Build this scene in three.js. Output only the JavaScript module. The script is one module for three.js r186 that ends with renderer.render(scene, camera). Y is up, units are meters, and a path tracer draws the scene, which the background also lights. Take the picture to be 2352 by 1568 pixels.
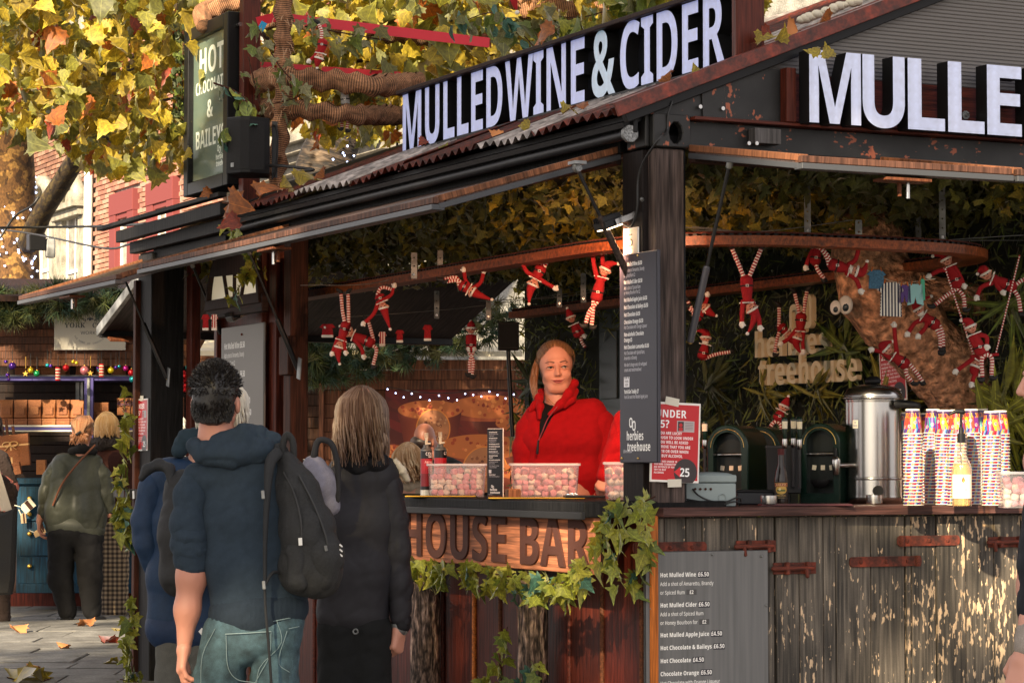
import * as THREE from 'three';
import { mergeGeometries } from 'three/addons/utils/BufferGeometryUtils.js';
import { RoundedBoxGeometry } from 'three/addons/geometries/RoundedBoxGeometry.js';
import { TextGeometry } from 'three/addons/geometries/TextGeometry.js';
import { FontLoader } from 'three/addons/loaders/FontLoader.js';
import { ImprovedNoise } from 'three/addons/math/ImprovedNoise.js';

// ---------------------------------------------------------------- camera, sky, sun, exposure
// World axes follow the bar hut: its corner post stands at the origin, the serving side runs along -Z, the gable end along +X.
const scene = new THREE.Scene();
const EYE = new THREE.Vector3(-4.775, 1.25, 8.564), FOC = 5910, PITCH = Math.atan(288 / 5910);
const RT = new THREE.Vector3(.8986, 0, .4388), FW = new THREE.Vector3(.4388, 0, -.8986), YAW = -Math.atan2(.4388, .8986);
const camera = new THREE.PerspectiveCamera(2 * Math.atan(784 / FOC) * 180 / Math.PI, 1024 / 682, .5, 400);
camera.position.copy(EYE);
camera.lookAt(EYE.clone().addScaledVector(FW, Math.cos(PITCH)).add(new THREE.Vector3(0, Math.sin(PITCH), 0)));
scene.add(camera);
const SUN = new THREE.Vector3(-.66, .45, .60).normalize();
{
  const w = 256, h = 128, data = new Float32Array(w * h * 4), d = new THREE.Vector3();
  for (let j = 0; j < h; j++) for (let i = 0; i < w; i++) {
    const th = (j + .5) / h * Math.PI - Math.PI / 2, ph = ((i + .5) / w - .5) * 2 * Math.PI;
    d.set(Math.cos(th) * Math.cos(ph), Math.sin(th), Math.cos(th) * Math.sin(ph));
    const e = Math.max(0, d.y), s = Math.max(0, d.dot(SUN)), g = Math.pow(s, 6) * .9;
    const k = (j * w + i) * 4, t = Math.pow(e, .55);
    const dn = d.y < 0 ? .45 : 1;
    data[k] = (1.62 - .80 * t + g) * dn; data[k + 1] = (1.5 - .70 * t + g * .9) * dn; data[k + 2] = (1.40 - .50 * t + g * .7) * dn; data[k + 3] = 1;
  }
  const sky = new THREE.DataTexture(data, w, h, THREE.RGBAFormat, THREE.FloatType);
  sky.mapping = THREE.EquirectangularReflectionMapping; sky.magFilter = THREE.LinearFilter; sky.needsUpdate = true;
  scene.background = sky; scene.environment = sky; scene.backgroundIntensity = scene.environmentIntensity = .36;
}
const sun = new THREE.DirectionalLight(new THREE.Color(1, .82, .57), 5);
sun.position.copy(SUN).multiplyScalar(60); sun.castShadow = true; sun.shadow.radius = 1.6; sun.shadow.mapSize.set(2048, 2048);
Object.assign(sun.shadow.camera, { left: -20, right: 20, top: 20, bottom: -20, near: 1, far: 150 });
scene.add(sun, sun.target);
const renderer = new THREE.WebGLRenderer({ antialias: true });
renderer.toneMapping = THREE.LinearToneMapping; renderer.toneMappingExposure = 2.9; renderer.shadowMap.enabled = true;
renderer.setSize(1024, 682);

// ---------------------------------------------------------------- helpers
function rngOf(a) { return () => { a |= 0; a = a + 0x6D2B79F5 | 0; let t = Math.imul(a ^ a >>> 15, 1 | a); t = t + Math.imul(t ^ t >>> 7, 61 | t) ^ t; return ((t ^ t >>> 14) >>> 0) / 4294967296; }; }
const rnd = rngOf(7), rr = (a, b) => a + (b - a) * rnd(), pick = (l) => l[Math.floor(rnd() * l.length)];
const V = (x, y, z) => new THREE.Vector3(x, y, z), { PI, sin, cos, abs, min, max, sqrt, hypot, floor, pow, atan2 } = Math, TAU = 2 * PI;
const clamp = (x, a = 0, b = 1) => min(b, max(a, x)), mix = (a, b, t) => a + (b - a) * t, sstep = (a, b, x) => { const t = clamp((x - a) / (b - a)); return t * t * (3 - 2 * t); };
const perlin = new ImprovedNoise(), noise = (x, y, z = 0) => perlin.noise(x, y, z);
const fbm = (x, y, z, n = 4) => { let s = 0, a = .5; for (let i = 0; i < n; i++) { s += a * noise(x, y, z); x *= 2.03; y *= 2.03; z = z * 2.03 + 11.7; a *= .5; } return s; };
// sight lines of the photograph (its pixels at 2352 x 1568) meeting the real planes of the place
const UPV = V(0, cos(PITCH), 0).addScaledVector(FW, -sin(PITCH)), FWP = FW.clone().multiplyScalar(cos(PITCH)).add(V(0, sin(PITCH), 0));
const ray = (x, y) => FWP.clone().addScaledVector(RT, (x - 1176) / FOC).addScaledVector(UPV, -(y - 784) / FOC);
const atD = (x, y, d) => { const r = ray(x, y); return EYE.clone().addScaledVector(r, d / r.dot(FW)); };
const onAxis = (k) => (x, y, c) => { const r = ray(x, y); return EYE.clone().addScaledVector(r, (c - EYE[k]) / r[k]); };
const atX = onAxis('x'), atZ = onAxis('z'), atY = onAxis('y');
const used = {};
const numbered = (n) => { const k = used[n] = (used[n] ?? -1) + 1; return k ? n + '_' + String(k).padStart(3, '0') : n; };
function tag(o, label, category, group, kind) { o.userData = { label, category }; if (group) o.userData.group = group; if (kind) o.userData.kind = kind; return o; }
const arr = (g) => Array.isArray(g) ? merge(g) : g;
function thing(name, label, category, pos, turn = 0, group) {
  const o = new THREE.Group(); o.name = numbered(name); scene.add(o);
  if (pos) pos.isVector3 ? o.position.copy(pos) : o.position.set(...pos);
  o.rotation.y = turn; return tag(o, label, category, group);
}
function part(name, geo, m, parent, label) {
  const o = new THREE.Mesh(arr(geo), m); o.name = name; o.castShadow = o.receiveShadow = true; parent.add(o);
  if (label) o.userData.label = label; return o;
}
function solo(name, label, category, geo, m, group) { const o = part(numbered(name), geo, m, scene); return tag(o, label, category, group); }
function struct(name, geo, m) { const o = part(numbered(name), geo, m, scene); o.userData.kind = 'structure'; return o; }
function structGroup(name) { const o = new THREE.Group(); o.name = numbered(name); o.userData.kind = 'structure'; scene.add(o); return o; }
function dup(root, label, pos, turn) { const c = root.clone(); c.name = numbered(root.name.replace(/_\d+$/, '')); scene.add(c); c.userData = { ...root.userData, label: label ?? root.userData.label }; if (pos) c.position.copy(pos); if (turn !== undefined) c.rotation.y = turn; return c; }
function merge(list) {
  return mergeGeometries(list.map((g) => { let h = g.index ? g.toNonIndexed() : g.clone(); for (const k of Object.keys(h.attributes)) if (!['position', 'normal', 'uv'].includes(k)) h.deleteAttribute(k); if (!h.attributes.uv) h.setAttribute('uv', new THREE.BufferAttribute(new Float32Array(h.attributes.position.count * 2), 2)); h.morphAttributes = {}; return h; }));
}
const M4 = new THREE.Matrix4();
const place = (g, p = [0, 0, 0], r = [0, 0, 0], s = [1, 1, 1]) => g.applyMatrix4(new THREE.Matrix4().compose(p.isVector3 ? p : V(...p), new THREE.Quaternion().setFromEuler(new THREE.Euler(...r)), V(...s)));
function metreUV(g, along = 0, off) {           // uv in metres from the dominant face direction
  const p = g.attributes.position, n = g.attributes.normal, u = new Float32Array(p.count * 2), o = off ?? [rnd() * 7, rnd() * 7];
  for (let i = 0; i < p.count; i++) {
    const a = abs(n.getX(i)), b = abs(n.getY(i)), c = abs(n.getZ(i)), x = p.getX(i), y = p.getY(i), z = p.getZ(i);
    let s, t; if (a >= b && a >= c) { s = z; t = y; } else if (b >= c) { s = x; t = z; } else { s = x; t = y; }
    if (along === 1) { const k = s; s = t; t = k; }
    u[2 * i] = s + o[0]; u[2 * i + 1] = t + o[1];
  }
  g.setAttribute('uv', new THREE.BufferAttribute(u, 2)); return g;
}
function bx(w, h, d, p, r, bev = 0, along = 0) {   // box (bevelled if bev) with metre uv; along 1 turns the grain to the horizontal
  const g = bev ? new RoundedBoxGeometry(w, h, d, 1, min(bev, w * .49, h * .49, d * .49)) : new THREE.BoxGeometry(w, h, d);
  metreUV(g, along); return place(g, p, r);
}
function bar(a, b, w, h, bev = 0, up = V(0, 1, 0)) { // square bar between two points
  const L = a.distanceTo(b), g = bev ? new RoundedBoxGeometry(w, h, L, 1, bev) : new THREE.BoxGeometry(w, h, L);
  metreUV(g); const m = new THREE.Matrix4().lookAt(b, a, up); m.setPosition(a.clone().add(b).multiplyScalar(.5)); return g.applyMatrix4(m);
}
function cyl(r0, r1, h, p, r, n = 16, open = false) { return place(new THREE.CylinderGeometry(r1, r0, h, n, 1, open), p, r); }
function sph(r, p, n = 12, s) { return place(new THREE.SphereGeometry(r, n, max(6, n * .7 | 0)), p, [0, 0, 0], s); }
function lathe(pts, n = 20) { return new THREE.LatheGeometry(pts.map((q) => new THREE.Vector2(...q)), n); }
// tapered tube through points with one radius each, closed by caps; uv: u along the length in metres, v round
function limb(pts, rad, n = 8, smooth = 0, cap = true) {
  let P = pts.map((p) => p.isVector3 ? p.clone() : V(...p)), R = Array.isArray(rad) ? rad.slice() : P.map(() => rad);
  if (smooth && P.length > 2) {
    const c = new THREE.CatmullRomCurve3(P, false, 'centripetal'), m = (P.length - 1) * smooth, Q = [], S = [];
    for (let i = 0; i <= m; i++) { const t = i / m, f = t * (P.length - 1), k = min(P.length - 2, floor(f)); Q.push(c.getPoint(t)); S.push(mix(R[k], R[k + 1], f - k)); }
    P = Q; R = S;
  }
  const pos = [], uv = [], idx = [], m = P.length; let nrm = V(0, 0, 0), len = 0, t0;
  for (let i = 0; i < m; i++) {
    const t = (i === 0 ? P[1].clone().sub(P[0]) : i === m - 1 ? P[i].clone().sub(P[i - 1]) : P[i + 1].clone().sub(P[i - 1])).normalize();
    if (i === 0) nrm = abs(t.y) < .9 ? V(0, 1, 0) : V(1, 0, 0); else { len += P[i].distanceTo(P[i - 1]); }
    nrm = nrm.addScaledVector(t, -nrm.dot(t)).normalize(); const b = t.clone().cross(nrm);
    for (let j = 0; j <= n; j++) { const a = j / n * TAU, q = P[i].clone().addScaledVector(nrm, cos(a) * R[i]).addScaledVector(b, sin(a) * R[i]); pos.push(q.x, q.y, q.z); uv.push(len, j / n); }
  }
  for (let i = 0; i < m - 1; i++) for (let j = 0; j < n; j++) { const a = i * (n + 1) + j, b = a + n + 1; idx.push(a, a + 1, b, b, a + 1, b + 1); }
  if (cap) for (const [i, e] of [[0, 1], [m - 1, -1]]) {
    const c = pos.length / 3, t = P[i].clone().sub(P[i + e]).normalize().multiplyScalar(R[i] * .6), q = P[i].clone().add(t); pos.push(q.x, q.y, q.z); uv.push(i ? len : 0, .5);
    for (let j = 0; j < n; j++) { const a = i * (n + 1) + j; e > 0 ? idx.push(c, a + 1, a) : idx.push(c, a, a + 1); }
  }
  const g = new THREE.BufferGeometry(); g.setAttribute('position', new THREE.Float32BufferAttribute(pos, 3)); g.setAttribute('uv', new THREE.Float32BufferAttribute(uv, 2)); g.setIndex(idx);
  const nn = g; nn.computeVertexNormals(); return nn;
}
function plate(shape, depth, bev = 0, seg = 5) { return new THREE.ExtrudeGeometry(shape, { depth, bevelEnabled: bev > 0, bevelThickness: bev, bevelSize: bev, bevelOffset: -bev, bevelSegments: 1, curveSegments: seg }); }
function poly(pts) { const s = new THREE.Shape(); pts.forEach(([x, y], i) => i ? s.lineTo(x, y) : s.moveTo(x, y)); s.closePath(); return s; }
function rrect(w, h, r) { const s = new THREE.Shape(), x = -w / 2, y = -h / 2; s.moveTo(x + r, y); s.lineTo(x + w - r, y); s.quadraticCurveTo(x + w, y, x + w, y + r); s.lineTo(x + w, y + h - r); s.quadraticCurveTo(x + w, y + h, x + w - r, y + h); s.lineTo(x + r, y + h); s.quadraticCurveTo(x, y + h, x, y + h - r); s.lineTo(x, y + r); s.quadraticCurveTo(x, y, x + r, y); return s; }
// a local frame in the plane of the photograph at a point: +x right, +z towards the camera, upright
const frame = (o, p) => { o.position.copy(p); o.rotation.y = YAW; return o; };
const toLocal = (p, o) => p.clone().sub(o).applyAxisAngle(V(0, 1, 0), -YAW);
const pxm = (d) => d / FOC;                       // metres per photograph pixel at depth d

// ---------------------------------------------------------------- textures
const tex = (c, rep, srgb = true) => { const t = new THREE.CanvasTexture(c); t.wrapS = t.wrapT = THREE.RepeatWrapping; if (srgb) t.colorSpace = THREE.SRGBColorSpace; if (rep) t.repeat.set(...rep); t.anisotropy = 8; return t; };
function canvas(w, h, draw) { const c = document.createElement('canvas'); c.width = w; c.height = h; draw(c.getContext('2d'), w, h); return c; }
function pixels(w, h, f) { return canvas(w, h, (x) => { const im = x.createImageData(w, h), d = im.data; for (let j = 0; j < h; j++) for (let i = 0; i < w; i++) { const c = f(i / w, j / h, i, j), k = (j * w + i) * 4; if (typeof c === 'number') { d[k] = d[k + 1] = d[k + 2] = c * 255; } else { d[k] = c[0] * 255; d[k + 1] = c[1] * 255; d[k + 2] = c[2] * 255; } d[k + 3] = 255; } x.putImageData(im, 0, 0); }); }
// tileable noise: sample perlin on a torus-like blend
const tn = (u, v, fu, fv, z = 0, n = 4) => { const a = (x, y) => fbm(x * fu, y * fv, z, n), su = sstep(.8, 1, u), sv = sstep(.8, 1, v); let p = a(u, v); if (su) p = mix(p, a(u - 1, v), su); if (sv) { let q = a(u, v - 1); if (su) q = mix(q, a(u - 1, v - 1), su); p = mix(p, q, sv); } return p; };
const grainT = pixels(512, 512, (u, v) => { const w = tn(u, v, 3, 1, 5, 3) * .6, g = tn(u + w * .03, v, 46, 2.2, 1, 4), f = tn(u, v, 140, 5, 9, 2); return clamp(.72 + g * .5 + f * .35 + tn(u, v, 2, 2, 3, 3) * .25, .1, 1); });
const roughT = pixels(256, 256, (u, v) => clamp(.62 + tn(u, v, 9, 9, 2, 4) * .7, .1, 1));
const blotT = pixels(512, 512, (u, v) => clamp(.75 + tn(u, v, 6, 6, 4, 6) * .75, .15, 1));
const T = {
  grain: tex(grainT, [1.6, 1.6]), grainB: tex(grainT, [1.6, 1.6], false), blot: tex(blotT, [1.3, 1.3]), rough: tex(roughT, [2, 2], false), blotB: tex(blotT, [3, 3], false),
};
T.weave = tex(pixels(128, 128, (u, v, i, j) => clamp(.6 + .25 * ((i + j) % 4 < 2 ? 1 : -1) * .5 + (rnd() - .5) * .5)), [18, 18], false);
T.fine = tex(pixels(256, 256, (u, v) => clamp(.82 + tn(u, v, 30, 30, 8, 3) * .35 + (rnd() - .5) * .12)), [4, 4]);
T.denim = tex(pixels(256, 256, (u, v, i, j) => clamp(.72 + ((i + j * 2) % 5 < 2 ? .1 : -.06) + (rnd() - .5) * .22 + tn(u, v, 4, 4, 2, 4) * .5)), [5, 5]);
T.burlap = tex(pixels(256, 256, (u, v, i, j) => clamp(.55 + .22 * sin(i / 256 * TAU * 42) + .22 * sin(j / 256 * TAU * 42) + (rnd() - .5) * .35 + tn(u, v, 5, 5, 2, 3) * .5)), [2.2, 2]);
T.bark = tex(pixels(512, 512, (u, v) => { const a = 1 - abs(tn(u, v, 14, 4, 3, 4)) * 3.2, b = tn(u, v, 30, 18, 6, 3); return clamp(.22 + .62 * clamp(1 - a) + b * .5, .03, 1); }), [1, 1]);
T.rust = tex(pixels(512, 512, (u, v) => { const a = tn(u, v, 7, 7, 2, 6), b = tn(u, v, 40, 40, 4, 3), k = clamp(.5 + a * 1.5 + b * .5); return [mix(.20, .55, k), mix(.12, .27, k), mix(.10, .19, k)]; }), [2, 2]);
T.chip = tex(pixels(512, 512, (u, v) => { const a = tn(u, v, 9, 6, 7, 5) + tn(u, v, 50, 30, 1, 3) * .5, k = sstep(.17, .24, a), g = .11 + tn(u, v, 6, 6, 3, 4) * .12 + (rnd() - .5) * .03; return [mix(g, .62, k), mix(g * .98, .33, k), mix(g * .98, .22, k)]; }), [1.1, 1.1]);
const peel = (th, seed, wide) => pixels(384, 768, (u, v) => {
  const a = tn(u, v, 44, 17, seed, 4) + tn(u, v, 110, 40, seed + 3, 2) * .5 + tn(u, v, 5, 3, seed + 8, 3) * .7, k = sstep(th, th + .05, a);
  const g = clamp(.30 + tn(u, v, 60, 3, seed + 5, 4) * .34 + tn(u, v, 4, 3, seed + 1, 4) * .22 + (rnd() - .5) * .05, .06, .6), w = .84 + tn(u, v, 30, 20, seed + 2, 3) * .3;
  return [mix(g * 1.06, w, k), mix(g * .99, w * .87, k), mix(g * .90, w * .72, k)];
});
T.peelA = tex(peel(.40, 3), [1.3, .9]); T.peelB = tex(peel(.13, 21), [1.3, .9]); T.peelC = tex(peel(.31, 40), [1.3, .9]);
T.stone = tex(pixels(512, 512, (u, v) => clamp(.62 + tn(u, v, 5, 5, 2, 6) * .35 + tn(u, v, 60, 60, 1, 2) * .25)), [1, 1]);
T.plane = tex(pixels(512, 512, (u, v) => { const a = tn(u, v, 7, 5, 3, 4), b = tn(u, v, 11, 8, 9, 3); const k = sstep(.02, .07, a), q = sstep(.06, .1, b); const n = .9 + tn(u, v, 40, 40, 1, 3) * .5; const c = [mix(.40, .58, k), mix(.32, .50, k), mix(.20, .31, k)].map((x) => x * n); return q ? [c[0] * .62, c[1] * .58, c[2] * .5] : c; }), [1, 1]);
T.plane.repeat.set(.8, 2);
const C = (r, g, b) => new THREE.Color().setRGB(r, g, b), S = (h) => new THREE.Color(h);
const mat = (c, o = {}) => new THREE.MeshStandardMaterial({ color: c?.isColor ? c : S(c), roughness: .8, ...o });
const pmat = (c, o = {}) => new THREE.MeshPhysicalMaterial({ color: c?.isColor ? c : S(c), roughness: .6, ...o });
const print = (w, h, draw, o = {}) => { const t = tex(canvas(w, h, draw)); t.wrapS = t.wrapT = THREE.ClampToEdgeWrapping; return new THREE.MeshStandardMaterial({ map: t, roughness: .5, ...o }); };
const wood = (c, o = {}) => pmat(c, { specularIntensity: .5, map: T.grain, bumpMap: T.grainB, bumpScale: .002, roughness: .62, ...o });
const MT = {
  brown: wood(C(.12, .036, .018)), brownL: wood(C(.22, .07, .028)), dkbrown: wood(C(.045, .016, .011)), redwood: wood(C(.17, .032, .016), { roughness: .45 }), orange: wood(C(.9, .25, .035), { roughness: .4 }),
  black: wood(C(.013, .0125, .013), { roughness: .6, specularIntensity: .35 }), blackP: pmat(C(.010, .010, .011), { roughness: .4, specularIntensity: .4 }), blackM: mat(C(.02, .02, .022), { roughness: .35, metalness: .4 }), grey: wood(C(.14, .13, .13)),
  postw: wood(C(.17, .12, .105)), steel: mat(C(.46, .45, .44), { metalness: 1, roughness: .22 }), galv: mat(C(.42, .43, .43), { metalness: .6, roughness: .5, map: T.blot }), brass: mat(C(.75, .5, .18), { metalness: 1, roughness: .3 }),
  rust: mat(C(1, .75, .66), { map: T.rust, roughness: .85, bumpMap: T.blotB, bumpScale: .002 }), chip: mat(C(1, 1, 1), { map: T.chip, roughness: .55 }), cream: mat(C(.72, .66, .52)), white: mat(C(.78, .77, .74), { roughness: .5 }),
  burlap: mat(C(1, .49, .25), { map: T.burlap, bumpMap: T.burlap, bumpScale: .004, roughness: .95 }), glass: pmat(C(1, 1, 1), { transmission: 1, thickness: 0, roughness: .04 }), cable: mat(C(.012, .012, .013), { roughness: .5 }),
  bark: mat(C(.78, .52, .40), { map: T.bark, bumpMap: T.bark, bumpScale: .018, roughness: .95 }), plane: mat(C(.95, .7, .5), { map: T.plane, roughness: .9 }), red: mat(C(.55, .012, .02), { roughness: .85 }), strap: mat(C(.62, .01, .03), { roughness: .5 }),
  tape: mat(C(.7, .66, .56), { roughness: .4 }), skin: mat(C(.55, .25, .17), { roughness: .55 }), gold: mat(C(.85, .5, .1), { metalness: 1, roughness: .25 }),
};
const font = await new FontLoader().loadAsync('fonts/droid/droid_sans_bold.typeface.json');
const fontR = await new FontLoader().loadAsync('fonts/droid/droid_sans_regular.typeface.json');
// letters of a word, each its own geometry; the word fills `width`, capitals are `height` tall, depth towards +z
function letters(text, f, width, height, depth, bev = 0, gap = 0, seg = 4) {
  const res = f.data.resolution, cap = 1462 / 2048 * 1, out = []; let x = 0; const raw = [];
  for (const ch of text) { const gl = f.data.glyphs[ch] || f.data.glyphs['?']; if (ch !== ' ') raw.push([ch, x]); x += gl.ha / res + gap; }
  const eb = new THREE.Box3().setFromBufferAttribute(new TextGeometry('H', { font: f, size: 1, depth: .1, curveSegments: 2 }).attributes.position), sy = height / (eb.max.y - eb.min.y), sx = width / x;
  for (const [ch, px] of raw) {
    const g = new TextGeometry(ch, { font: f, size: 1, depth: depth, curveSegments: seg, bevelEnabled: false });
    g.scale(sx, sy, 1); g.translate(px * sx, 0, 0); out.push({ ch, g });
  }
  return out;
}
// a board's text: lines of [text, x, y, px, weight, colour, squeeze]
function textLines(x, lines) { for (const [t, px, py, s, wt = '', col = '#fff', sq = 1, al = 'left', fam = 'sans-serif'] of lines) { x.save(); x.translate(px, py); x.scale(sq, 1); x.font = `${wt} ${s}px ${fam}`; x.fillStyle = col; x.textAlign = al; x.fillText(t, 0, 0); x.restore(); } }
// ---------------------------------------------------------------- leaves
function leafGeo(kind, fold = .18) {
  let pts;
  if (kind === 'plane') pts = [[0, 0], [.2, -.05], [.25, .05], [.45, .04], [.44, .15], [.55, .24], [.43, .31], [.41, .38], [.48, .54], [.35, .55], [.29, .54], [.25, .62], [.22, .74], [.12, .77], [0, 1]];
  else if (kind === 'ivy') pts = [[0, 0], [.14, -.08], [.34, -.1], [.27, .1], [.52, .26], [.28, .36], [.2, .5], [.12, .74], [0, 1]];
  else if (kind === 'oval') pts = [[0, 0], [.2, .1], [.32, .3], [.34, .52], [.24, .76], [.1, .92], [0, 1]];
  else pts = [[0, 0], [.05, .2], [.055, .55], [0, 1]];
  const full = [...pts, ...pts.slice(1, -1).reverse().map(([x, y]) => [-x, y])], g = new THREE.ShapeGeometry(poly(full)), p = g.attributes.position;
  for (let i = 0; i < p.count; i++) { const x = p.getX(i), y = p.getY(i); p.setZ(i, abs(x) * fold * 2 - y * y * fold * 1.3 + sin(x * 11 + y * 7) * .05 + sin(x * 23 - y * 5) * .025); p.setY(i, y - .05); }
  g.computeVertexNormals(); return g;
}
const leafT = tex(pixels(256, 256, (u, v) => { const x = abs(u - .5) * 1.12, y = v; let k = .86 + tn(u, v, 7, 7, 3, 4) * .5; for (const [a, l] of [[0, 1], [.62, .75], [1.25, .6]]) { const c = cos(a), s = sin(a), q = x * s + y * c, d = abs(x * c - y * s); if (q > 0 && q < l) k += .5 * clamp(1 - d / .014); } for (let i = 0; i < 5; i++) { const d = abs(y - .25 - i * .14 - x * 1.1); k += .14 * clamp(1 - d / .012) * (x > .02 ? 1 : 0); } return clamp(k * .72, 0, 1); }), [1, 1]); leafT.repeat.set(1 / 1.12, 1); leafT.offset.set(.5, .05);
const leafMat = (r, g, b, t = .35, o = {}) => pmat(C(r * 1.25, g * 1.25, b * 1.25), { map: leafT, roughness: .62, transmission: t, thickness: 0, side: THREE.DoubleSide, ...o });
const LG = { plane: [leafGeo('plane'), leafGeo('plane', -.2), leafGeo('plane', .4)], ivy: [leafGeo('ivy', .15), leafGeo('ivy', .3), leafGeo('ivy', -.12)], oval: [leafGeo('oval', .2), leafGeo('oval', -.1)], blade: [leafGeo('blade', .2)] };
const LM = {
  yellow: leafMat(.78, .58, .03, .5), gold: leafMat(.66, .48, .025, .5), green: leafMat(.44, .42, .04, .45), olive: leafMat(.27, .27, .04, .4), grey: leafMat(.32, .33, .10, .4), orange: leafMat(.72, .2, .012, .45), red: leafMat(.5, .06, .012, .4), pale: leafMat(.5, .48, .22),
  ivy: leafMat(.60, .66, .07, .38), ivyD: leafMat(.30, .40, .06, .3), ivyY: leafMat(.80, .78, .08, .42), teal: leafMat(.10, .28, .2, .15), wall: leafMat(.17, .19, .04, .2), wallD: leafMat(.07, .10, .025, .1), wallY: leafMat(.46, .42, .05, .25), any: leafMat(1, 1, 1, .45),
};
// many leaves on one thing: those first in the list as parts of their own (up to 300), the rest one part
function leaves(parent, list, partName = 'leaf', restName = 'foliage', most = 300) {
  const q = new THREE.Quaternion(), e = new THREE.Euler();
  list.slice(0, most).forEach((l) => { const m = new THREE.Mesh(l.g, l.m); m.name = partName; m.castShadow = m.receiveShadow = true; m.position.copy(l.p); m.rotation.set(...l.r); m.scale.setScalar(l.s); parent.add(m); });
  const rest = list.slice(most); if (!rest.length) return;
  const im = new THREE.InstancedMesh(rest[0].g, LM.any, rest.length); im.name = restName; im.userData.kind = 'stuff'; im.castShadow = im.receiveShadow = true;
  rest.forEach((l, i) => { im.setMatrixAt(i, M4.compose(l.p, q.setFromEuler(e.set(...l.r)), V(l.s, l.s, l.s))); im.setColorAt(i, l.m.color); }); parent.add(im);
}
// ---------------------------------------------------------------- ground, background, trees
{
  const gnd = struct('ground', place(new THREE.PlaneGeometry(260, 260), [0, -.03, 0], [-PI / 2, 0, 0]), mat(C(.16, .155, .15), { map: T.stone }));
  const pave = structGroup('pavement'); pave.position.copy(atY(420, 1500, 0)); pave.position.y = 0; pave.rotation.y = YAW + .02;
  part('joint_bed', bx(12, .02, 16, [0, -.012, -2]), mat(C(.035, .033, .03)), pave);
  const ms = [.36, .42, .47, .40, .52].map((k) => mat(C(k * .98, k * .96, k * .9), { map: T.stone, roughness: .75, bumpMap: T.blotB, bumpScale: .004 }));
  let z = 3.2;
  for (let r = 0; r < 22; r++) { const dz = rr(.45, .8); let x = -3.6 - rnd() * .5; while (x < 1.6) { const w = rr(.6, 1.3); part('paving_slab', bx(w - .014, .04, dz - .014, [x + w / 2, -.004 + rr(-.004, .004), z - dz / 2], [rr(-.004, .004), 0, rr(-.004, .004)], .006), pick(ms), pave); x += w; } z -= dz; }
}
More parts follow.
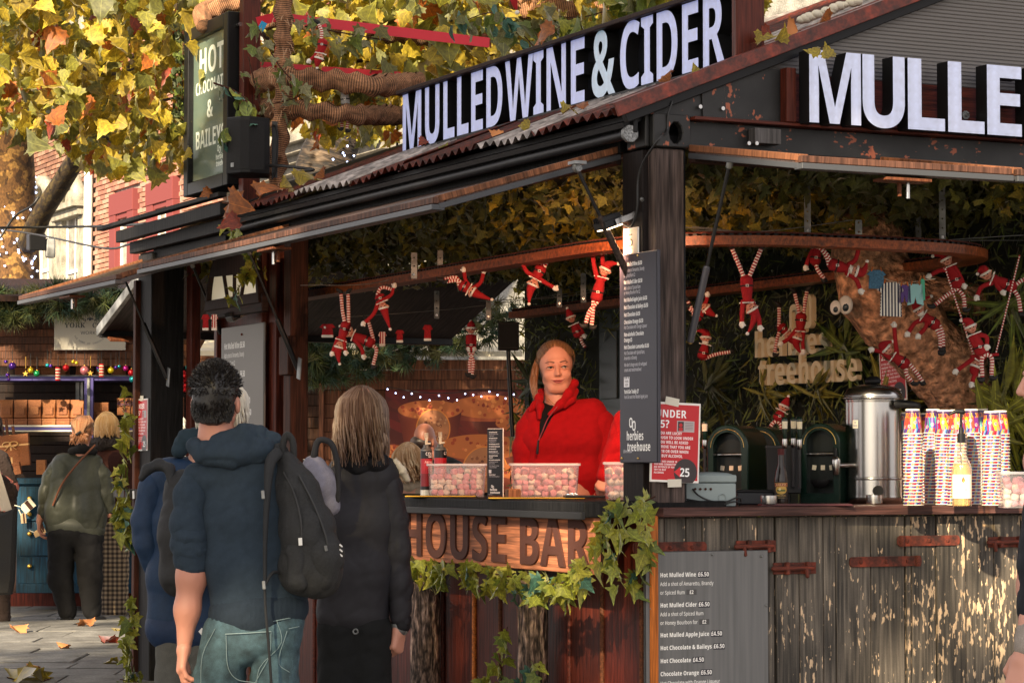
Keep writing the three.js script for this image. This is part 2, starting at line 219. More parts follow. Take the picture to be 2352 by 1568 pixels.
// brick row behind the hut: one wall plane along X = 7, windows, bricks
{
  const X = 7, m1 = [C(.30, .14, .09), C(.38, .19, .12), C(.25, .12, .08), C(.46, .26, .18)].map((c) => mat(c, { map: T.fine, roughness: .9 })), m2 = [C(.50, .22, .15), C(.56, .27, .19), C(.44, .18, .13), C(.60, .34, .25)].map((c) => mat(c, { map: T.fine, roughness: .9 }));  // second set paler, sunlit haze put into the brick colour
  const cream = mat(C(.80, .74, .60), { map: T.stone }), glassD = mat(C(.30, .30, .28), { roughness: .08, metalness: .3 }), redP = mat(C(.17, .032, .032), { roughness: .8 });
  const zOf = (px, py) => atX(px, py, X).z, yOf = (px, py) => atX(px, py, X).y;
  function building(name, label, z0, z1, bricks, wins, mortar) {
    const b = thing(name, label, 'building', [X, 0, 0]);
    part('wall', bx(6, 9, z0 - z1, [3.02, 4.5, (z0 + z1) / 2]), mortar, b);
    const q = [], bg = new THREE.BoxGeometry(.06, .060, .205);
    for (let y = 3.0, r = 0; y < 8.2; y += .076, r++) for (let z = z1 + (r % 2 ? .05 : .16); z < z0 - .1; z += .224) {
      if (wins.some((w) => z > w.z - w.w / 2 - w.s - .1 && z < w.z + w.w / 2 + w.s + .1 && y > w.y0 - .2 && y < w.y1 + w.s * 1.2)) continue;
      q.push([z, y]);
    }
    q.sort((a, c) => abs(a[1] - 5) - abs(c[1] - 5));
    q.slice(0, 300).forEach(([z, y]) => { const o = new THREE.Mesh(bg, pick(bricks)); o.name = 'brick'; o.castShadow = o.receiveShadow = true; o.position.set(rr(-.008, .006), y, z); b.add(o); });
    if (q.length > 300) { const im = new THREE.InstancedMesh(bg, mat(C(1, 1, 1), { map: T.fine, roughness: .9 }), q.length - 300); q.slice(300).forEach(([z, y], i) => { im.setMatrixAt(i, M4.makeTranslation(rr(-.008, .006), y, z)); im.setColorAt(i, pick(bricks).color); }); im.name = 'brickwork'; im.userData.kind = 'stuff'; im.castShadow = im.receiveShadow = true; b.add(im); }
    for (const w of wins) {
      const f = part('window', [bx(.06, w.y1 - w.y0, .07, [.03, (w.y0 + w.y1) / 2, w.z - w.w / 2 + .03]), bx(.06, w.y1 - w.y0, .07, [.03, (w.y0 + w.y1) / 2, w.z + w.w / 2 - .03]), bx(.06, .07, w.w, [.03, w.y1 - .03, w.z]), bx(.07, .06, w.w - .12, [.03, mix(w.y0, w.y1, .5), w.z]), bx(.05, w.y1 - w.y0 - .1, .04, [.035, (w.y0 + w.y1) / 2, w.z])], MT.white, b);
      for (const [a, c] of [[.02, .49], [.51, .98]]) for (const k of [-1, 1]) part('pane', bx(.01, (w.y1 - w.y0) * (c - a) - .05, w.w / 2 - .1, [.05, mix(w.y0, w.y1, (a + c) / 2), w.z + k * (w.w / 4 - .015)]), glassD, f);
      const sm = w.red ? redP : cream;
      if (w.arch) {
        const a = []; for (let i = 0; i <= 10; i++) { const t = i / 10 * PI; a.push(V(-.1, w.y1 + sin(t) * w.w * .55, w.z - cos(t) * (w.w / 2 + w.s * .4))); }
        part('arch_hood', limb(a, .12, 6), sm, b); part('tympanum', bx(.08, w.w * .62, w.w, [.0, w.y1 + w.w * .25, w.z]), sm, b);
        part('cornice', [bx(.35, .09, w.w + w.s * 2.4, [-.1, w.y1 + .02, w.z]), bx(.25, .12, w.w + w.s * 2, [-.06, w.y1 - .09, w.z])], sm, b);
      } else part('lintel', [bx(.14, w.s * 1.1, w.w + w.s * 2, [-.03, w.y1 + w.s * .55, w.z], [0, 0, 0], .01), bx(.1, .1, w.w * .9, [-.02, w.y1 - .02, w.z])], sm, b);
      for (const k of [-1, 1]) part('jamb', bx(.12, w.y1 - w.y0, w.s, [-.03, (w.y0 + w.y1) / 2, w.z + k * (w.w / 2 + w.s / 2)], [0, 0, 0], .01), sm, b);
      part('sill', bx(.24, .1, w.w + w.s * 2, [-.06, w.y0 - .05, w.z]), sm, b);
    }
    return b;
  }
  const W = (x0, x1, yt, o) => { const a = zOf(x0, yt), c = zOf(x1, yt); return { z: (a + c) / 2, w: abs(c - a), y1: yOf((x0 + x1) / 2, yt), y0: yOf((x0 + x1) / 2, yt) - 2.0, s: .3, ...o }; };
  const zp = zOf(221, 500);
  const b1 = building('brick_building', 'brown brick building with cream arched windows behind the plane tree', zp, zOf(-120, 500), m1, [W(152, 190, 480, { arch: 1 }), W(92, 124, 482, { arch: 1 }), W(20, 54, 500, { arch: 1 })], mat(C(.8, .72, .62), { map: T.stone }));
  part('drainpipe', cyl(.07, .07, 8, [-.1, 4.4, zp - .12], [0, 0, 0], 10), MT.white, b1);
  building('brick_building', 'orange brick building with red painted window surrounds left of the chocolate sign', zOf(520, 450), zp, m2, [W(276, 303, 490, { red: 1 }), W(362, 394, 466, { red: 1 })], mat(C(.85, .74, .64), { map: T.stone }));
  const wb = thing('white_building', 'pale rendered building with a moulded cornice behind the wrapped poles', 'building', [X, 0, 0]);
  const za = zOf(521, 450), zb = zOf(900, 400);
  part('wall', bx(6, 7.6, zb - za, [3.05, 3.8, (za + zb) / 2]), mat(C(.8, .77, .7), { map: T.stone }), wb);
  part('cornice', [0, 1, 2, 3].map((i) => bx(.2 + i * .12, .09, zb - za, [-.02 - i * .06, 4.98 + i * .092, (za + zb) / 2])), mat(C(.72, .66, .55), { map: T.stone }), wb);
  for (let i = 0; i < 7; i++) part('pilaster', bx(.12, 2.4, .35, [.02, 6.6, za + .8 + i * 1.6], [0, 0, 0], .01), cream, wb);
}
// plane trees
function bulbs(parent, list, rad = .011) { const g = new THREE.SphereGeometry(rad, 6, 5), m = new THREE.MeshStandardMaterial({ color: S('#dfe8ff'), emissive: S('#b9ccff'), emissiveIntensity: 2.5 }); for (const p of list) { const o = new THREE.Mesh(g, m); o.name = 'bulb'; o.position.copy(p); parent.add(o); } }
{
  const tr = thing('plane_tree', 'large plane tree with mottled trunk at the left edge, yellow autumn leaves across the top, unseen ones overhead for shade', 'tree');
  const b0 = atD(22, 1000, 27), P = (x, y, d) => atD(x, y, d);
  part('trunk', limb([V(b0.x, -.1, b0.z), P(22, 900, 27), P(28, 700, 27), P(26, 500, 27), P(15, 300, 26.6), P(-20, 100, 26), P(-60, -120, 25)], [.36, .30, .285, .27, .25, .22, .2], 16, 4), MT.plane, tr);
  part('branch', limb([P(62, 560, 26.8), P(95, 492, 26.4), P(140, 420, 25.6), P(195, 330, 24.6), P(260, 220, 23.4), P(360, 90, 22), P(480, -60, 20)], [.12, .105, .10, .09, .08, .07, .06], 12, 4), mat(C(.36, .33, .22), { map: T.plane }), tr);
  for (const l of [[[300, 130, 21], [420, 90, 20], [560, 70, 19], [700, 40, 18]], [[250, 200, 22], [330, 190, 20], [420, 110, 18.5], [520, 20, 17]], [[180, 360, 24], [300, 300, 21], [350, 240, 20], [470, 210, 19]], [[60, 30, 19], [160, 140, 18], [250, 170, 17], [330, 150, 16]], [[100, 250, 19], [200, 290, 18], [260, 330, 17.4]], [[560, 50, 17], [700, 130, 16.5], [820, 140, 16.4], [930, 130, 16.3]], [[700, 60, 17], [860, 90, 17], [980, 40, 16.5], [1080, 60, 16]]])
    part('twig', limb(l.map((q) => P(...q)), l.map((_, i) => .022 - i * .005), 6, 4), MT.dkbrown, tr);
  // crown: near leaves first so that they are the single ones
  const edge = [[-80, 330], [0, 318], [80, 350], [150, 352], [215, 430], [300, 440], [370, 420], [430, 400], [520, 385], [640, 300], [720, 345], [800, 350], [900, 330], [1000, 250], [1200, 160], [1400, 120], [1700, 70], [2000, -10]];
  const low = (x) => { for (let i = 1; i < edge.length; i++) if (x < edge[i][0]) { const [a, b] = [edge[i - 1], edge[i]]; return mix(a[1], b[1], (x - a[0]) / (b[0] - a[0])); } return -20; };
  const L = [];
  for (let i = 0; L.length < 9500 && i < 44000; i++) {
    const x = rr(-90, 1750), yb = low(x), y = yb - 18 - pow(rnd(), .8) * (yb + 90), d = rr(14.6, 24);
    if (x > 1180 && y < 40 && d < 19 && rnd() < .35) continue;
    const hole = noise(x * .011, y * .013, 4.2) + .35 * noise(x * .035, y * .035, 8); if (hole > .3 && rnd() < .9) continue;
    if (y > yb - 60 && rnd() < .45) continue;
    const t = noise(x * .009, y * .01, d * .25) * .9 + rr(-.55, .55), k = rnd();
    const m = k < .03 ? LM.orange : k < .04 ? LM.red : k < .12 ? LM.gold : t > .17 ? LM.yellow : t > -.05 ? LM.gold : t > -.34 ? LM.green : t > -.5 ? LM.olive : LM.grey;
    L.push({ g: pick(LG.plane), m, p: atD(x, y, d), r: [rr(-1.0, .7) + (rnd() < .75 ? PI : 0), YAW + rr(-1.3, 1.3), rr(-.8, .8)], s: rr(.085, .17), d });
  }
  L.sort((a, b) => a.d / a.s - b.d / b.s);
  // unseen leaves, out of view, most placed to keep sun off chosen spots
  const R = rngOf(33), O = [];
  const shade = (n, x0, x1, y0, y1, z0, z1, gap = .28, bar = 0) => { for (let i = 0; i < n; i++) { const q = V(mix(x0, x1, R()), mix(y0, y1, R()), mix(z0, z1, R())); if (bar && q.x > -1.4 && q.z > -.25) continue; if (noise(q.x * 2.1 + 5, q.y * 2.1, q.z * 2.1 + 1) > gap && R() < .9) continue; const y = mix(6.9, 9.8, R()); O.push({ g: LG.plane[i % 3], m: [LM.gold, LM.green, LM.yellow, LM.olive][i % 4], p: q.addScaledVector(SUN, (y - q.y) / SUN.y), r: [R() * 6, R() * 6, R() * 6], s: mix(.28, .48, R()) }); } };
  shade(1400, -4.2, -.5, .6, 1.7, -6.5, .9, .16, 1); shade(250, -.9, .5, .6, 1.7, 2.2, 3.3, .5); shade(1500, -.4, 2.8, 2.4, 3.3, -5.6, .6, .4); shade(160, .1, .8, .2, 1.0, -.2, .1, .2); shade(80, .8, 2.2, .1, 1.0, -.1, .1, -.05); shade(260, -.2, .1, 1.1, 2.1, -5.9, -3.7, .6); shade(420, .05, 1.3, .9, 1.9, -2.4, -.5, .45); shade(800, -2, 7, .2, 1.3, -17, -10.5, .25);
  for (let i = 0; i < 1500; i++) O.push({ g: LG.plane[i % 3], m: [LM.gold, LM.green, LM.yellow, LM.olive][i % 4], p: V(mix(-4, 9, R()), mix(7.5, 10, R()), mix(-9, 2, R())), r: [R() * 6, R() * 6, R() * 6], s: mix(.28, .48, R()) });
  leaves(tr, [...L, ...O]);
  const bl = []; for (let i = 0; i < 150; i++) { const y = rr(250, 660), a = rr(-1.5, 1.5); const c = atD(26, y, 27); bl.push(c.addScaledVector(RT, sin(a) * .29).addScaledVector(FW, -cos(a) * .29)); }
  bulbs(tr, bl);
  const t2 = thing('plane_tree', 'darker plane tree trunk behind the bar roof, wound with fairy lights', 'tree');
  const q = (x, y) => atD(x, y, 27);
  const bb = q(745, 600);
  part('trunk', limb([V(bb.x, 0, bb.z), q(742, 500), q(745, 380), q(778, 300), q(800, 230), q(800, 150), q(790, 60), q(800, -60)], [.4, .36, .3, .26, .22, .19, .18, .16], 14, 4), mat(C(.16, .11, .07), { map: T.bark, bumpMap: T.bark, bumpScale: .02 }), t2);
  part('branch', limb([q(775, 305), q(840, 250), q(870, 180), q(900, 60), q(930, -60)], [.14, .12, .11, .10, .08], 10, 4), mat(C(.16, .11, .07), { map: T.bark }), t2);
  const b2 = []; for (let i = 0; i < 60; i++) { const k = rnd(), y = mix(100, 380, k), x = mix(800, 750, sstep(.5, 1, k)) + rr(-30, 110) * (1 - k * .5); b2.push(atD(x, y, 26.5)); } bulbs(t2, b2);
}
// ---------------------------------------------------------------- the bar hut (a converted container)
const hut = thing('bar_hut', 'dark timber bar hut with a corrugated roof, raised flaps and open serving sides', 'bar hut');
const HP = (n, g, m, p = hut, l) => part(n, g, m, p, l);
const LEN = 6.06, DEEP = 2.44;
HP('floor', bx(2.3, .15, 5.9, [1.23, .075, -3.03]), MT.dkbrown);
HP('ceiling', bx(2.36, .03, 5.95, [1.24, 2.545, -3.03]), mat(C(.02, .02, .015)));
HP('back_wall', bx(.05, 2.45, 6.0, [2.465, 1.3, -3.03]), mat(C(.018, .022, .016)));
// corner
HP('corner_post', bx(.126, 2.47, .09, [.083, 1.235, -.046], [0, 0, 0], .006), MT.postw);
HP('side_post', bx(.075, 2.47, .165, [.032, 1.235, -.142], [0, 0, 0], .006), wood(C(.02, .012, .011)));
HP('corner_post', bx(.12, 2.5, .16, [.13, 1.25, -.15]), MT.blackP);
{
  const s = rrect(.165, .128, .015), h = new THREE.Path(); h.absellipse(.018, -.008, .03, .043, 0, TAU); s.holes.push(h);
  const cm = wood(C(.16, .085, .062), { map: T.rust });
  const c = HP('corner_casting', place(plate(s, .03, .004), [.084, 2.538, -.02]), MT.chip);
  part('casting_body', bx(.16, .126, .13, [.086, 2.538, -.12]), MT.blackP, c);
  part('side_face', bx(.02, .124, .15, [-.008, 2.537, -.09], [0, 0, 0], .006), MT.chip, c);
}
// gable
HP('header_beam', bx(2.28, .105, .06, [1.31, 2.53, -.035], [0, 0, 0], .004, 1), MT.chip);
HP('ledge', bx(2.28, .014, .1, [1.31, 2.59, -.01], [0, 0, 0], .003, 1), MT.redwood);
HP('gable_panel', place(plate(poly([[0, 2.60], [0, 2.64], [.46, 2.815], [.62, 2.81], [.62, 2.60]]), .02), [.0, 0, -.03]), MT.chip);
HP('gable_sheet', place(plate(poly([[.4, 2.80], [2.46, 3.625], [2.46, 2.80]]), .012), [0, 0, -.045]), mat(C(.17, .155, .145), { roughness: .45 }));
for (let i = 0; i < 52; i++) { const y = 2.806 + i * .0155, a = .43 + (y - 2.80) / .4005; HP('sheet_rib', bx(2.45 - a, .004, .006, [(2.45 + a) / 2, y, -.030]), mat(C(.12, .11, .105), { roughness: .5 })); }
HP('sign_plank', bx(1.75, .19, .02, [1.5, 2.70, .0], [0, 0, 0], .003, 1), MT.redwood);
HP('sign_cleat', bx(.045, .215, .05, [.605, 2.705, .02], [0, 0, 0], .004), MT.redwood);
HP('fixing_plate', bx(.105, .15, .006, [.28, 2.655, -.004], [0, 0, .05], .002), MT.chip);
for (const [x, y] of [[1608, 245], [1660, 249]]) HP('bolt', place(new THREE.CylinderGeometry(.0085, .0085, .012, 6), atZ(x, y, .004), [PI / 2, 0, 0]), MT.steel);
{ const g = HP('flap_bracket', bx(.12, .06, .05, [.49, 2.535, .03], [0, 0, 0], .003), MT.grey); for (const x of [1720, 1738]) part('screw', place(new THREE.CylinderGeometry(.008, .008, .01, 8), atZ(x, 329, .06), [PI / 2, 0, 0]), MT.steel, g); }
// roof
const roofY = (x) => 2.60 + (x + .15) * .40;
function corrugated(z0, z1, x0, x1, y0, slope, seedv) {
  const pos = [], idx = [], uv = [], n = Math.round((z0 - z1) / .0127), K = 5, q = rngOf(seedv), bend = [q(), q()];
  for (let l = 0; l < 2; l++) for (let i = 0; i <= n; i++) for (let k = 0; k <= K; k++) {
    const z = mix(z0, z1, i / n), x = mix(x0 + .014 * noise(z * 3.1, seedv, 0), x1, k / K), e = pow(1 - k / K, 3);
    const warp = .03 * noise(z * 1.7 + seedv, 1, 3) * e + .012 * noise(z * 9, seedv, 5) * e;
    pos.push(x, y0 + (x - x0) * slope + .0105 * sin(z / .076 * TAU) * (1 + .25 * e) + warp - l * .003, z); uv.push(z * 2, x * 2);
  }
  const S1 = (n + 1) * (K + 1);
  for (let i = 0; i < n; i++) { for (let k = 0; k < K; k++) { const a = i * (K + 1) + k, b = a + K + 1; idx.push(a, a + 1, b, b, a + 1, b + 1, a + S1, b + S1, a + 1 + S1, b + S1, b + 1 + S1, a + 1 + S1); } const a = i * (K + 1), b = a + K + 1; idx.push(a, b, a + S1, b, b + S1, a + S1); }
  const g = new THREE.BufferGeometry(); g.setAttribute('position', new THREE.Float32BufferAttribute(pos, 3)); g.setAttribute('uv', new THREE.Float32BufferAttribute(uv, 2)); g.setIndex(idx); g.computeVertexNormals(); return g;
}
{
  const ms = [mat(C(.75, .5, .46), { map: T.rust, roughness: .6, metalness: .3 }), mat(C(.62, .55, .52), { map: T.blot, roughness: .5, metalness: .4 }), mat(C(.55, .34, .3), { map: T.rust, roughness: .6, metalness: .3 })];
  let z = -.02, i = 0; for (const w of [.72, .62, .8, .66, .74, .5, .5]) { HP('corrugated_sheet', corrugated(z, z - w, -.15 + (i % 2) * .012, 2.5, roofY(-.15) + (i % 2) * .006, .40, 3 + i * 7), ms[i % 3]); z -= w - .04; i++; }
  HP('corrugated_sheet', place(corrugated(0, -1.6, -.06, 2.5, roofY(-.15) + .05, .36, 77), [0, 0, -4.5]), MT.blackP);
  HP('roof_boarding', bx(2.8, .02, 6.0, [1.2, 3.075, -3.04], [0, 0, .3805]), MT.blackP); HP('high_wall', bx(.05, 1.05, 6.0, [2.44, 3.05, -3.03]), MT.blackP);
  HP('gable_end', place(plate(poly([[0, 2.57], [2.44, 2.57], [2.44, 3.5]]), .02), [0, 0, -6.05]), MT.blackP);
  // gable flashing
  HP('verge_flashing', [bar(V(-.17, 2.60, .03), V(2.52, 3.676, .03), .012, .055, .003), bar(V(-.16, 2.628, -.02), V(2.52, 3.70, -.02), .1, .008)], mat(C(1, .6, .5), { map: T.rust, roughness: .5 }));
  HP('verge_board', bar(V(-.12, 2.585, .0), V(2.5, 3.633, .0), .03, .06, .004), MT.blackP);
  HP('sealing_foam', [...Array(16)].map((_, i) => sph(rr(.014, .024), atD(1842 + i * 8.5 + rr(-3, 3), 48 - i * 3.2 + rr(-4, 4), 10.75), 8, [1.3, .9, 1])), MT.cream);
  // eaves
  HP('side_rail', bx(.08, .12, 5.8, [.02, 2.53, -3.12], [0, 0, 0], .006), MT.black);
  HP('fascia_board', bx(.02, .075, 4.5, [-.055, 2.565, -2.27], [0, 0, 0], .004), MT.blackP);
  const pipe = HP('gutter_pipe', place(new THREE.CylinderGeometry(.02, .02, 4.55, 8), [-.075, 2.522, -2.32], [PI / 2, PI / 8, 0]), MT.blackP);
  part('pipe_end', place(new THREE.CylinderGeometry(.034, .034, .02, 8), [-.075, 2.522, -.035], [PI / 2, PI / 8, 0]), MT.galv, pipe);
  for (const [x, y, h, a, b] of [[-.2, 2.69, .025, -4.3, -6.5], [-.17, 2.62, .07, -4.35, -6.2], [-.1, 2.55, .07, -4.5, -6.15], [-.05, 2.47, .09, -4.6, -6.1]]) HP('fascia_board', bx(.05, h, a - b, [x, y, (a + b) / 2], [rr(-.004, .004), 0, 0], .005), MT.black);
}
// serving flaps, held up by gas struts
function flap(o, dir, along, len, out, slope, yh) {          // o hinge corner, dir outward, along the hinge
  const f = new THREE.Group(); f.name = 'serving_flap'; hut.add(f);
  const q = (s, t, h = 0) => o.clone().addScaledVector(along, s).addScaledVector(dir, t).add(V(0, -slope * t + h, 0));
  const n = Math.round(len / .24), w = len / n;
  for (let i = 0; i < n; i++) part('plank', bar(q(w * (i + .5), .03, 0), q(w * (i + .5), out - .03, 0), w - .006, .022, .003), wood(C(.16, .10, .085), { roughness: .32 }), f);
  part('edge_rail', bar(q(0, out, .005), q(len, out, .005), .05, .026, .004), wood(C(.19, .085, .055)), f);
  part('edge_strip', bar(q(-.004, out + .004, -.020), q(len + .004, out + .004, -.020), .054, .022, .003), mat(C(.045, .048, .055), { roughness: .4 }), f);
  for (const s of [.02, len - .02]) { part('end_rail', bar(q(s, 0, .012), q(s, out, .012), .045, .026, .004), wood(C(.38, .15, .07)), f); part('end_strip', bar(q(s, 0, -.018), q(s, out, -.018), .05, .022, .003), mat(C(.045, .048, .055), { roughness: .4 }), f); }
  part('hinge_rail', bar(q(0, .02, -.02), q(len, .02, -.02), .05, .05, .004), MT.dkbrown, f);
  const l = part('latch', [bar(q(len * .5 - .1, out - .02, -.05), q(len * .5 + .1, out - .02, -.05), .09, .012, .003), bar(q(len * .5, out - .04, -.05), q(len * .5, out - .04, -.11), .014, .014, .003)], MT.brownL, f);
  part('latch_pin', cyl(.008, .008, .06, q(len * .5 + .03, out - .03, -.085)), MT.steel, f);
  return q;
}
flap(V(-.005, 2.478, -.235), V(-1, 0, 0), V(0, 0, -1), 3.6, .78, .295);
flap(V(-.005, 2.478, -4.14), V(-1, 0, 0), V(0, 0, -1), 1.88, .80, .325);
flap(V(.155, 2.462, .02), V(0, 0, 1), V(1, 0, 0), .92, .78, .155);
flap(V(1.1, 2.462, .02), V(0, 0, 1), V(1, 0, 0), 1.2, .78, .155);
{ const f = HP('end_flap', bar(V(1.22, 2.47, -6.1), V(1.22, 2.12, -7.12), 2.42, .03, .004, V(1, 0, 0).cross(V(0, 0, 1))), wood(C(.09, .06, .052))); part('edge_rail', bx(2.44, .07, .05, [1.22, 2.10, -7.14], [0, 0, 0], .005, 1), MT.blackP, f); part('edge_rail', bar(V(-.005, 2.47, -6.1), V(-.005, 2.10, -7.16), .03, .06, .004), MT.galv, f); part('latch', bx(.16, .02, .1, [.12, 2.06, -7.1], [.3, 0, 0], .004), MT.brownL, f); }
function strut(a, b, k = .5, m = MT.blackM) {
  const s = HP('gas_strut', limb([b, b.clone().lerp(a, k)], .014, 10), m), c = b.clone().lerp(a, k);
  part('rod', limb([c, a], .007, 8), MT.blackM, s); part('end_fitting', limb([a.clone().lerp(b, .03), a.clone().lerp(b, -.03)], .013, 8), MT.galv, s); part('end_fitting', limb([b.clone().lerp(a, .06), b.clone().lerp(a, -.01)], [.012, .009], 8), MT.brass, s); return s;
}
strut(atX(1325, 385, -.26), atX(1447, 640, -.012), .56, wood(C(.09, .06, .05)));
strut(atX(571, 575, -.3), atX(684, 848, -.02), .42);
strut(atX(285, 640, -.28), atX(383, 868, -.03), .55);
strut(atX(441, 608, -.26), atX(507, 765, -.02), .5);
strut(atZ(1677, 372, .3), atX(1586, 784, .15), .42, mat(C(.10, .10, .12), { roughness: .35, metalness: .5 }));
{ const p = atX(1326, 380, -.26); HP('strut_bracket', [bx(.05, .012, .06, [p.x, p.y + .01, p.z]), cyl(.014, .014, .03, [p.x, p.y - .01, p.z], [PI / 2, 0, 0])], MT.galv); for (const [x, y] of [[687, 846], [386, 866]]) { const b = atX(x, y, -.03); HP('strut_bracket', bx(.006, .11, .05, [b.x, b.y, b.z], [.2, 0, 0], .002), MT.galv); } }
// posts along the serving side
for (const [z, w, x, d, m] of [[-3.84, .1, .0, .1, MT.brown], [-3.96, .07, .03, .08, MT.dkbrown], [-4.05, .1, .0, .1, MT.redwood], [-4.12, .05, .02, .09, MT.dkbrown]]) HP('side_post', bx(d, 2.42, w, [x + .04, 1.26, z], [0, 0, 0], .006), m);
HP('strut_block', bx(.05, .2, .13, [-.02, 1.82, -3.80], [0, 0, 0], .006), MT.brown);
HP('menu_panel', bx(.05, 1.35, .76, [.03, 1.75, -4.52], [0, 0, 0], .004), MT.redwood);
for (const z of [-4.17, -4.87]) HP('panel_trim', bx(.05, 1.35, .05, [-.01, 1.75, z], [0, 0, 0], .006), MT.redwood);
HP('side_post', bx(.2, 2.5, .26, [0, 1.25, -5.93], [0, 0, 0], .008), wood(C(.035, .032, .032)));
HP('side_post', bx(.05, 2.4, .1, [.13, 1.25, -5.72], [0, 0, 0], .008), MT.dkbrown);
HP('side_post', bx(.06, 2.4, .09, [.11, 1.25, -5.66], [0, 0, 0], .008), MT.redwood);
// fronts below the counters
{
  let w = .05; for (const k of [.32, .28, .34, .3, .26, .33, .3, .34, .3, .3, .3, .32, .3, .3, .28, .3, .3, .34]) { if (w > 5.9) break; HP('front_panel', bx(.03, 1.0, k - .012, [rr(-.004, .004), .56, -w - k / 2], [0, 0, 0], .005), wood(C(.13 + rr(0, .05), .026, .014), { roughness: .45 })); HP('moulding', limb([V(-.018, .06, -w), V(-.018, 1.06, -w)], .011, 8), pick([MT.redwood, MT.brownL, MT.orange])); w += k; }
  HP('corner_trim', bx(.035, 1.03, .045, [-.012, .55, .018], [0, 0, 0], .006), MT.orange);  // strong orange colour includes the warm light falling on this trim
  HP('corner_trim', bx(.06, 2.3, .05, [-.1, 1.2, -6.03], [0, 0, 0], .006), MT.brown);
  for (const [x, y, r] of [[977, 1460, .067], [1224, 1460, .062]]) {
    const p = atX(x, y, -.11), g = new THREE.CylinderGeometry(r, r * 1.08, .94, 40, 40), q = g.attributes.position;
    for (let i = 0; i < q.count; i++) { const a = atan2(q.getZ(i), q.getX(i)), yy = q.getY(i), k = 1 + .1 * fbm(cos(a) * 2, yy * 5, sin(a) * 2 + x, 3) + .09 * abs(fbm(cos(a) * 5, yy * 7, sin(a) * 5 + x, 3)) - .05; q.setX(i, q.getX(i) * k); q.setZ(i, q.getZ(i) * k); }
    g.computeVertexNormals(); const uv = g.attributes.uv; for (let i = 0; i < uv.count; i++) uv.setXY(i, uv.getX(i) * .8, uv.getY(i) * 1.4);
    HP('bark_log', place(g, [p.x, .50, p.z]), MT.bark);
  }
  HP('counter', bx(.62, .062, 3.8, [.02, 1.089, -1.9], [0, 0, 0], .008), MT.black, hut, 'black timber serving counter');
  HP('counter_edge', bx(.02, .03, 3.8, [-.296, 1.066, -1.9], [0, 0, 0], .004), MT.blackP);
  HP('counter', bx(.45, .05, 1.9, [-.02, 1.095, -5.1], [0, 0, 0], .006), MT.grey);
  HP('counter', bx(2.42, .036, .62, [1.225, 1.078, -.25], [0, 0, 0], .005, 1), wood(C(.19, .085, .07), { roughness: .5 }), hut, 'worn reddish timber counter top');
}
// weathered shutter doors under the gable counter
{
  const U = (c) => .544 + (c - 885) * .000795, Y = (c, x) => atZ(0 + x, 1091 + .3896 * c, 0).y, YY = (c) => 1.25 - (1091 + .3896 * c - 1072) * 10.15 / FOC;
  const pm = [T.peelA, T.peelB, T.peelC].map((t) => [1, .9, .78].map((k) => mat(C(k, k * .97, k * .93), { map: t, bumpMap: t, bumpScale: .0025, roughness: .75 })));
  const doors = [[170, 265, 385, 475, 575, 675, 785, 884], [891, 1025, 1165, 1240, 1445, 1651], [1660, 1690, 1840, 2020, 2200, 2370, 2520, 2640]];
  const dg = doors.map((cs, k) => {
    const d = new THREE.Group(); d.name = 'shutter_door'; hut.add(d);
    for (let i = 0; i + 1 < cs.length; i++) { const a = U(cs[i]), b = U(cs[i + 1]); part('plank', bx(b - a - .003, 1.0, .026, [(a + b) / 2, .555, -.012 + rr(-.003, .003)], [0, 0, rr(-.002, .002)], .004), pick(k === 2 ? pm[1] : k === 1 ? (i === 1 || i === 4 ? pm[2] : pm[0]) : pm[0]), d); }
    return d;
  });
  const hinge = (c0, c1, y0, y1, d, x2) => { const a = U(c0), b = U(c1), ya = YY(y0), yb = YY(y1), h = ya - yb; const g = place(plate(rrect(b - a, h, h * .42), .006, .0015), [(a + b) / 2, (ya + yb) / 2, .003]); const o = part('strap_hinge', g, MT.rust, d); for (const t of [.15, .5, .8]) part('rivet', sph(.009, [mix(a, b, t), (ya + yb) / 2, .011], 8, [1, 1, .5]), MT.rust, d); part('hinge_knuckle', cyl(.012, .012, h * 1.05, [x2 ? a + .02 : b - .02, (ya + yb) / 2, .012]), MT.rust, d); };
  hinge(90, 495, 378, 440, dg[0], 1); hinge(1315, 1745, 482, 542, dg[1], 0); hinge(1600, 1980, 362, 424, dg[2], 1);
  const bolt = (c0, c1, y0, y1, d, hx) => { const a = U(c0), b = U(c1), ya = YY(y0), yb = YY(y1), m = (ya + yb) / 2; part('slide_bolt', [bx(b - a, ya - yb, .005, [(a + b) / 2, m, .004], [0, 0, 0], .002), limb([V(a - .012, m, .018), V(b - .02, m, .018)], .009, 8), bx(.018, ya - yb + .004, .024, [mix(a, b, .3), m, .013], [0, 0, 0], .005), bx(.018, ya - yb + .004, .024, [mix(a, b, .78), m, .013], [0, 0, 0], .005), limb([V(mix(a, b, hx), m, .022), V(mix(a, b, hx), m - .035, .03)], [.007, .008], 8)], MT.rust, d); };
  bolt(662, 888, 376, 444, dg[0], .15); bolt(872, 1120, 507, 575, dg[1], .72); bolt(2160, 2400, 376, 440, dg[2], .1);
}
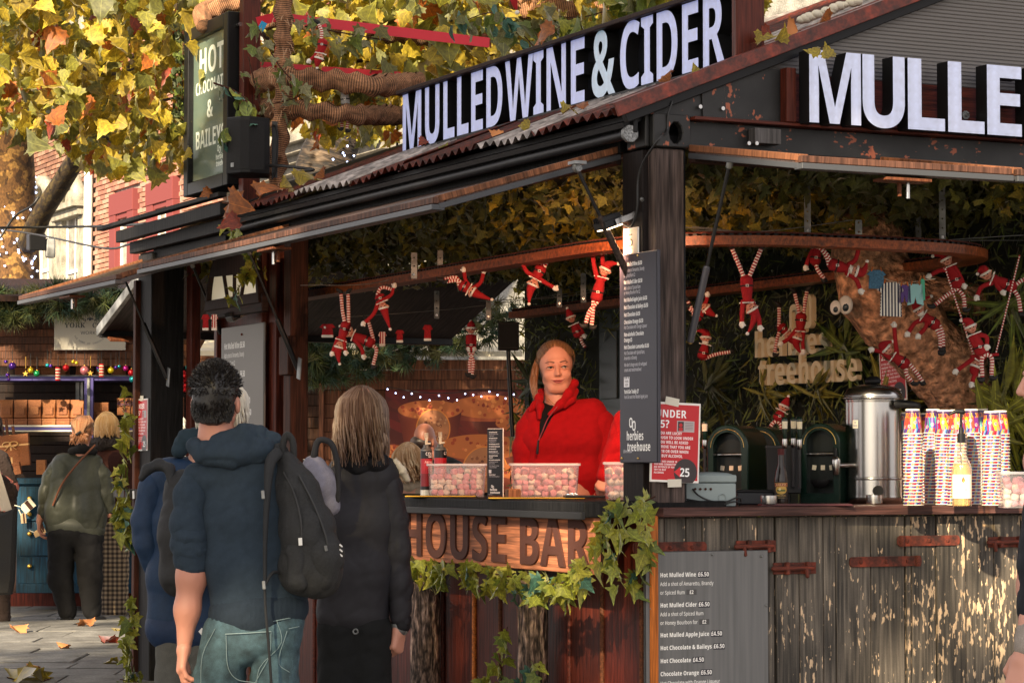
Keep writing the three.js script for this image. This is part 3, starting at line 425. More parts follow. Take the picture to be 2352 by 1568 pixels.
// strip of metal hangers, wooden track loop, wires
const trackY = 2.17;
const loopPts = (() => { const L = []; const rx = .9, cx = 1.2; const c = (t) => { const a = t * PI; return [cx - rx * Math.sign(cos(a)) * pow(abs(cos(a)), .62), -1.25 + .9 * pow(sin(a), .8)]; }; for (let z = -5.4; z < -1.3; z += .25) L.push(V(.3, trackY, z)); for (let i = 0; i <= 24; i++) { const [x, z] = c(i / 24); L.push(V(x, trackY, z)); } for (let z = -1.45; z > -5.6; z -= .25) L.push(V(2.1, trackY, z)); return L; })();
{
  const tr = thing('model_railway_track', 'orange brown wooden track loop hung round the inside of the bar, above the dolls', 'track shelf');
  const wd = .11, th = .038, pos = [], idx = [], n = loopPts.length, uv = [];
  for (let i = 0; i < n; i++) { const t = loopPts[min(n - 1, i + 1)].clone().sub(loopPts[max(0, i - 1)]).normalize(), s = V(t.z, 0, -t.x); for (const [a, b] of [[-1, -1], [1, -1], [1, 1], [-1, 1]]) { const p = loopPts[i].clone().addScaledVector(s, a * wd / 2); pos.push(p.x, p.y + b * th / 2, p.z); uv.push(i * .14, a * .1 + b * .2); } }
  for (let i = 0; i < n - 1; i++) for (let k = 0; k < 4; k++) { const a = i * 4 + k, b = i * 4 + (k + 1) % 4; idx.push(a, b, a + 4, b, b + 4, a + 4); }
  let g = new THREE.BufferGeometry(); g.setAttribute('position', new THREE.Float32BufferAttribute(pos, 3)); g.setAttribute('uv', new THREE.Float32BufferAttribute(uv, 2)); g.setIndex(idx); g = g.toNonIndexed(); g.computeVertexNormals();
  part('track_bed', g, mat(C(.55, .13, .03), { map: T.grain, roughness: .5, side: THREE.DoubleSide }), tr);
  const sl = []; const cv = new THREE.CatmullRomCurve3(loopPts), N = 330; for (let i = 0; i < N; i++) { const p = cv.getPointAt(i / N), t = cv.getTangentAt(i / N); sl.push(bx(.09, .01, .018, [p.x, p.y + .024, p.z], [0, atan2(t.x, t.z), 0])); }
  const s = part('sleepers', sl, MT.blackP, tr); s.userData.kind = 'stuff';
  for (const k of [-.035, .035]) { const L = loopPts.map((p, i) => { const t = loopPts[min(n - 1, i + 1)].clone().sub(loopPts[max(0, i - 1)]).normalize(); return p.clone().add(V(t.z * k, .033, -t.x * k)); }); part('rail', limb(L, .004, 4), MT.rust, tr); }
  const hang = (x, y, x2 = x) => { const g = []; const p = atD(x, y, x2); return p; };
  const where = ['tallest of those on the right, left of the tree', 'short one in front of the carved tree', 'right of the carved tree, above the front track', 'in shadow behind the tall right hand one', 'left one above the front track, left opening', 'set back beside the left one, left opening', 'down to the inner track above the garland', 'beside the grey strut right of the post', 'on the inner track near the loudspeaker', 'on the inner track left of the dangling doll', 'behind the doll hanging by both hands', 'in shadow at the far right'];
  let wi = 0; const strip = (px, ptop, pbot, d) => { const a = atD(px, ptop, d), b = atD(px, pbot, d), h = a.y - b.y, s = rrect(.028, h, .003); for (let y = -h / 2 + .02; y < h / 2; y += .04) { const q = new THREE.Path(); q.absellipse(0, y, .005, .005, 0, TAU); s.holes.push(q); } const o = frame(thing('metal_hanger', 'perforated steel strip, ' + where[wi++], 'bracket', [0, 0, 0], 0, 'perforated steel strips under the leafy ceiling'), a.clone().lerp(b, .5)); part('strip', plate(s, .003, 0, 2), MT.galv, o); part('fixing_bolt', place(new THREE.CylinderGeometry(.007, .007, .01, 6), [0, -h / 2 + .02, .006], [PI / 2, 0, 0]), MT.steel, o); return o; };
  strip(1855, 378, 540, 10.9); strip(1973, 505, 566, 10.6); strip(2165, 402, 555, 11.1); strip(2110, 440, 560, 12.2); strip(951, 580, 640, 12.1); strip(1011, 575, 620, 12.9); strip(1003, 668, 732, 14.2); strip(1524, 640, 690, 13.6); strip(1122, 690, 735, 14.3); strip(1285, 662, 705, 14); strip(1340, 628, 695, 13.4); strip(2250, 470, 562, 12);
  const w = thing('wire', 'thin sagging wires strung between the hangers over the track', 'wire');
  for (const [a, b, d, s] of [[[1590, 520], [2352, 540], 10.9, .05], [[1590, 528], [2352, 552], 11.2, .02], [[690, 655], [1010, 610], 12.5, .04], [[690, 735], [1430, 655], 14.2, .03], [[1100, 690], [1430, 660], 13.5, .02], [[1500, 515], [1960, 505], 10.8, .04]]) { const p = atD(...a, d), q = atD(...b, d + .3), m = p.clone().lerp(q, .5); m.y -= s; part('strand', limb([p, m, q], .0022, 5, 8), MT.galv, w); }
}
// leafy ceiling and leafy back wall
{
  const ce = thing('leaf_ceiling', 'dark green and gold artificial leaf netting under the bar roof, the gold put in for light on it', 'leaf netting');
  const L = []; for (let i = 0; i < 6200; i++) { const x = rr(.06, 2.4), z = rr(-5.98, -.08), n = noise(x * 1.3 + 7, z * 1.1, 3), y = 2.50 - pow(rnd(), 1.4) * (.16 + .12 * n); const k = n + rr(-.3, .3); const m = k > .38 ? LM.gold : k > .2 ? LM.wallY : k > -.1 ? LM.olive : LM.wall; L.push({ g: pick(LG.ivy), m, p: V(x, y, z), r: [rr(-2.2, -.6), rr(0, 6.3), rr(-.6, .6)], s: rr(.05, .085), d: V(x, y, z).distanceTo(EYE) }); }  // gold and yellow leaf colours also stand in for warm light on the netting
  L.sort((a, b) => a.d - b.d + (b.p.y - a.p.y) * -8); leaves(ce, L);
  const wl = thing('leaf_wall', 'wall of dark artificial leaves and ferns behind the bar', 'leaf wall');
  const Q = []; for (let i = 0; i < 7000; i++) { const y = rr(1.0, 2.5), z = rr(-6.0, -.1), n = noise(y * 2, z * 1.6, 9) + .3 * noise(y * 7, z * 7, 2), k = n + rr(-.35, .35); if (z < -4.35 && z > -4.95 && y < 2.05 && y > 1.1) continue; const o = n > .15; Q.push({ g: o ? pick(LG.oval) : pick(LG.ivy), m: k > .4 ? LM.wallY : k > .05 ? LM.wall : k > -.2 ? LM.ivyD : LM.wallD, p: V(2.42 - rr(.01, .14), y, z), r: [rr(-.9, .6), -PI / 2 + rr(-1, 1), rr(-2.5, 2.5)], s: rr(.06, .11) }); }
  for (const [px, py, s, n, m] of [[2040, 930, .3, 26, LM.wallY], [1640, 890, .26, 30, LM.wall], [1880, 900, .24, 26, LM.wallY], [1230, 880, .28, 26, LM.wallD], [2330, 930, .4, 40, LM.ivyY], [2300, 990, .35, 30, LM.ivyY], [1600, 1000, .24, 24, LM.wall], [1760, 905, .24, 24, LM.wallY], [1950, 800, .3, 26, LM.ivyD], [1195, 985, .22, 20, LM.wallY], [2330, 700, .3, 30, LM.ivyD]]) { const c = atX(px, py, 2.26); for (let i = 0; i < n; i++) { const a = i / n * TAU * 1; Q.unshift({ g: LG.blade[0], m, p: c.clone().add(V(rr(-.04, .04), rr(-.03, .03), rr(-.03, .03))), r: [rr(-.5, .5), -PI / 2 + rr(-.8, .8), a + rr(-.2, .2)], s: s * rr(.6, 1.1) }); } }
  leaves(wl, Q);
  HP('back_door', bx(.03, 1.2, .58, [2.41, 1.62, -4.65], [0, 0, 0], .004), mat(C(.03, .05, .055), { roughness: .4 })); for (const [y, z] of [[1.85, -4.52], [1.85, -4.8], [1.35, -4.52], [1.35, -4.8]]) HP('door_panel', bx(.012, .4, .2, [2.39, y, z], [0, 0, 0], .004), mat(C(.02, .032, .036), { roughness: .4 }));
}
// ---------------------------------------------------------------- signs, menus, posters
T.cloud = tex(pixels(128, 128, (u, v) => clamp(.8 + tn(u, v, 4, 4, 2, 3) * .5)), [2.5, 2.5]);
const ledFace = (r, g, b, k) => new THREE.MeshStandardMaterial({ color: C(.50, .53, .66), emissive: C(r, g, b), emissiveIntensity: k, emissiveMap: T.cloud, roughness: .28 });
const lettM = [ledFace(.30, .40, .95, .17), MT.blackP], lettM2 = [ledFace(.55, .62, .9, .16), MT.blackP], lettT = [ledFace(.25, .55, .7, .15), MT.blackP];
function standing(ls, parent, m, pos, turn, name = 'letter') { const g = new THREE.Group(); for (const { ch, g: geo } of ls) { const o = new THREE.Mesh(geo, ch === '&' && m === lettM ? lettT : m); o.name = name; o.castShadow = o.receiveShadow = true; o.position.set(...pos); o.rotation.y = turn; parent.add(o); } }
{ // long sign on the roof slope, facing the square
  const s = thing('roof_sign', 'long roof sign of glowing white letters reading MULLED WINE & CIDER', 'sign');
  const z0 = -.1, z1 = -3.36, X = .42;
  part('back_board', bx(.03, .30, z0 - z1 + .06, [X + .10, 3.0, (z0 + z1) / 2], [0, 0, 0], .004), mat(C(.008, .009, .014), { roughness: .3 }), s);
  part('top_cover', bx(.14, .02, z0 - z1 + .1, [X + .06, 3.155, (z0 + z1) / 2], [0, 0, .06], .004), MT.dkbrown, s);
  part('base_rail', bx(.1, .03, z0 - z1 + .06, [X + .06, 2.835, (z0 + z1) / 2], [0, 0, 0], .004), MT.blackP, s);
  part('end_post', bx(.13, .36, .04, [X + .06, 3.0, -.075], [0, 0, 0], .006), MT.redwood, s);
  let w = 0; const txt = 'MULLED WINE & CIDER', ls = []; const raw = letters('MULLEDWINE&CIDER', font, 3.12, .285, .062, 0, -.035, 5);
  const add = { 6: .02, 10: .045, 11: .035 }; let off = 0; raw.forEach((l, i) => { off += add[i] ?? 0; l.g.translate(off, 0, 0); });
  standing(raw, s, lettM, [X + .085, 2.855, z1 - .06], -PI / 2);
}
{ // gable sign
  const s = thing('gable_sign', 'glowing white block letters MULLED on the gable over the right hand side', 'sign');
  const w = [[.645, .24, 'M'], [.893, .20, 'U'], [1.108, .178, 'L'], [1.302, .178, 'L'], [1.494, .172, 'E'], [1.69, .2, 'D']];
  for (const [x, ww, ch] of w) { const [l] = letters(ch, font, 1, .285, .075, 0, 0, 6), b = new THREE.Box3().setFromBufferAttribute(l.g.attributes.position); l.g.translate(-b.min.x, 0, 0); l.g.scale(ww / (b.max.x - b.min.x), 1, 1); standing([{ ch, g: l.g }], s, lettM2, [x, 2.592, .035], 0); }
  part('washer', place(new THREE.CylinderGeometry(.018, .018, .006, 18), [1.457, 2.68, .014], [PI / 2, 0, 0]), MT.galv, s); part('coach_screw', place(new THREE.CylinderGeometry(.008, .008, .014, 6), [1.457, 2.68, .02], [PI / 2, 0, 0]), MT.steel, s);
}
function logo(x, cx, y, s, col = '#fff') { x.strokeStyle = col; x.lineWidth = s * .05; for (const k of [-1, 1]) { x.beginPath(); x.roundRect(cx + k * s * .09 - s * .08 - s * .06, y - s * .62 + (k > 0 ? s * .09 : 0), s * .15, s * .24, s * .07); x.stroke(); } textLines(x, [['herbies', cx - s * .42, y, s * .34, 'bold', col, .82], ['treehouse', cx - s * .38, y + s * .31, s * .34, 'bold', col, .82]]); }
const sideBoard = (name, label, cat, X, zc, yc, w, h, d, front, edge, bev = .004) => { const o = thing(name, label, cat, [X, yc, zc], -PI / 2); part('panel', bx(w, h, d, [0, 0, -d / 2], [0, 0, 0], bev), edge, o); if (front) part('print', place(new THREE.PlaneGeometry(w - bev * 2, h - bev * 2), [0, 0, .002]), front, o); return o; };
{ // light box
  const za = atX(430, 300, .05).z, zb = atX(531, 300, .05).z, w = zb - za, zc = (za + zb) / 2, y1 = atX(531, 26, .05).y, y0 = atX(531, 424, .05).y, h = y1 - y0;
  const o = thing('hanging_sign', 'black framed light box reading HOT CHOCOLATE & BAILEYS on the roof', 'sign', [.05, (y0 + y1) / 2, zc], -PI / 2);
  part('case', bx(w, h, .11, [0, 0, -.07], [0, 0, 0], .006), MT.blackP, o);
  const t = .075; part('frame', [bx(t, h, .05, [-w / 2 + t / 2, 0, 0], [0, 0, 0], .006), bx(t, h, .05, [w / 2 - t / 2, 0, 0], [0, 0, 0], .006), bx(w - 2 * t, t, .05, [0, h / 2 - t / 2, 0], [0, 0, 0], .006), bx(w - 2 * t, t, .05, [0, -h / 2 + t / 2, 0], [0, 0, 0], .006)], MT.blackP, o);
  const m = print(440, 700, (x, W, H) => { x.fillStyle = '#5a6c62'; x.fillRect(0, 0, W, H); x.textAlign = 'center'; textLines(x, [['HOT', W / 2, 180, 180, 'bold', '#e8efe4', .86, 'center'], ['CHOCOLATE', W / 2 - 4, 272, 84, 'bold', '#e8efe4', .78, 'center'], ['&', W / 2 - 12, 400, 120, 'bold', '#e8efe4', .9, 'center'], ['BAILEYS', W / 2 - 10, 540, 122, 'bold', '#e8efe4', .78, 'center']]); logo(x, W - 110, 620, 108, '#e8efe4'); }, { roughness: .6 });
  part('print', place(new THREE.PlaneGeometry(w - 2 * t, h - 2 * t), [0, 0, -.01]), m, o); part('pane', bx(w - 2 * t, h - 2 * t, .004, [0, 0, .006]), pmat(C(1, 1, 1), { transmission: 1, thickness: 0, roughness: .1, specularIntensity: .25 }), o);
  for (const y of [.42, -.4]) part('bolt', cyl(.012, .012, .06, [w / 2 + .02, h * y, -.03], [0, 0, PI / 2], 8), MT.steel, o);
  const p = atX(561, 250, .1); solo('sign_post', 'red stained timber post holding the chocolate light box', 'post', bx(.1, y1 - y0 + .18, .075, [p.x + .03, (y0 + y1) / 2 - .03, p.z], [0, 0, 0], .005), MT.redwood);
}
{ // carved bar sign
  const X = -.245, z0 = -.02, H = .228;
  const o = thing('bar_sign', 'orange brown timber board with burnt letters TREEHOUSE BAR under the counter', 'sign', [X, .958, 0], -PI / 2);
  part('board', bx(2.55, H, .035, [-2.55 / 2 + z0, 0, -.02], [0, 0, 0], .005, 1), mat(C(.85, .30, .14), { map: T.grain, bumpMap: T.grainB, bumpScale: .002 }), o);
  const ls = letters('TREEHOUSE BAR', font, 2.5, .185, .012, 0, 0, 5); standing(ls, o, mat(C(.10, .028, .016), { map: T.fine }), [0, 0, 0], 0); o.children.slice(1).forEach((l) => { l.position.set(-2.53 + z0 + .01, -.092, -.006); });
}
{ // number plaque
  const za = atX(1434, 555, -.012).z, zb = atX(1467, 555, -.012).z, y1 = atX(1450, 532, -.012).y, y0 = atX(1450, 580, -.012).y;
  sideBoard('number_plaque', 'small white plaque with the number 5 on the corner post', 'sign', -.014, (za + zb) / 2, (y0 + y1) / 2, abs(zb - za), y1 - y0 + .03, .006, print(128, 200, (x, W, H) => { x.fillStyle = '#b0aba0'; x.fillRect(0, 0, W, H); textLines(x, [['5', W / 2, 132, 130, '', '#1a1a1a', .8, 'center']]); }), MT.white);
}
const menuLines = (k) => [['Hot Mulled Wine £6.50', 252, 1], ['Add a shot of Amaretto, Brandy', 288, 0], ['or Spiced Rum £2', 320, 0], ['Hot Mulled Cider £6.50', 364, 1], ['Add a shot of Spiced Rum', 400, 0], ['or Honey Bourbon for £2', 430, 0], ['Hot Mulled Apple Juice £4.50', 477, 1], ['Hot Chocolate & Baileys £6.50', 524, 1], ['Hot Chocolate £4.50', 571, 1], ['Chocolate Orange £6.50', 618, 1], ['Hot Chocolate with Orange Liqueur', 650, 0], ['Non-alcoholic Chocolate', 697, 1], ['Orange £5', 732, 1], ['Hot Chocolate Lumumba £6.50', 778, 1], ['Hot Chocolate with Spiced Rum,', 813, 0], ['Amaretto or Brandy', 845, 0], ["We don't charge extra for whipped", 888, 2], ['cream and marshmallows!', 920, 2], ['York Gin Toddy £7', 1060, 1], ['York Gin and Hot Mulled Apple Juice', 1092, 0]];
const menuTex = (bg, fs) => (x, W, H) => {
  x.fillStyle = bg; x.fillRect(0, 0, W, H); const k = H / 1315;
  for (const [t, y, b] of menuLines()) textLines(x, [[t, W * .115, (y - 178) * k, fs * (b === 1 ? 1 : .86), b === 1 ? 'bold' : b === 2 ? 'italic' : '', b === 1 ? '#fff' : '#d8d8e0', .62]]);
  x.fillStyle = '#e8e8ee'; const gx = W * .11, gy = 775 * k, gw = W * .15, gh = 66 * k; x.fillRect(gx, gy + gh * .2, gw, gh * .8); for (let i = 0; i < 4; i++) x.fillRect(gx + i * gw * .29, gy, gw * .14, gh * .3); textLines(x, [['YORK', gx + gw / 2, gy + gh * .55, gh * .33, 'bold', bg, .8, 'center', 'serif'], ['GIN', gx + gw / 2, gy + gh * .9, gh * .36, 'bold', bg, .9, 'center', 'serif']]);
  logo(x, W * .37, (1355 - 178) * k, W * .46); textLines(x, [['@herbiesuk', W * .09, (1435 - 178) * k, fs * .8, '', '#d8d8e0', .75]]);
};
const menuFace = print(512, 1400, menuTex('#2b2936', 38), { roughness: .42 });
{
  const zc = (-.2 + .10) / 2, y1 = atX(1520, 571, -.03).y, y0 = atX(1520, 1063, -.03).y;
  const o = sideBoard('menu_board', 'tall dark drinks menu board on the corner post below the number plaque', 'menu board', -.03, zc, (y0 + y1) / 2, .30, y1 - y0, .014, menuFace, mat(C(.03, .03, .045), { roughness: .35 }));
  for (const [x, y] of [[-.13, .39], [.0, .39], [-.13, -.385], [0, -.385]]) part('screw', sph(.005, [x, y, .003], 8), MT.brass, o);
  const a = -4.74, b = -4.08, Y = 2.007, o2 = sideBoard('menu_board', 'grey drinks menu board on the red panel behind the dark haired man', 'menu board', -.045, (a + b) / 2, Y - .45, b - a, .9, .012, print(640, 900, (x, W, H) => { x.fillStyle = '#6d6862'; x.fillRect(0, 0, W, H); menuLines().slice(0, 12).forEach(([t, y, bb], i) => textLines(x, [[t, W * .07, 118 + [0, 40, 78, 135, 172, 205, 260, 315, 370, 425, 465, 520][i] * 1.16, bb === 1 ? 46 : 34, bb === 1 ? 'bold' : '', '#f4f2ee', .64]])); }, { roughness: .45 }), mat(C(.15, .14, .13), { roughness: .45 }));
  part('screw', sph(.007, [0, .40, .003], 8), MT.rust, o2);
  // board on the shutter door
  const B = thing('menu_board', 'large grey timber drinks menu screwed to the left shutter door', 'menu board', [.224, .475, .03], 0);
  part('panel', bx(.544, .91, .014, [0, 0, -.009], [0, 0, 0], .003), wood(C(.13, .125, .125)), B);
  const g0 = pixels(256, 256, (u, v) => .41 + tn(u, v, 26, 1.4, 6, 4) * .10 + tn(u, v, 4, 1, 2, 2) * .04);
  part('print', place(new THREE.PlaneGeometry(.538, .904), [0, 0, .001]), print(1024, 1720, (x, W, H) => {
    x.drawImage(g0, 0, 0, W, H); const k = W / 685, L = [['Hot Mulled Wine', '£6.50', 565, 1], ['Add a shot of Amaretto, Brandy', '', 607, 0], ['or Spiced Rum', '£2', 648, 0], ['Hot Mulled Cider', '£6.50', 710, 1], ['Add a shot of Spiced Rum', '', 752, 0], ['or Honey Bourbon for', '£2', 793, 0], ['Hot Mulled Apple Juice', '£4.50', 853, 1], ['Hot Chocolate & Baileys', '£6.50', 915, 1], ['Hot Chocolate', '£4.50', 977, 1], ['Chocolate Orange', '£6.50', 1039, 1], ['Hot Chocolate with Orange Liqueur', '', 1082, 0], ['Non-alcoholic Chocolate Orange', '£5', 1142, 1], ['Hot Chocolate Lumumba', '£6.50', 1203, 1], ['Hot Chocolate with Spiced Rum,', '', 1245, 0], ['Amaretto or Brandy', '', 1286, 0]];
    for (const [t, p, y, b] of L) { const fs = (b ? 29 : 25) * k; x.font = `${b ? 'bold' : ''} ${fs}px sans-serif`; const sq = b ? .86 : .84, X0 = 78 * k, Y0 = (y - 445) * k; textLines(x, [[t, X0, Y0, fs, b ? 'bold' : '', '#fffdf8', sq]]); x.font = `${b ? 'bold' : ''} ${fs}px sans-serif`; if (p) { const w = x.measureText(t).width * sq + X0 + 10 * k, pw = x.measureText(p).width * sq; x.fillStyle = b ? '#2a2730' : '#4a4847'; x.fillRect(w - 2, Y0 - fs * .85, pw + (b ? 4 : 34 * k), fs * 1.05); textLines(x, [[p, w + (b ? 0 : 16 * k), Y0, fs, 'bold', '#fffdf8', sq]]); } }
  }, { roughness: .5 }), B);
  for (const [x, y] of [[-.25, .24], [.26, .24], [.24, .43], [.02, .44]]) part('screw', sph(.005, [x, y, .004], 8), MT.galv, B);
}
const under = (x, W, H) => {
  x.fillStyle = '#efe9e4'; x.fillRect(0, 0, W, H); x.fillStyle = '#c5131f'; x.fillRect(W * .03, H * .025, W * .94, H * .95);
  textLines(x, [['UNDER', W * .07, H * .19, H * .135, 'bold', '#fff', .98], ['25?', W * .07, H * .32, H * .135, 'bold', '#fff', .98], ['IF YOU ARE LUCKY', W * .07, H * .405, H * .052, 'bold', '#fff', .86], ['ENOUGH TO LOOK UNDER', W * .07, H * .462, H * .052, 'bold', '#fff', .86], ['25 YOU WILL BE ASKED', W * .07, H * .519, H * .052, 'bold', '#fff', .86], ['TO PROVE THAT YOU ARE', W * .07, H * .576, H * .052, 'bold', '#fff', .84], ['AGE 18 OR OVER WHEN', W * .07, H * .633, H * .052, 'bold', '#fff', .86], ['YOU BUY ALCOHOL', W * .07, H * .69, H * .052, 'bold', '#fff', .86], ['IF YOU ARE UNDER 18', W * .07, H * .755, H * .032, 'bold', '#fff'], ['YOU ARE COMMITTING', W * .07, H * .79, H * .032, 'bold', '#fff'], ['AN OFFENCE IF YOU', W * .07, H * .825, H * .032, 'bold', '#fff'], ['TRY TO BUY', W * .07, H * .86, H * .032, 'bold', '#fff'], ['ALCOHOL', W * .07, H * .895, H * .032, 'bold', '#fff']]);
  x.fillStyle = '#b9aeb0'; x.fillRect(W * .52, H * .225, W * .36, H * .14); x.fillStyle = '#3a2a2c'; x.fillRect(W * .54, H * .235, W * .12, H * .12); x.fillStyle = '#c5131f'; x.beginPath(); x.arc(W * .6, H * .28, W * .035, 0, 7); x.fill(); x.fillRect(W * .56, H * .31, W * .08, H * .045); x.fillStyle = '#877a7c'; for (let i = 0; i < 5; i++) x.fillRect(W * .69, H * (.245 + i * .02), W * .16, H * .008);
  x.fillStyle = '#33282a'; x.beginPath(); x.arc(W * .72, H * .87, W * .24, 0, 7); x.fill(); x.fillStyle = '#d8232c'; x.beginPath(); x.moveTo(W * .48, H * .87); x.lineTo(W * .62, H * .8); x.lineTo(W * .62, H * .94); x.fill(); textLines(x, [['25', W * .6, H * .925, H * .15, 'bold', '#fff', .9]]);
};
{
  const face = print(420, 600, under, { roughness: .3 });
  const o = thing('age_poster', 'red UNDER 25 age check poster taped to the corner post', 'poster', [.092, 1.343, .016], 0); o.rotation.z = -.035;
  part('sheet', bx(.215, .305, .002, [0, 0, 0]), MT.white, o); part('print', place(new THREE.PlaneGeometry(.213, .303), [0, 0, .003]), face, o); part('tape', bx(.06, .03, .001, [-.02, .155, .004], [0, 0, -.15]), MT.tape, o); part('tape', bx(.06, .03, .001, [.0, -.155, .004], [0, 0, .05]), MT.tape, o);
  const z = -5.9, y1 = atX(321, 915, -.105).y, o2 = sideBoard('age_poster', 'red UNDER 25 age check poster on the far left post beside ivy', 'poster', -.106, -5.94, y1 - .155, .215, .305, .002, face, MT.white, .001); part('tape', bx(.06, .03, .001, [0, .155, .004]), MT.tape, o2);
  const c = atX(2052, 850, 2.24), o3 = thing('age_poster', 'red UNDER 25 age check poster in shade under the carved tree', 'poster', c, -PI / 2); o3.rotation.z = .08; part('sheet', bx(.215, .305, .002), MT.white, o3); part('print', place(new THREE.PlaneGeometry(.213, .303), [0, 0, .003]), face, o3);
}
{ // wall lettering
  const o = thing('wall_lettering', 'cream cut out lettering herbies treehouse among the wall leaves', 'sign', [2.28, 0, 0]);
  const cm = mat(C(.85, .74, .50), { roughness: .7 });
  const put = (txt, x0, x1, yb, h) => { const a = atX(x0, yb, 2.28), b = atX(x1, yb, 2.28); standing(letters(txt, font, abs(b.z - a.z), h, .03, 0, 0, 5), o, cm, [0, a.y, a.z], -PI / 2); };
  put('treehouse', 1752, 1984, 886, .14); put('herbies', 1742, 1915, 822, .13);
  for (const [x, y, w, h] of [[1835, 735, 36, 70], [1866, 715, 34, 76]]) { const c = atX(x, y, 2.28), k = .0023, s = rrect(w * k, h * k, w * k * .48), q = new THREE.Path(rrect(w * k * .45, h * k * .62, w * k * .2).getPoints(4)); s.holes.push(q); part('loop', place(plate(s, .03), [0, c.y, c.z], [0, -PI / 2, 0]), cm, o); }
}
{ // arched light panel over the menu
  const a = atX(486, 640, -.12).z, b = atX(612, 640, -.12).z, w = b - a, y0 = atX(606, 696, -.12).y, y1 = atX(606, 560, -.12).y, h = y1 - y0;
  const o = thing('arched_panel', 'arched white light panel in a dark wooden frame under the flap', 'light panel', [-.12, y0, (a + b) / 2], -PI / 2);
  const out = (k) => { const s = new THREE.Shape(), W = w * k; s.moveTo(-W / 2, 0); s.lineTo(W / 2, 0); s.quadraticCurveTo(W * .46, h * .75 * k, W * .22, h * k); s.lineTo(-W * .22, h * k); s.quadraticCurveTo(-W * .46, h * .75 * k, -W / 2, 0); return s; };
  const s = out(1); s.holes.push(new THREE.Path(place(new THREE.BufferGeometry().setFromPoints(out(.80).getPoints(6)), [0, .08, 0]) && out(.90).getPoints(6).map((p) => new THREE.Vector2(p.x, p.y + .055))));
  part('frame', plate(s, .04, .004), MT.dkbrown, o); part('panel', place(plate(out(.93), .01), [0, .04, .006]), mat(C(.72, .66, .54), { roughness: .3, emissive: C(.9, .75, .5), emissiveIntensity: .10 }), o);
  for (const [x, r] of [[0, 0], [-.15, .42], [.15, -.42]]) part('mullion', bx(.022, h * .8, .02, [x, h * .48, .02], [0, 0, r], .003), MT.dkbrown, o);
  part('bottom_board', bx(w * 1.02, .09, .04, [0, .0, .01], [0, 0, 0], .005, 1), MT.dkbrown, o);
}
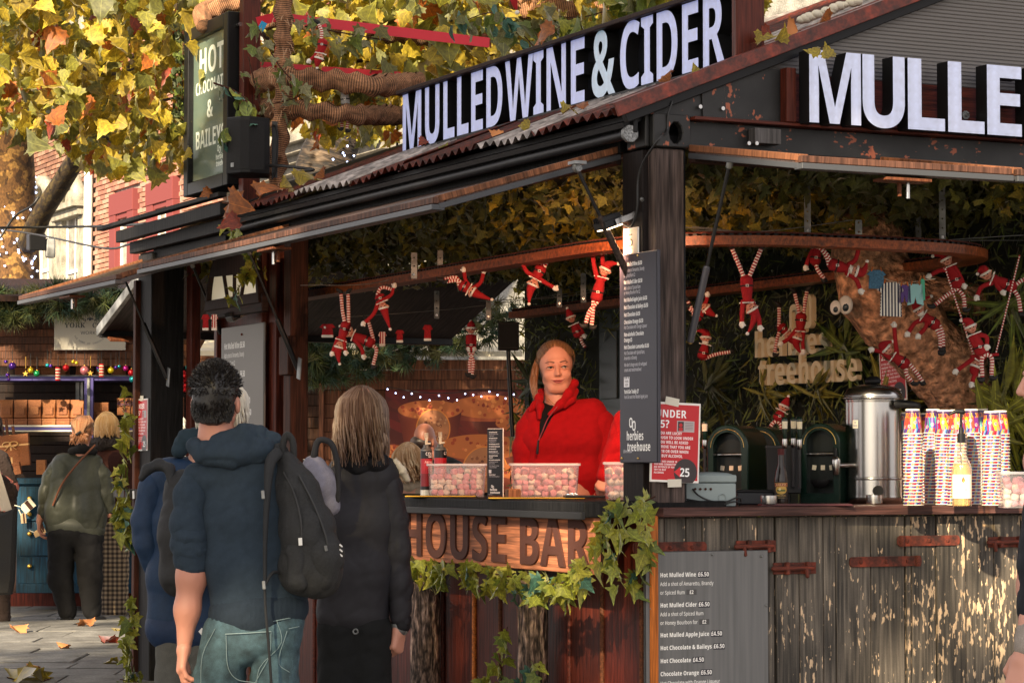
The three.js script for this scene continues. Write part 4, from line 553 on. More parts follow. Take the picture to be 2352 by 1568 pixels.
// ---------------------------------------------------------------- things on the counters
const CY = 1.0965, CL = 1.1205;                                     // counter heights, gable side and serving side
const onTop = (x, y, d, h) => { const p = atD(x, y, d); p.y = h; return p; };
{ // paper cups, stacked upside down
  const prof = (r0, r1, h) => lathe([[0, h - .006], [r1 - .002, h - .006], [r1 - .002, h], [r1, h], [mix(r0, r1, .5), h / 2], [r0, .004]], 22);
  const art = print(512, 256, (x, W, H) => {
    x.fillStyle = '#3d1b58'; x.fillRect(0, 0, W, H); const q = rngOf(5), cols = ['#c01245', '#7a1f86', '#e8442a', '#2f6fb8', '#e6b92c', '#39a09a', '#a8155c', '#5a2c92'];
    for (let i = 0; i < 34; i++) { x.fillStyle = cols[i % 8]; x.beginPath(); const a = q() * W, w = 14 + q() * 26; x.moveTo(a, H * .95); x.lineTo(a + w, H * .95); x.lineTo(a + w + 60 - q() * 120, H * .3); x.lineTo(a - q() * 60, H * .3); x.fill(); }
    const c2 = ['#b01030', '#5a8fc0', '#24459a', '#d0481f', '#a9a2b8', '#7a1670', '#4f9088', '#a80f3c', '#2c2270', '#d09a20']; for (let i = 0; i < 40; i++) { x.fillStyle = c2[(i * 7) % 10]; x.beginPath(); const a = i / 40 * W; x.moveTo(a, H); x.lineTo(a + 15, H); x.lineTo(a + 34, H * .78); x.lineTo(a + 18, H * .78); x.fill(); }
    for (let i = 0; i < 9; i++) { const a = i / 9 * W + 20, b = H * (.45 + q() * .3); x.fillStyle = '#f2e6d8'; x.beginPath(); x.arc(a, b, 17, 0, 7); x.fill(); x.strokeStyle = '#c01245'; x.lineWidth = 4; x.beginPath(); for (let t = 0; t < 14; t += .3) x.lineTo(a + cos(t) * t * 1.1, b + sin(t) * t * 1.1); x.stroke(); }
    for (let i = 0; i < 3; i++) { x.save(); x.translate((i + .5) / 3 * W, H * .2); x.rotate(PI); x.fillStyle = '#e7b522'; x.font = 'bold 70px sans-serif'; x.textAlign = 'center'; x.scale(.8, 1); x.fillText('YORK', 0, 12); x.fillStyle = '#c4161c'; x.font = 'bold 60px sans-serif'; x.fillText('YORK', 0, 9); x.restore(); }
  }, { roughness: .28, color: C(.72, .70, .70) });
  const rim = new THREE.TorusGeometry(.0385, .0021, 6, 24), bodyG = new THREE.CylinderGeometry(.0275, .0385, .099, 22, 1, true).translate(0, .0505, 0), baseG = lathe([[0, .0945], [.0255, .0945], [.0262, .1005], [.0278, .1005], [.0282, .094]], 22); rim.rotateX(PI / 2); rim.translate(0, .003, 0);
  const mk = () => { const c = thing('paper_cup', '', 'paper cup', [0, 0, 0], 0, ''); part('body', bodyG, art, c); part('rim', rim, MT.cream, c); return c; };
  let first = null;
  const S = [[795, 285, 10.75, 22, 'first stack from the steel urn'], [925, 296, 11.1, 22, 'narrow stack behind the first two'], [1050, 258, 10.15, 22, 'second stack from the urn'], [1215, 305, 10.9, 22, 'low stack set back between two taller stacks'], [1290, 258, 10.5, 23, 'third stack from the urn'], [1420, 268, 10.35, 22, 'stack left of the orange bottle'], [1570, 265, 10.2, 22, 'stack right behind the orange syrup bottle'], [1740, 258, 10.45, 23, 'stack right of the orange bottle'], [1860, 255, 10.9, 23, 'half hidden stack second from the right end'], [1978, 283, 10.15, 22, 'front stack by the marshmallow tub'], [2085, 275, 10.7, 22, 'stack at the far right end beside the leaves']];
  S.forEach(([cx, cy, d, n, where], k) => { const base = onTop(1894.9 + .1943 * cx, 1150, d, CY + .001), top = atD(1894.9 + .1943 * cx, 890 + .1943 * cy, d).y, step = (top - CY - .1) / n; for (let i = 0; i <= n; i++) { const c = first ? dup(first) : mk(); first = first ?? c; if (i === 0 && k === 0) { } c.position.copy(base).add(V(noise(i * .4, k) * .003, i * step, noise(i * .5, k + 9) * .003)); c.rotation.y = k * 1.9 + i * 2.4 + (i === n ? [0, 0, 2.2, 0, 4, 1, .8, .4, 3, .3, 5][k] : 0); c.userData = { label: i === n ? `upturned York paper cup topping the ${where}` : `nested paper cup in the ${where}`, category: 'paper cup', group: i === n ? 'top cups of the stacks' : `cups in the ${where}` }; if (i === n) part('base', baseG, MT.cream, c); } });
}
// steel urn
{
  const o = frame(thing('hot_drink_urn', 'tall stainless steel urn labelled HOT CHOCOLATE beside the cup stacks', 'urn'), onTop(2008, 1150, 10.75, CY));
  const r = .118; part('body', lathe([[0, 0], [r, 0], [r, .03], [r * .985, .035], [r * .985, .42], [r, .425], [r, .44]], 48), MT.steel, o);
  part('band', [place(new THREE.TorusGeometry(r, .006, 8, 48), [0, .105, 0], [PI / 2, 0, 0]), place(new THREE.TorusGeometry(r, .007, 8, 48), [0, .44, 0], [PI / 2, 0, 0])], MT.steel, o);
  part('lid', lathe([[r * 1.02, .44], [r * 1.02, .455], [r * .9, .48], [r * .5, .495], [0, .5]], 40), MT.steel, o); part('lid_knob', lathe([[0, .5], [.03, .5], [.035, .515], [.02, .53], [0, .532]], 16), MT.blackP, o);
  const h = part('handle', limb([V(.08, .415, .1), V(.13, .41, .13), V(.17, .405, .09), V(.16, .41, .03)], .017, 8, 3), MT.blackP, o);
  const t = part('tap', [place(lathe([[.0, 0], [.012, 0], [.017, .03], [.02, .06], [.012, .075], [0, .078]], 14), [-.17, .12, .1]), limb([V(-.17, .16, .1), V(-.09, .16, .06)], .011, 10)], MT.steel, o); part('tap_lever', limb([V(-.17, .19, .1), V(-.172, .23, .095)], [.009, .007], 8), MT.blackP, t);
  part('knob', place(new THREE.CylinderGeometry(.022, .022, .02, 20), [.0, .055, r + .005], [PI / 2, 0, 0]), MT.blackP, o);
  const l = print(220, 150, (x, W, H) => { x.fillStyle = '#d9d2c2'; x.fillRect(0, 0, W, H); textLines(x, [['HOT', W / 2, 60, 46, 'bold', '#333f7a', .8, 'center'], ['CHOCOLATE', W / 2, 118, 44, 'bold', '#333f7a', .7, 'center']]); }); part('label', place(new THREE.CylinderGeometry(r * .99, r * .99, .034, 8, 1, true, -.95, .24), [0, .33, 0]), l, o);
}
// syrup bottle with pump
{
  const o = frame(thing('syrup_bottle', 'ribbed glass bottle of orange syrup with a black pump, before the cups', 'bottle'), onTop(2210, 1150, 9.98, CY));
  const pr = [[0, .001], [.036, .001], [.038, .01], [.0385, .125], [.038, .15], [.031, .17], [.017, .2], [.0145, .235], [.0145, .255]], g = lathe(pr, 48), p = g.attributes.position;
  for (let i = 0; i < p.count; i++) { const y = p.getY(i), a = atan2(p.getZ(i), p.getX(i)), k = y > .115 || y < .03 ? 1 + .025 * cos(a * 24) : 1; p.setX(i, p.getX(i) * k); p.setZ(i, p.getZ(i) * k); } g.computeVertexNormals();
  part('bottle', g, pmat(C(1, .93, .78), { transmission: .92, thickness: 0, roughness: .06 }), o); part('syrup', lathe([[0, .004], [.034, .004], [.035, .12], [.034, .148], [.026, .165], [0, .166]], 24), pmat(C(.95, .62, .2), { transmission: .7, roughness: .15, thickness: .02 }), o);
  part('label', place(new THREE.CylinderGeometry(.0392, .0392, .092, 20, 1, true, -1.25, 2.5), [0, .078, 0]), print(320, 300, (x, W, H) => { x.fillStyle = '#f1e2c4'; x.fillRect(0, 0, W, H); x.fillStyle = '#d0521f'; x.beginPath(); x.moveTo(W / 2, 26); x.quadraticCurveTo(W / 2 + 44, 82, W / 2, 104); x.quadraticCurveTo(W / 2 - 44, 82, W / 2, 26); x.fill(); x.fillStyle = '#f0a13a'; x.beginPath(); x.moveTo(W / 2, 60); x.lineTo(W / 2 + 18, 90); x.lineTo(W / 2, 102); x.fill(); x.strokeStyle = '#d8a77a'; x.strokeRect(W / 2 - 44, 122, 88, 34); textLines(x, [['ORANGE', W / 2, 198, 24, 'bold', '#8a4a26', 1, 'center']]); }), o);
  part('pump', [cyl(.016, .016, .035, [0, .265, 0], 0 || [0, 0, 0], 16), cyl(.011, .008, .03, [0, .292, 0], [0, 0, 0], 12), cyl(.005, .005, .07, [0, .33, 0], [0, 0, 0], 8), limb([V(.012, .366, 0), V(-.02, .368, 0), V(-.048, .355, 0)], [.011, .008, .004], 8, 3), cyl(.003, .003, .2, [0, .16, 0], [0, 0, .05], 6)], MT.blackP, o);
}
// cream liqueur bottle, handles, taps, housings
{
  const glassB = mat(C(.012, .006, .005), { roughness: .12 });
  const o = frame(thing('liqueur_bottle', 'dark liqueur bottle with a BAILEYS label in front of the green taps', 'bottle'), onTop(1795, 1146, 10.35, CY));
  part('bottle', lathe([[0, 0], [.027, 0], [.028, .008], [.028, .1], [.022, .135], [.0125, .165], [.0115, .21], [.013, .212], [.013, .222], [0, .223]], 26), glassB, o);
  part('label', place(new THREE.CylinderGeometry(.0285, .0285, .07, 18, 1, true, -1.3, 2.4), [0, .06, 0]), print(256, 256, (x, W, H) => { x.fillStyle = '#15100e'; x.fillRect(0, 0, W, H); x.fillStyle = '#c9a24a'; x.beginPath(); x.ellipse(W / 2, 120, 92, 66, 0, 0, 7); x.fill(); x.fillStyle = '#3d5a2c'; x.fillRect(60, 120, 136, 24); x.fillStyle = '#ded09a'; x.beginPath(); x.arc(105, 112, 20, 0, 7); x.fill(); x.fillStyle = '#8c1f22'; x.fillRect(20, 22, W - 40, 52); x.strokeStyle = '#e0b75c'; x.lineWidth = 5; x.strokeRect(20, 22, W - 40, 52); textLines(x, [['BAILEYS', W / 2, 62, 42, 'bold', '#f3d68d', .9, 'center', 'serif'], ['ORIGINAL', W / 2, 216, 32, 'bold', '#d9b25a', .9, 'center', 'serif'], ['Irish Cream', W / 2, 244, 20, 'italic', '#d9b25a', .9, 'center', 'serif']]); }), o);
  part('cap', cyl(.0135, .0135, .025, [0, .214, 0], [0, 0, 0], 14), mat(C(.08, .01, .01)), o);
  const green = mat(C(.005, .02, .014), { roughness: .25 });
  const taps = [[1619, 966, 1030, 10.75, 'half hidden behind the red poster'], [1603, 985, 1034, 10.8, 'at the left edge of the taps'], [1803, 958, 1030, 10.55, 'above the liqueur bottle'], [1823, 958, 1028, 10.65, 'middle of three above the black screen'], [1837, 958, 1032, 10.6, 'nearest the steel urn']];
  taps.forEach(([x, y0, y1, d, wh]) => { const t = frame(thing('beer_pump', `green pump handle with chrome collar, ${wh}`, 'tap handle', null, 0, 'green pump handles'), atD(x, y1, d)); const h = (y1 - y0) * pxm(d); part('handle', lathe([[0, .3 * h], [.009, .3 * h], [.012, .6 * h], [.0135, .9 * h], [.009, h], [0, h * 1.01]], 14), green, t); part('collar', lathe([[0, 0], [.009, 0], [.011, .12 * h], [.011, .3 * h], [.008, .32 * h], [0, .32 * h]], 14), MT.steel, t); part('label', place(new THREE.CylinderGeometry(.0135, .0125, .03, 10, 1, true, -1, 2), [0, h * .75, 0]), MT.cream, t); part('stem', cyl(.007, .007, y1 * 0 + .16, [0, -.08, 0], [0, 0, 0], 10), MT.blackM, t); });
  const arch = (x, y, d, w, h, dep, turn, label, plain) => {
    const t = thing('tap_housing', label, 'drinks dispenser', onTop(x, y, d, CY), YAW + turn), R = w / 2, out = new THREE.Shape(); out.moveTo(-R, 0); out.lineTo(-R, h - R); out.absarc(0, h - R, R, PI, 0, true); out.lineTo(R, 0);
    const inn = new THREE.Path(), r = R * .72; inn.moveTo(-r, h * .12); inn.lineTo(-r, h - R); inn.absarc(0, h - R, r, PI, 0, true); inn.lineTo(r, h * .12); const so = out.clone(); so.holes.push(inn);
    part('shell', place(plate(so, dep, .004, 14), [0, 0, -dep]), green, t); part('core', place(plate(out, dep * .7, 0, 10), [0, 0, -dep * .9], [0, 0, 0], [.9, .97, 1]), mat(C(.008, .012, .011), { roughness: .3 }), t);
    part('beading', place(new THREE.TorusGeometry(R * .80, .0016, 6, 24, PI), [0, h - R, .005]), MT.brass, t); part('bar', [limb([V(-r, h * .62, -dep * .12), V(r, h * .62, -dep * .12)], .008, 10)], MT.steel, t);
    for (const k of [-.5, 0, .5]) part('paper_label', bx(.018, .02, .002, [k * r * 1.2, h * .45, -dep * .19], [0, 0, k * .3]), MT.cream, t);
    if (!plain) part('drip_bowl', place(new THREE.SphereGeometry(R * .5, 16, 8, 0, TAU, PI / 2, PI / 2), [0, h * .3, 0], [0, 0, 0], [1, .8, .5]), MT.blackP, t); return t;
  };
  arch(1672, 1140, 10.85, .19, .33, .2, -.5, 'dark green arched drinks dispenser behind the grey box', 1); arch(1745, 1140, 11.3, .2, .33, .12, -.5, 'dark green arched housing set back behind the first dispenser', 1); arch(1885, 1150, 10.7, .175, .335, .18, -.45, 'dark green arched drinks dispenser beside the steel urn');
  const sc = frame(thing('till_screen', 'black tilted till screen behind the liqueur bottle', 'screen'), onTop(1800, 1140, 10.7, CY)); part('screen', bx(.14, .2, .015, [0, .14, 0], [-.25, 0, 0], .004), MT.blackP, sc); part('stand', bx(.06, .08, .05, [0, .04, -.02], [0, 0, 0], .006), MT.blackP, sc); part('bezel', bx(.145, .014, .018, [0, .235, -.026], [-.25, 0, 0], .004), MT.blackM, sc);
  const cb = frame(thing('equipment_case', 'low black equipment case between the grey box and the liqueur bottle', 'case'), onTop(1731, 1152, 10.5, CY)); part('case', bx(.145, .05, .14, [0, .026, 0], [0, 0, 0], .006), mat(C(.012, .014, .02), { roughness: .5 }), cb); part('lid', bx(.15, .012, .145, [0, .055, 0], [0, 0, 0], .004), MT.blackP, cb);
  for (const [x, d, w] of [[1767, 10.1, 'steel measuring cup on the mat before the liqueur bottle'], [2009, 10.25, 'steel measuring cup at the foot of the urn']]) { const c = frame(thing('measuring_cup', w, 'cup'), onTop(x, 1147, d, CY + .005)); part('cup', lathe([[0, .002], [.03, .002], [.032, .004], [.033, .036], [.031, .036], [.029, .006], [0, .006]], 24), MT.steel, c); part('rolled_rim', place(new THREE.TorusGeometry(.032, .0015, 6, 24), [0, .036, 0], [PI / 2, 0, 0]), MT.steel, c); }
  const m = onTop(1850, 1155, 10.15, CY + .004); frame(solo('drip_mat', 'dark red drip mat on the gable counter below the taps', 'mat', [bx(.36, .006, .14, [0, 0, 0], [0, 0, 0], .002), bx(.35, .002, .13, [0, .004, 0])], mat(C(.09, .02, .025), { roughness: .4 })), m);
  // grey electrical box
  const j = frame(thing('electrical_box', 'grey plastic electrical box with cables at the foot of the post', 'electrical box'), onTop(1633, 1158, 9.95, CY)); const gm = mat(C(.27, .33, .34), { roughness: .55 });
  part('box', bx(.195, .09, .12, [0, .046, -.06], [0, 0, 0], .006), gm, j); part('lid', bx(.2, .03, .125, [0, .108, -.06], [0, 0, 0], .006), gm, j); part('lid_top', place(new THREE.SphereGeometry(.1, 24, 8, 0, TAU, 0, PI / 2), [0, .122, -.06], [0, 0, 0], [.9, .12, .55]), gm, j);
  for (const x of [-.06, -.04, -.02, 0]) part('gland_hole', place(new THREE.CylinderGeometry(.005, .005, .004, 12), [x, .068, .002], [PI / 2, 0, 0]), MT.brown, j);
  part('knockout', place(new THREE.TorusGeometry(.014, .002, 6, 20), [.045, .035, .002]), gm, j);
  part('cable', limb([V(-.07, .068, .004), V(-.05, .045, .012), V(0, .022, .014), V(.06, .02, .012), V(.1, .035, .008), V(.115, .03, 0), V(.112, .004, -.02)], .0035, 6, 4), MT.cable, j); part('cable', limb([V(-.1, .03, .004), V(-.04, .02, .016), V(.03, .006, .018), V(.09, .02, .014), V(.118, .015, .004)], .003, 6, 4), MT.cable, j);
}
// marshmallow tubs
{
  const clear = pmat(C(.93, .91, .92), { transmission: .93, thickness: 0, roughness: .05 });
  const pink = mat(C(.72, .33, .36), { roughness: .9 }), whit = mat(C(.78, .70, .58), { roughness: .9 });
  const mg = new THREE.CylinderGeometry(.0145, .0145, .024, 10, 1); { const b = new THREE.LatheGeometry([[0, -.012], [.012, -.012], [.0148, -.009], [.0152, 0], [.0148, .009], [.012, .012], [0, .012]].map((q) => new THREE.Vector2(...q)), 10); mg.copy(b); }
  const tub = (x0, x1, y0, y1, d, h0, label, where, turn = 0, rows = 5) => {
    const w = (x1 - x0) * pxm(d), h = (y1 - y0) * pxm(d), dep = w * .62, o = frame(thing('marshmallow_tub', label, 'plastic tub'), onTop((x0 + x1) / 2, y1, d, h0)); o.rotation.y += turn;
    const wall = (a, b) => { const s = rrect(a, b, .02), q = new THREE.Path(rrect(a - .005, b - .005, .018).getPoints(3)); s.holes.push(q); return s; };
    const g = place(plate(wall(w * .94, dep * .94), h, 0, 3), [0, 0, 0], [-PI / 2, 0, 0]), p = g.attributes.position; for (let i = 0; i < p.count; i++) { const k = mix(.95, 1.02, p.getY(i) / h); p.setX(i, p.getX(i) * k); p.setZ(i, p.getZ(i) * k); } g.computeVertexNormals();
    part('tub', g, clear, o); part('base', bx(w * .88, .003, dep * .88, [0, .002, 0]), clear, o); part('rim', place(plate(wall(w * 1.0, dep * 1.0), .008, .001, 3), [0, h - .008, 0], [-PI / 2, 0, 0]), pmat(C(.85, .83, .84), { transmission: .5, roughness: .25 }), o);
    let m0 = null; const q = rngOf(floor(x0)), nx = max(2, floor(w * .86 / .0275)), nz = 2;
    for (let r = 0; r < rows; r++) for (let i = 0; i < nx; i++) for (let z = 0; z < nz; z++) {
      if (r === rows - 1 && q() < .4) continue; if (z === 1 && r < rows - 2 && r > 0) continue;
      const k = q() < .5, lp = V((i + .5 + (q() - .5) * .5) / nx * w * .84 - w * .42, .016 + r * (h - .03) / rows + q() * .006, dep * .5 * .84 - .016 - z * .03).applyAxisAngle(V(0, 1, 0), o.rotation.y).add(o.position);
      const n = numbered('marshmallow'), e = new THREE.Mesh(mg, k ? whit : pink); e.name = n; e.castShadow = e.receiveShadow = true; e.position.copy(lp); e.rotation.set(q() * 6, q() * 6, q() * 6); scene.add(e); tag(e, `${k ? 'white' : 'pink'} marshmallow in the ${where}`, 'marshmallow', `${k ? 'white' : 'pink'} marshmallows in the ${where}`);
    } return o;
  };
  tub(980, 1120, 1066, 1141, 11.25, CL, 'clear plastic tub of marshmallows beside the whipped cream cans', 'tub beside the whipped cream cans'); tub(1169, 1333, 1063, 1142, 10.72, CL, 'clear plastic tub of marshmallows before the woman in red', 'tub before the woman in red'); tub(1388, 1500, 1065, 1150, 10.3, CL, 'clear plastic tub of marshmallows half hidden by the menu board', 'tub half hidden by the menu board', -.2); tub(2292, 2430, 1076, 1158, 9.7, CY, 'clear plastic tub of marshmallows at the right end of the counter', 'tub at the right end of the counter');
  // cans
  const can = (x, y0, y1, d, r, txt, label) => { const o = frame(thing('cream_can', label, 'spray can'), onTop(x, y1, d, CL)), h = (y1 - y0) * pxm(d); part('can', new THREE.CylinderGeometry(r, r, h * .72, 24).translate(0, h * .36, 0), print(384, 512, (c, W, H) => { c.fillStyle = '#141114'; c.fillRect(0, 0, W, H); c.fillStyle = '#b5202e'; c.fillRect(0, H * .17, W * .8, H * .52); c.fillStyle = '#7c1420'; c.fillRect(0, H * .5, W, H * .28); c.fillStyle = '#c9c6c2'; c.fillRect(0, H * .86, W, H * .14); textLines(c, txt.map((t, i) => [t[0], t[1] * W, t[2] * H, t[3], 'bold', t[4], .8])); c.fillStyle = '#222'; for (let i = 0; i < 9; i++) c.fillRect(W * .62 + i * 8, H * .89, 4, H * .08); }, { roughness: .3 }), o); o.children[0].rotation.y = -PI * .6; part('shoulder', lathe([[r, h * .72], [r * .86, h * .755], [r * .5, h * .78], [r * .5, h * .82], [0, h * .82]], 20), MT.galv, o); const n = part('nozzle', [cyl(.007, .006, h * .12, [0, h * .87, 0], [0, 0, 0], 10), ...[-.006, 0, .006].map((k) => cyl(.0022, .0018, h * .09, [k, h * .965, 0], [0, 0, 0], 6))], MT.cream, o); part('trigger', bx(.016, .008, .012, [.012, h * .84, 0], [0, 0, 0], .002), MT.cream, n); return o; };
  can(979, 997, 1141, 11.4, .026, [['COUNTRY', .28, .10, 50, '#eee'], ['RANGE', .36, .15, 30, '#eee'], ['Aerosol Cream', .26, .27, 40, '#f0c8c8']], 'red and black whipped cream can, left of a pair'); can(1011, 997, 1141, 11.7, .029, [['COUNTRY', .4, .10, 50, '#eee'], ['Aerosol', .45, .27, 60, '#c93a45'], ['Cream', .5, .38, 60, '#c93a45']], 'black whipped cream can, right of a pair, behind a tub');
  const tabM = print(256, 900, menuTex('#161519', 20), { roughness: .3 });
  const tab = (x0, x1, y0, y1, d, label, turn) => { const w = (x1 - x0) * pxm(d), h = (y1 - y0) * pxm(d), o = frame(thing('counter_menu', label, 'menu card'), onTop((x0 + x1) / 2, y1, d, CL)); o.rotation.y += turn; o.rotation.x = 0; part('card', bx(w, h, .006, [0, h / 2, 0], [0, 0, 0], .002), MT.white, o); part('print', place(new THREE.PlaneGeometry(w * .97, h * .99), [0, h / 2, .0045]), tabM, o); part('holder', bx(w * .9, .014, .05, [0, .007, -.02], [0, 0, 0], .003), MT.brownL, o); };
  tab(1117, 1159, 988, 1148, 10.62, 'tall narrow black menu card between two marshmallow tubs', -.5); tab(693, 729, 1004, 1082, 12.7, 'black menu card behind the shoulder of the dark haired man', -.5);
  frame(solo('wood_block', 'small pale wooden block between the menu card and a tub', 'block', [bx(.055, .036, .05, [0, .018, 0], [0, .3, 0], .003), bx(.05, .004, .045, [0, .038, 0], [0, .3, 0], .001)], wood(C(.6, .26, .12))), onTop(1178, 1146, 10.55, CL));
  const yel = mat(C(.62, .38, .03), { roughness: .5 });
  for (const [x0, x1, y, d, l] of [[930, 1095, 1141, 11.05, 'yellow edged black bar mat under the cream cans'], [1120, 1345, 1149, 10.42, 'yellow edged black bar mat by the counter front']]) { const w = (x1 - x0) * pxm(d), o = frame(thing('bar_mat', l, 'mat'), onTop((x0 + x1) / 2, y, d, CL)); part('mat', bx(w, .006, .12, [0, .004, 0], [0, 0, 0], .002), MT.blackP, o); part('edging', bx(w * .98, .005, .01, [0, .0045, .062], [0, 0, 0], .001), yel, o); }
  { const o = frame(thing('clipboard', 'black clipboard lying on the counter by the menu board', 'clipboard'), onTop(1342, 1145, 10.25, CL + .012)); part('board', bx(.16, .01, .1, [0, 0, 0], [0, .1, 0], .003), MT.blackP, o); part('clip', bx(.05, .008, .02, [-.05, .008, .03], [0, .1, 0], .002), MT.steel, o); }
}
// flood lights
function flood(p, turn, tilt, label, lit) {
  const o = thing('flood_light', label, 'flood light', p, turn); const hd = new THREE.Mesh(bx(.1, .03, .085, [0, 0, 0], [0, 0, 0], .006), MT.blackM); hd.name = 'housing'; hd.rotation.x = tilt; hd.castShadow = true; o.add(hd);
  part('fins', merge([-.04, -.024, -.008, .008, .024, .04].map((x) => bx(.003, .02, .08, [x, .022, 0]))), MT.blackM, hd);
  part('lens', bx(.086, .004, .07, [0, -.017, 0], [0, 0, 0], .001), lit ? new THREE.MeshStandardMaterial({ color: C(.9, .8, .7), emissive: C(1, .72, .45), emissiveIntensity: 5 }) : mat(C(.2, .2, .2), { roughness: .2 }), hd);
  part('bracket', [bar(V(.058, 0, 0), V(.058, .035, -.09), .006, .022), bar(V(-.058, 0, 0), V(-.058, .035, -.09), .006, .022), bar(V(-.058, .035, -.09), V(.058, .035, -.09), .022, .006)], MT.steel, o); return o;
}
{
  const p = atX(1398, 513, -.1); const f = flood(p, -PI / 2, .35, 'lit flood light on a steel arm above the number plaque', 1); part('arm', limb([V(.02, .035, -.09), V(.07, .07, -.13), V(.1, .09, -.09)], .008, 8), MT.galv, f);
  const s = new THREE.SpotLight(new THREE.Color(1, .5, .26), 5, 0, 1.15, .7); s.position.copy(p).add(V(.0, -.035, 0)); s.target.position.copy(p).add(V(.9, -1.0, -1.6)); s.castShadow = true; s.shadow.radius = 2; scene.add(s, s.target);
  flood(atX(541, 725, -.12), -PI / 2, .5, 'unlit black flood light above the grey menu board', 0);
  const q = [[1545, 232], [1535, 262], [1532, 300]].map((a) => atZ(...a, .02)).concat([[1515, 318], [1478, 372], [1466, 410], [1463, 480], [1450, 520], [1420, 505]].map((a) => atX(...a, -.05))); solo('power_cable', 'black cable hanging from the corner casting to the flood light', 'cable', limb(q, .0045, 6, 5), MT.cable);
  const sp = frame(thing('loudspeaker', 'black loudspeaker on the roof below the chocolate sign', 'loudspeaker'), atD(572, 340, 13.6)); part('cabinet', place(plate(poly([[-.11, -.1], [-.03, -.16], [.02, -.16], [.115, -.08], [.10, .1], [-.09, .1]]), .29, .006), [0, -.145, 0], [-PI / 2, 0, 0]), MT.blackP, sp); part('grille', place(plate(poly([[-.1, -.105], [-.032, -.163], [.015, -.163], [.09, -.1]]), .26, 0), [0, -.13, .003], [-PI / 2, 0, 0]), mat(C(.012, .012, .013), { roughness: .9, bumpMap: T.weave, bumpScale: .001 }), sp); part('badge', bx(.02, .022, .003, [-.075, -.105, .135], [0, -.6, 0]), MT.galv, sp); part('bracket', bx(.03, .3, .02, [.13, 0, -.06]), MT.blackM, sp); part('cable', limb([V(.12, .13, -.03), V(.14, .12, -.03), V(.14, -.1, -.03), V(.12, -.16, -.03)], .005, 6, 3), MT.cable, sp);
  const s2 = frame(thing('loudspeaker', 'black loudspeaker hanging inside the bar beside the leaf wall', 'loudspeaker'), atD(1168, 772, 14.6)); part('cabinet', bx(.12, .16, .12, [0, 0, 0], [0, 0, 0], .008), MT.blackP, s2); part('grille', bx(.105, .14, .006, [0, 0, .061], [0, 0, 0], .002), mat(C(.01, .01, .011)), s2); part('pole', cyl(.012, .012, .5, [.01, -.32, -.03], [0, 0, .05], 8), MT.blackM, s2);
}
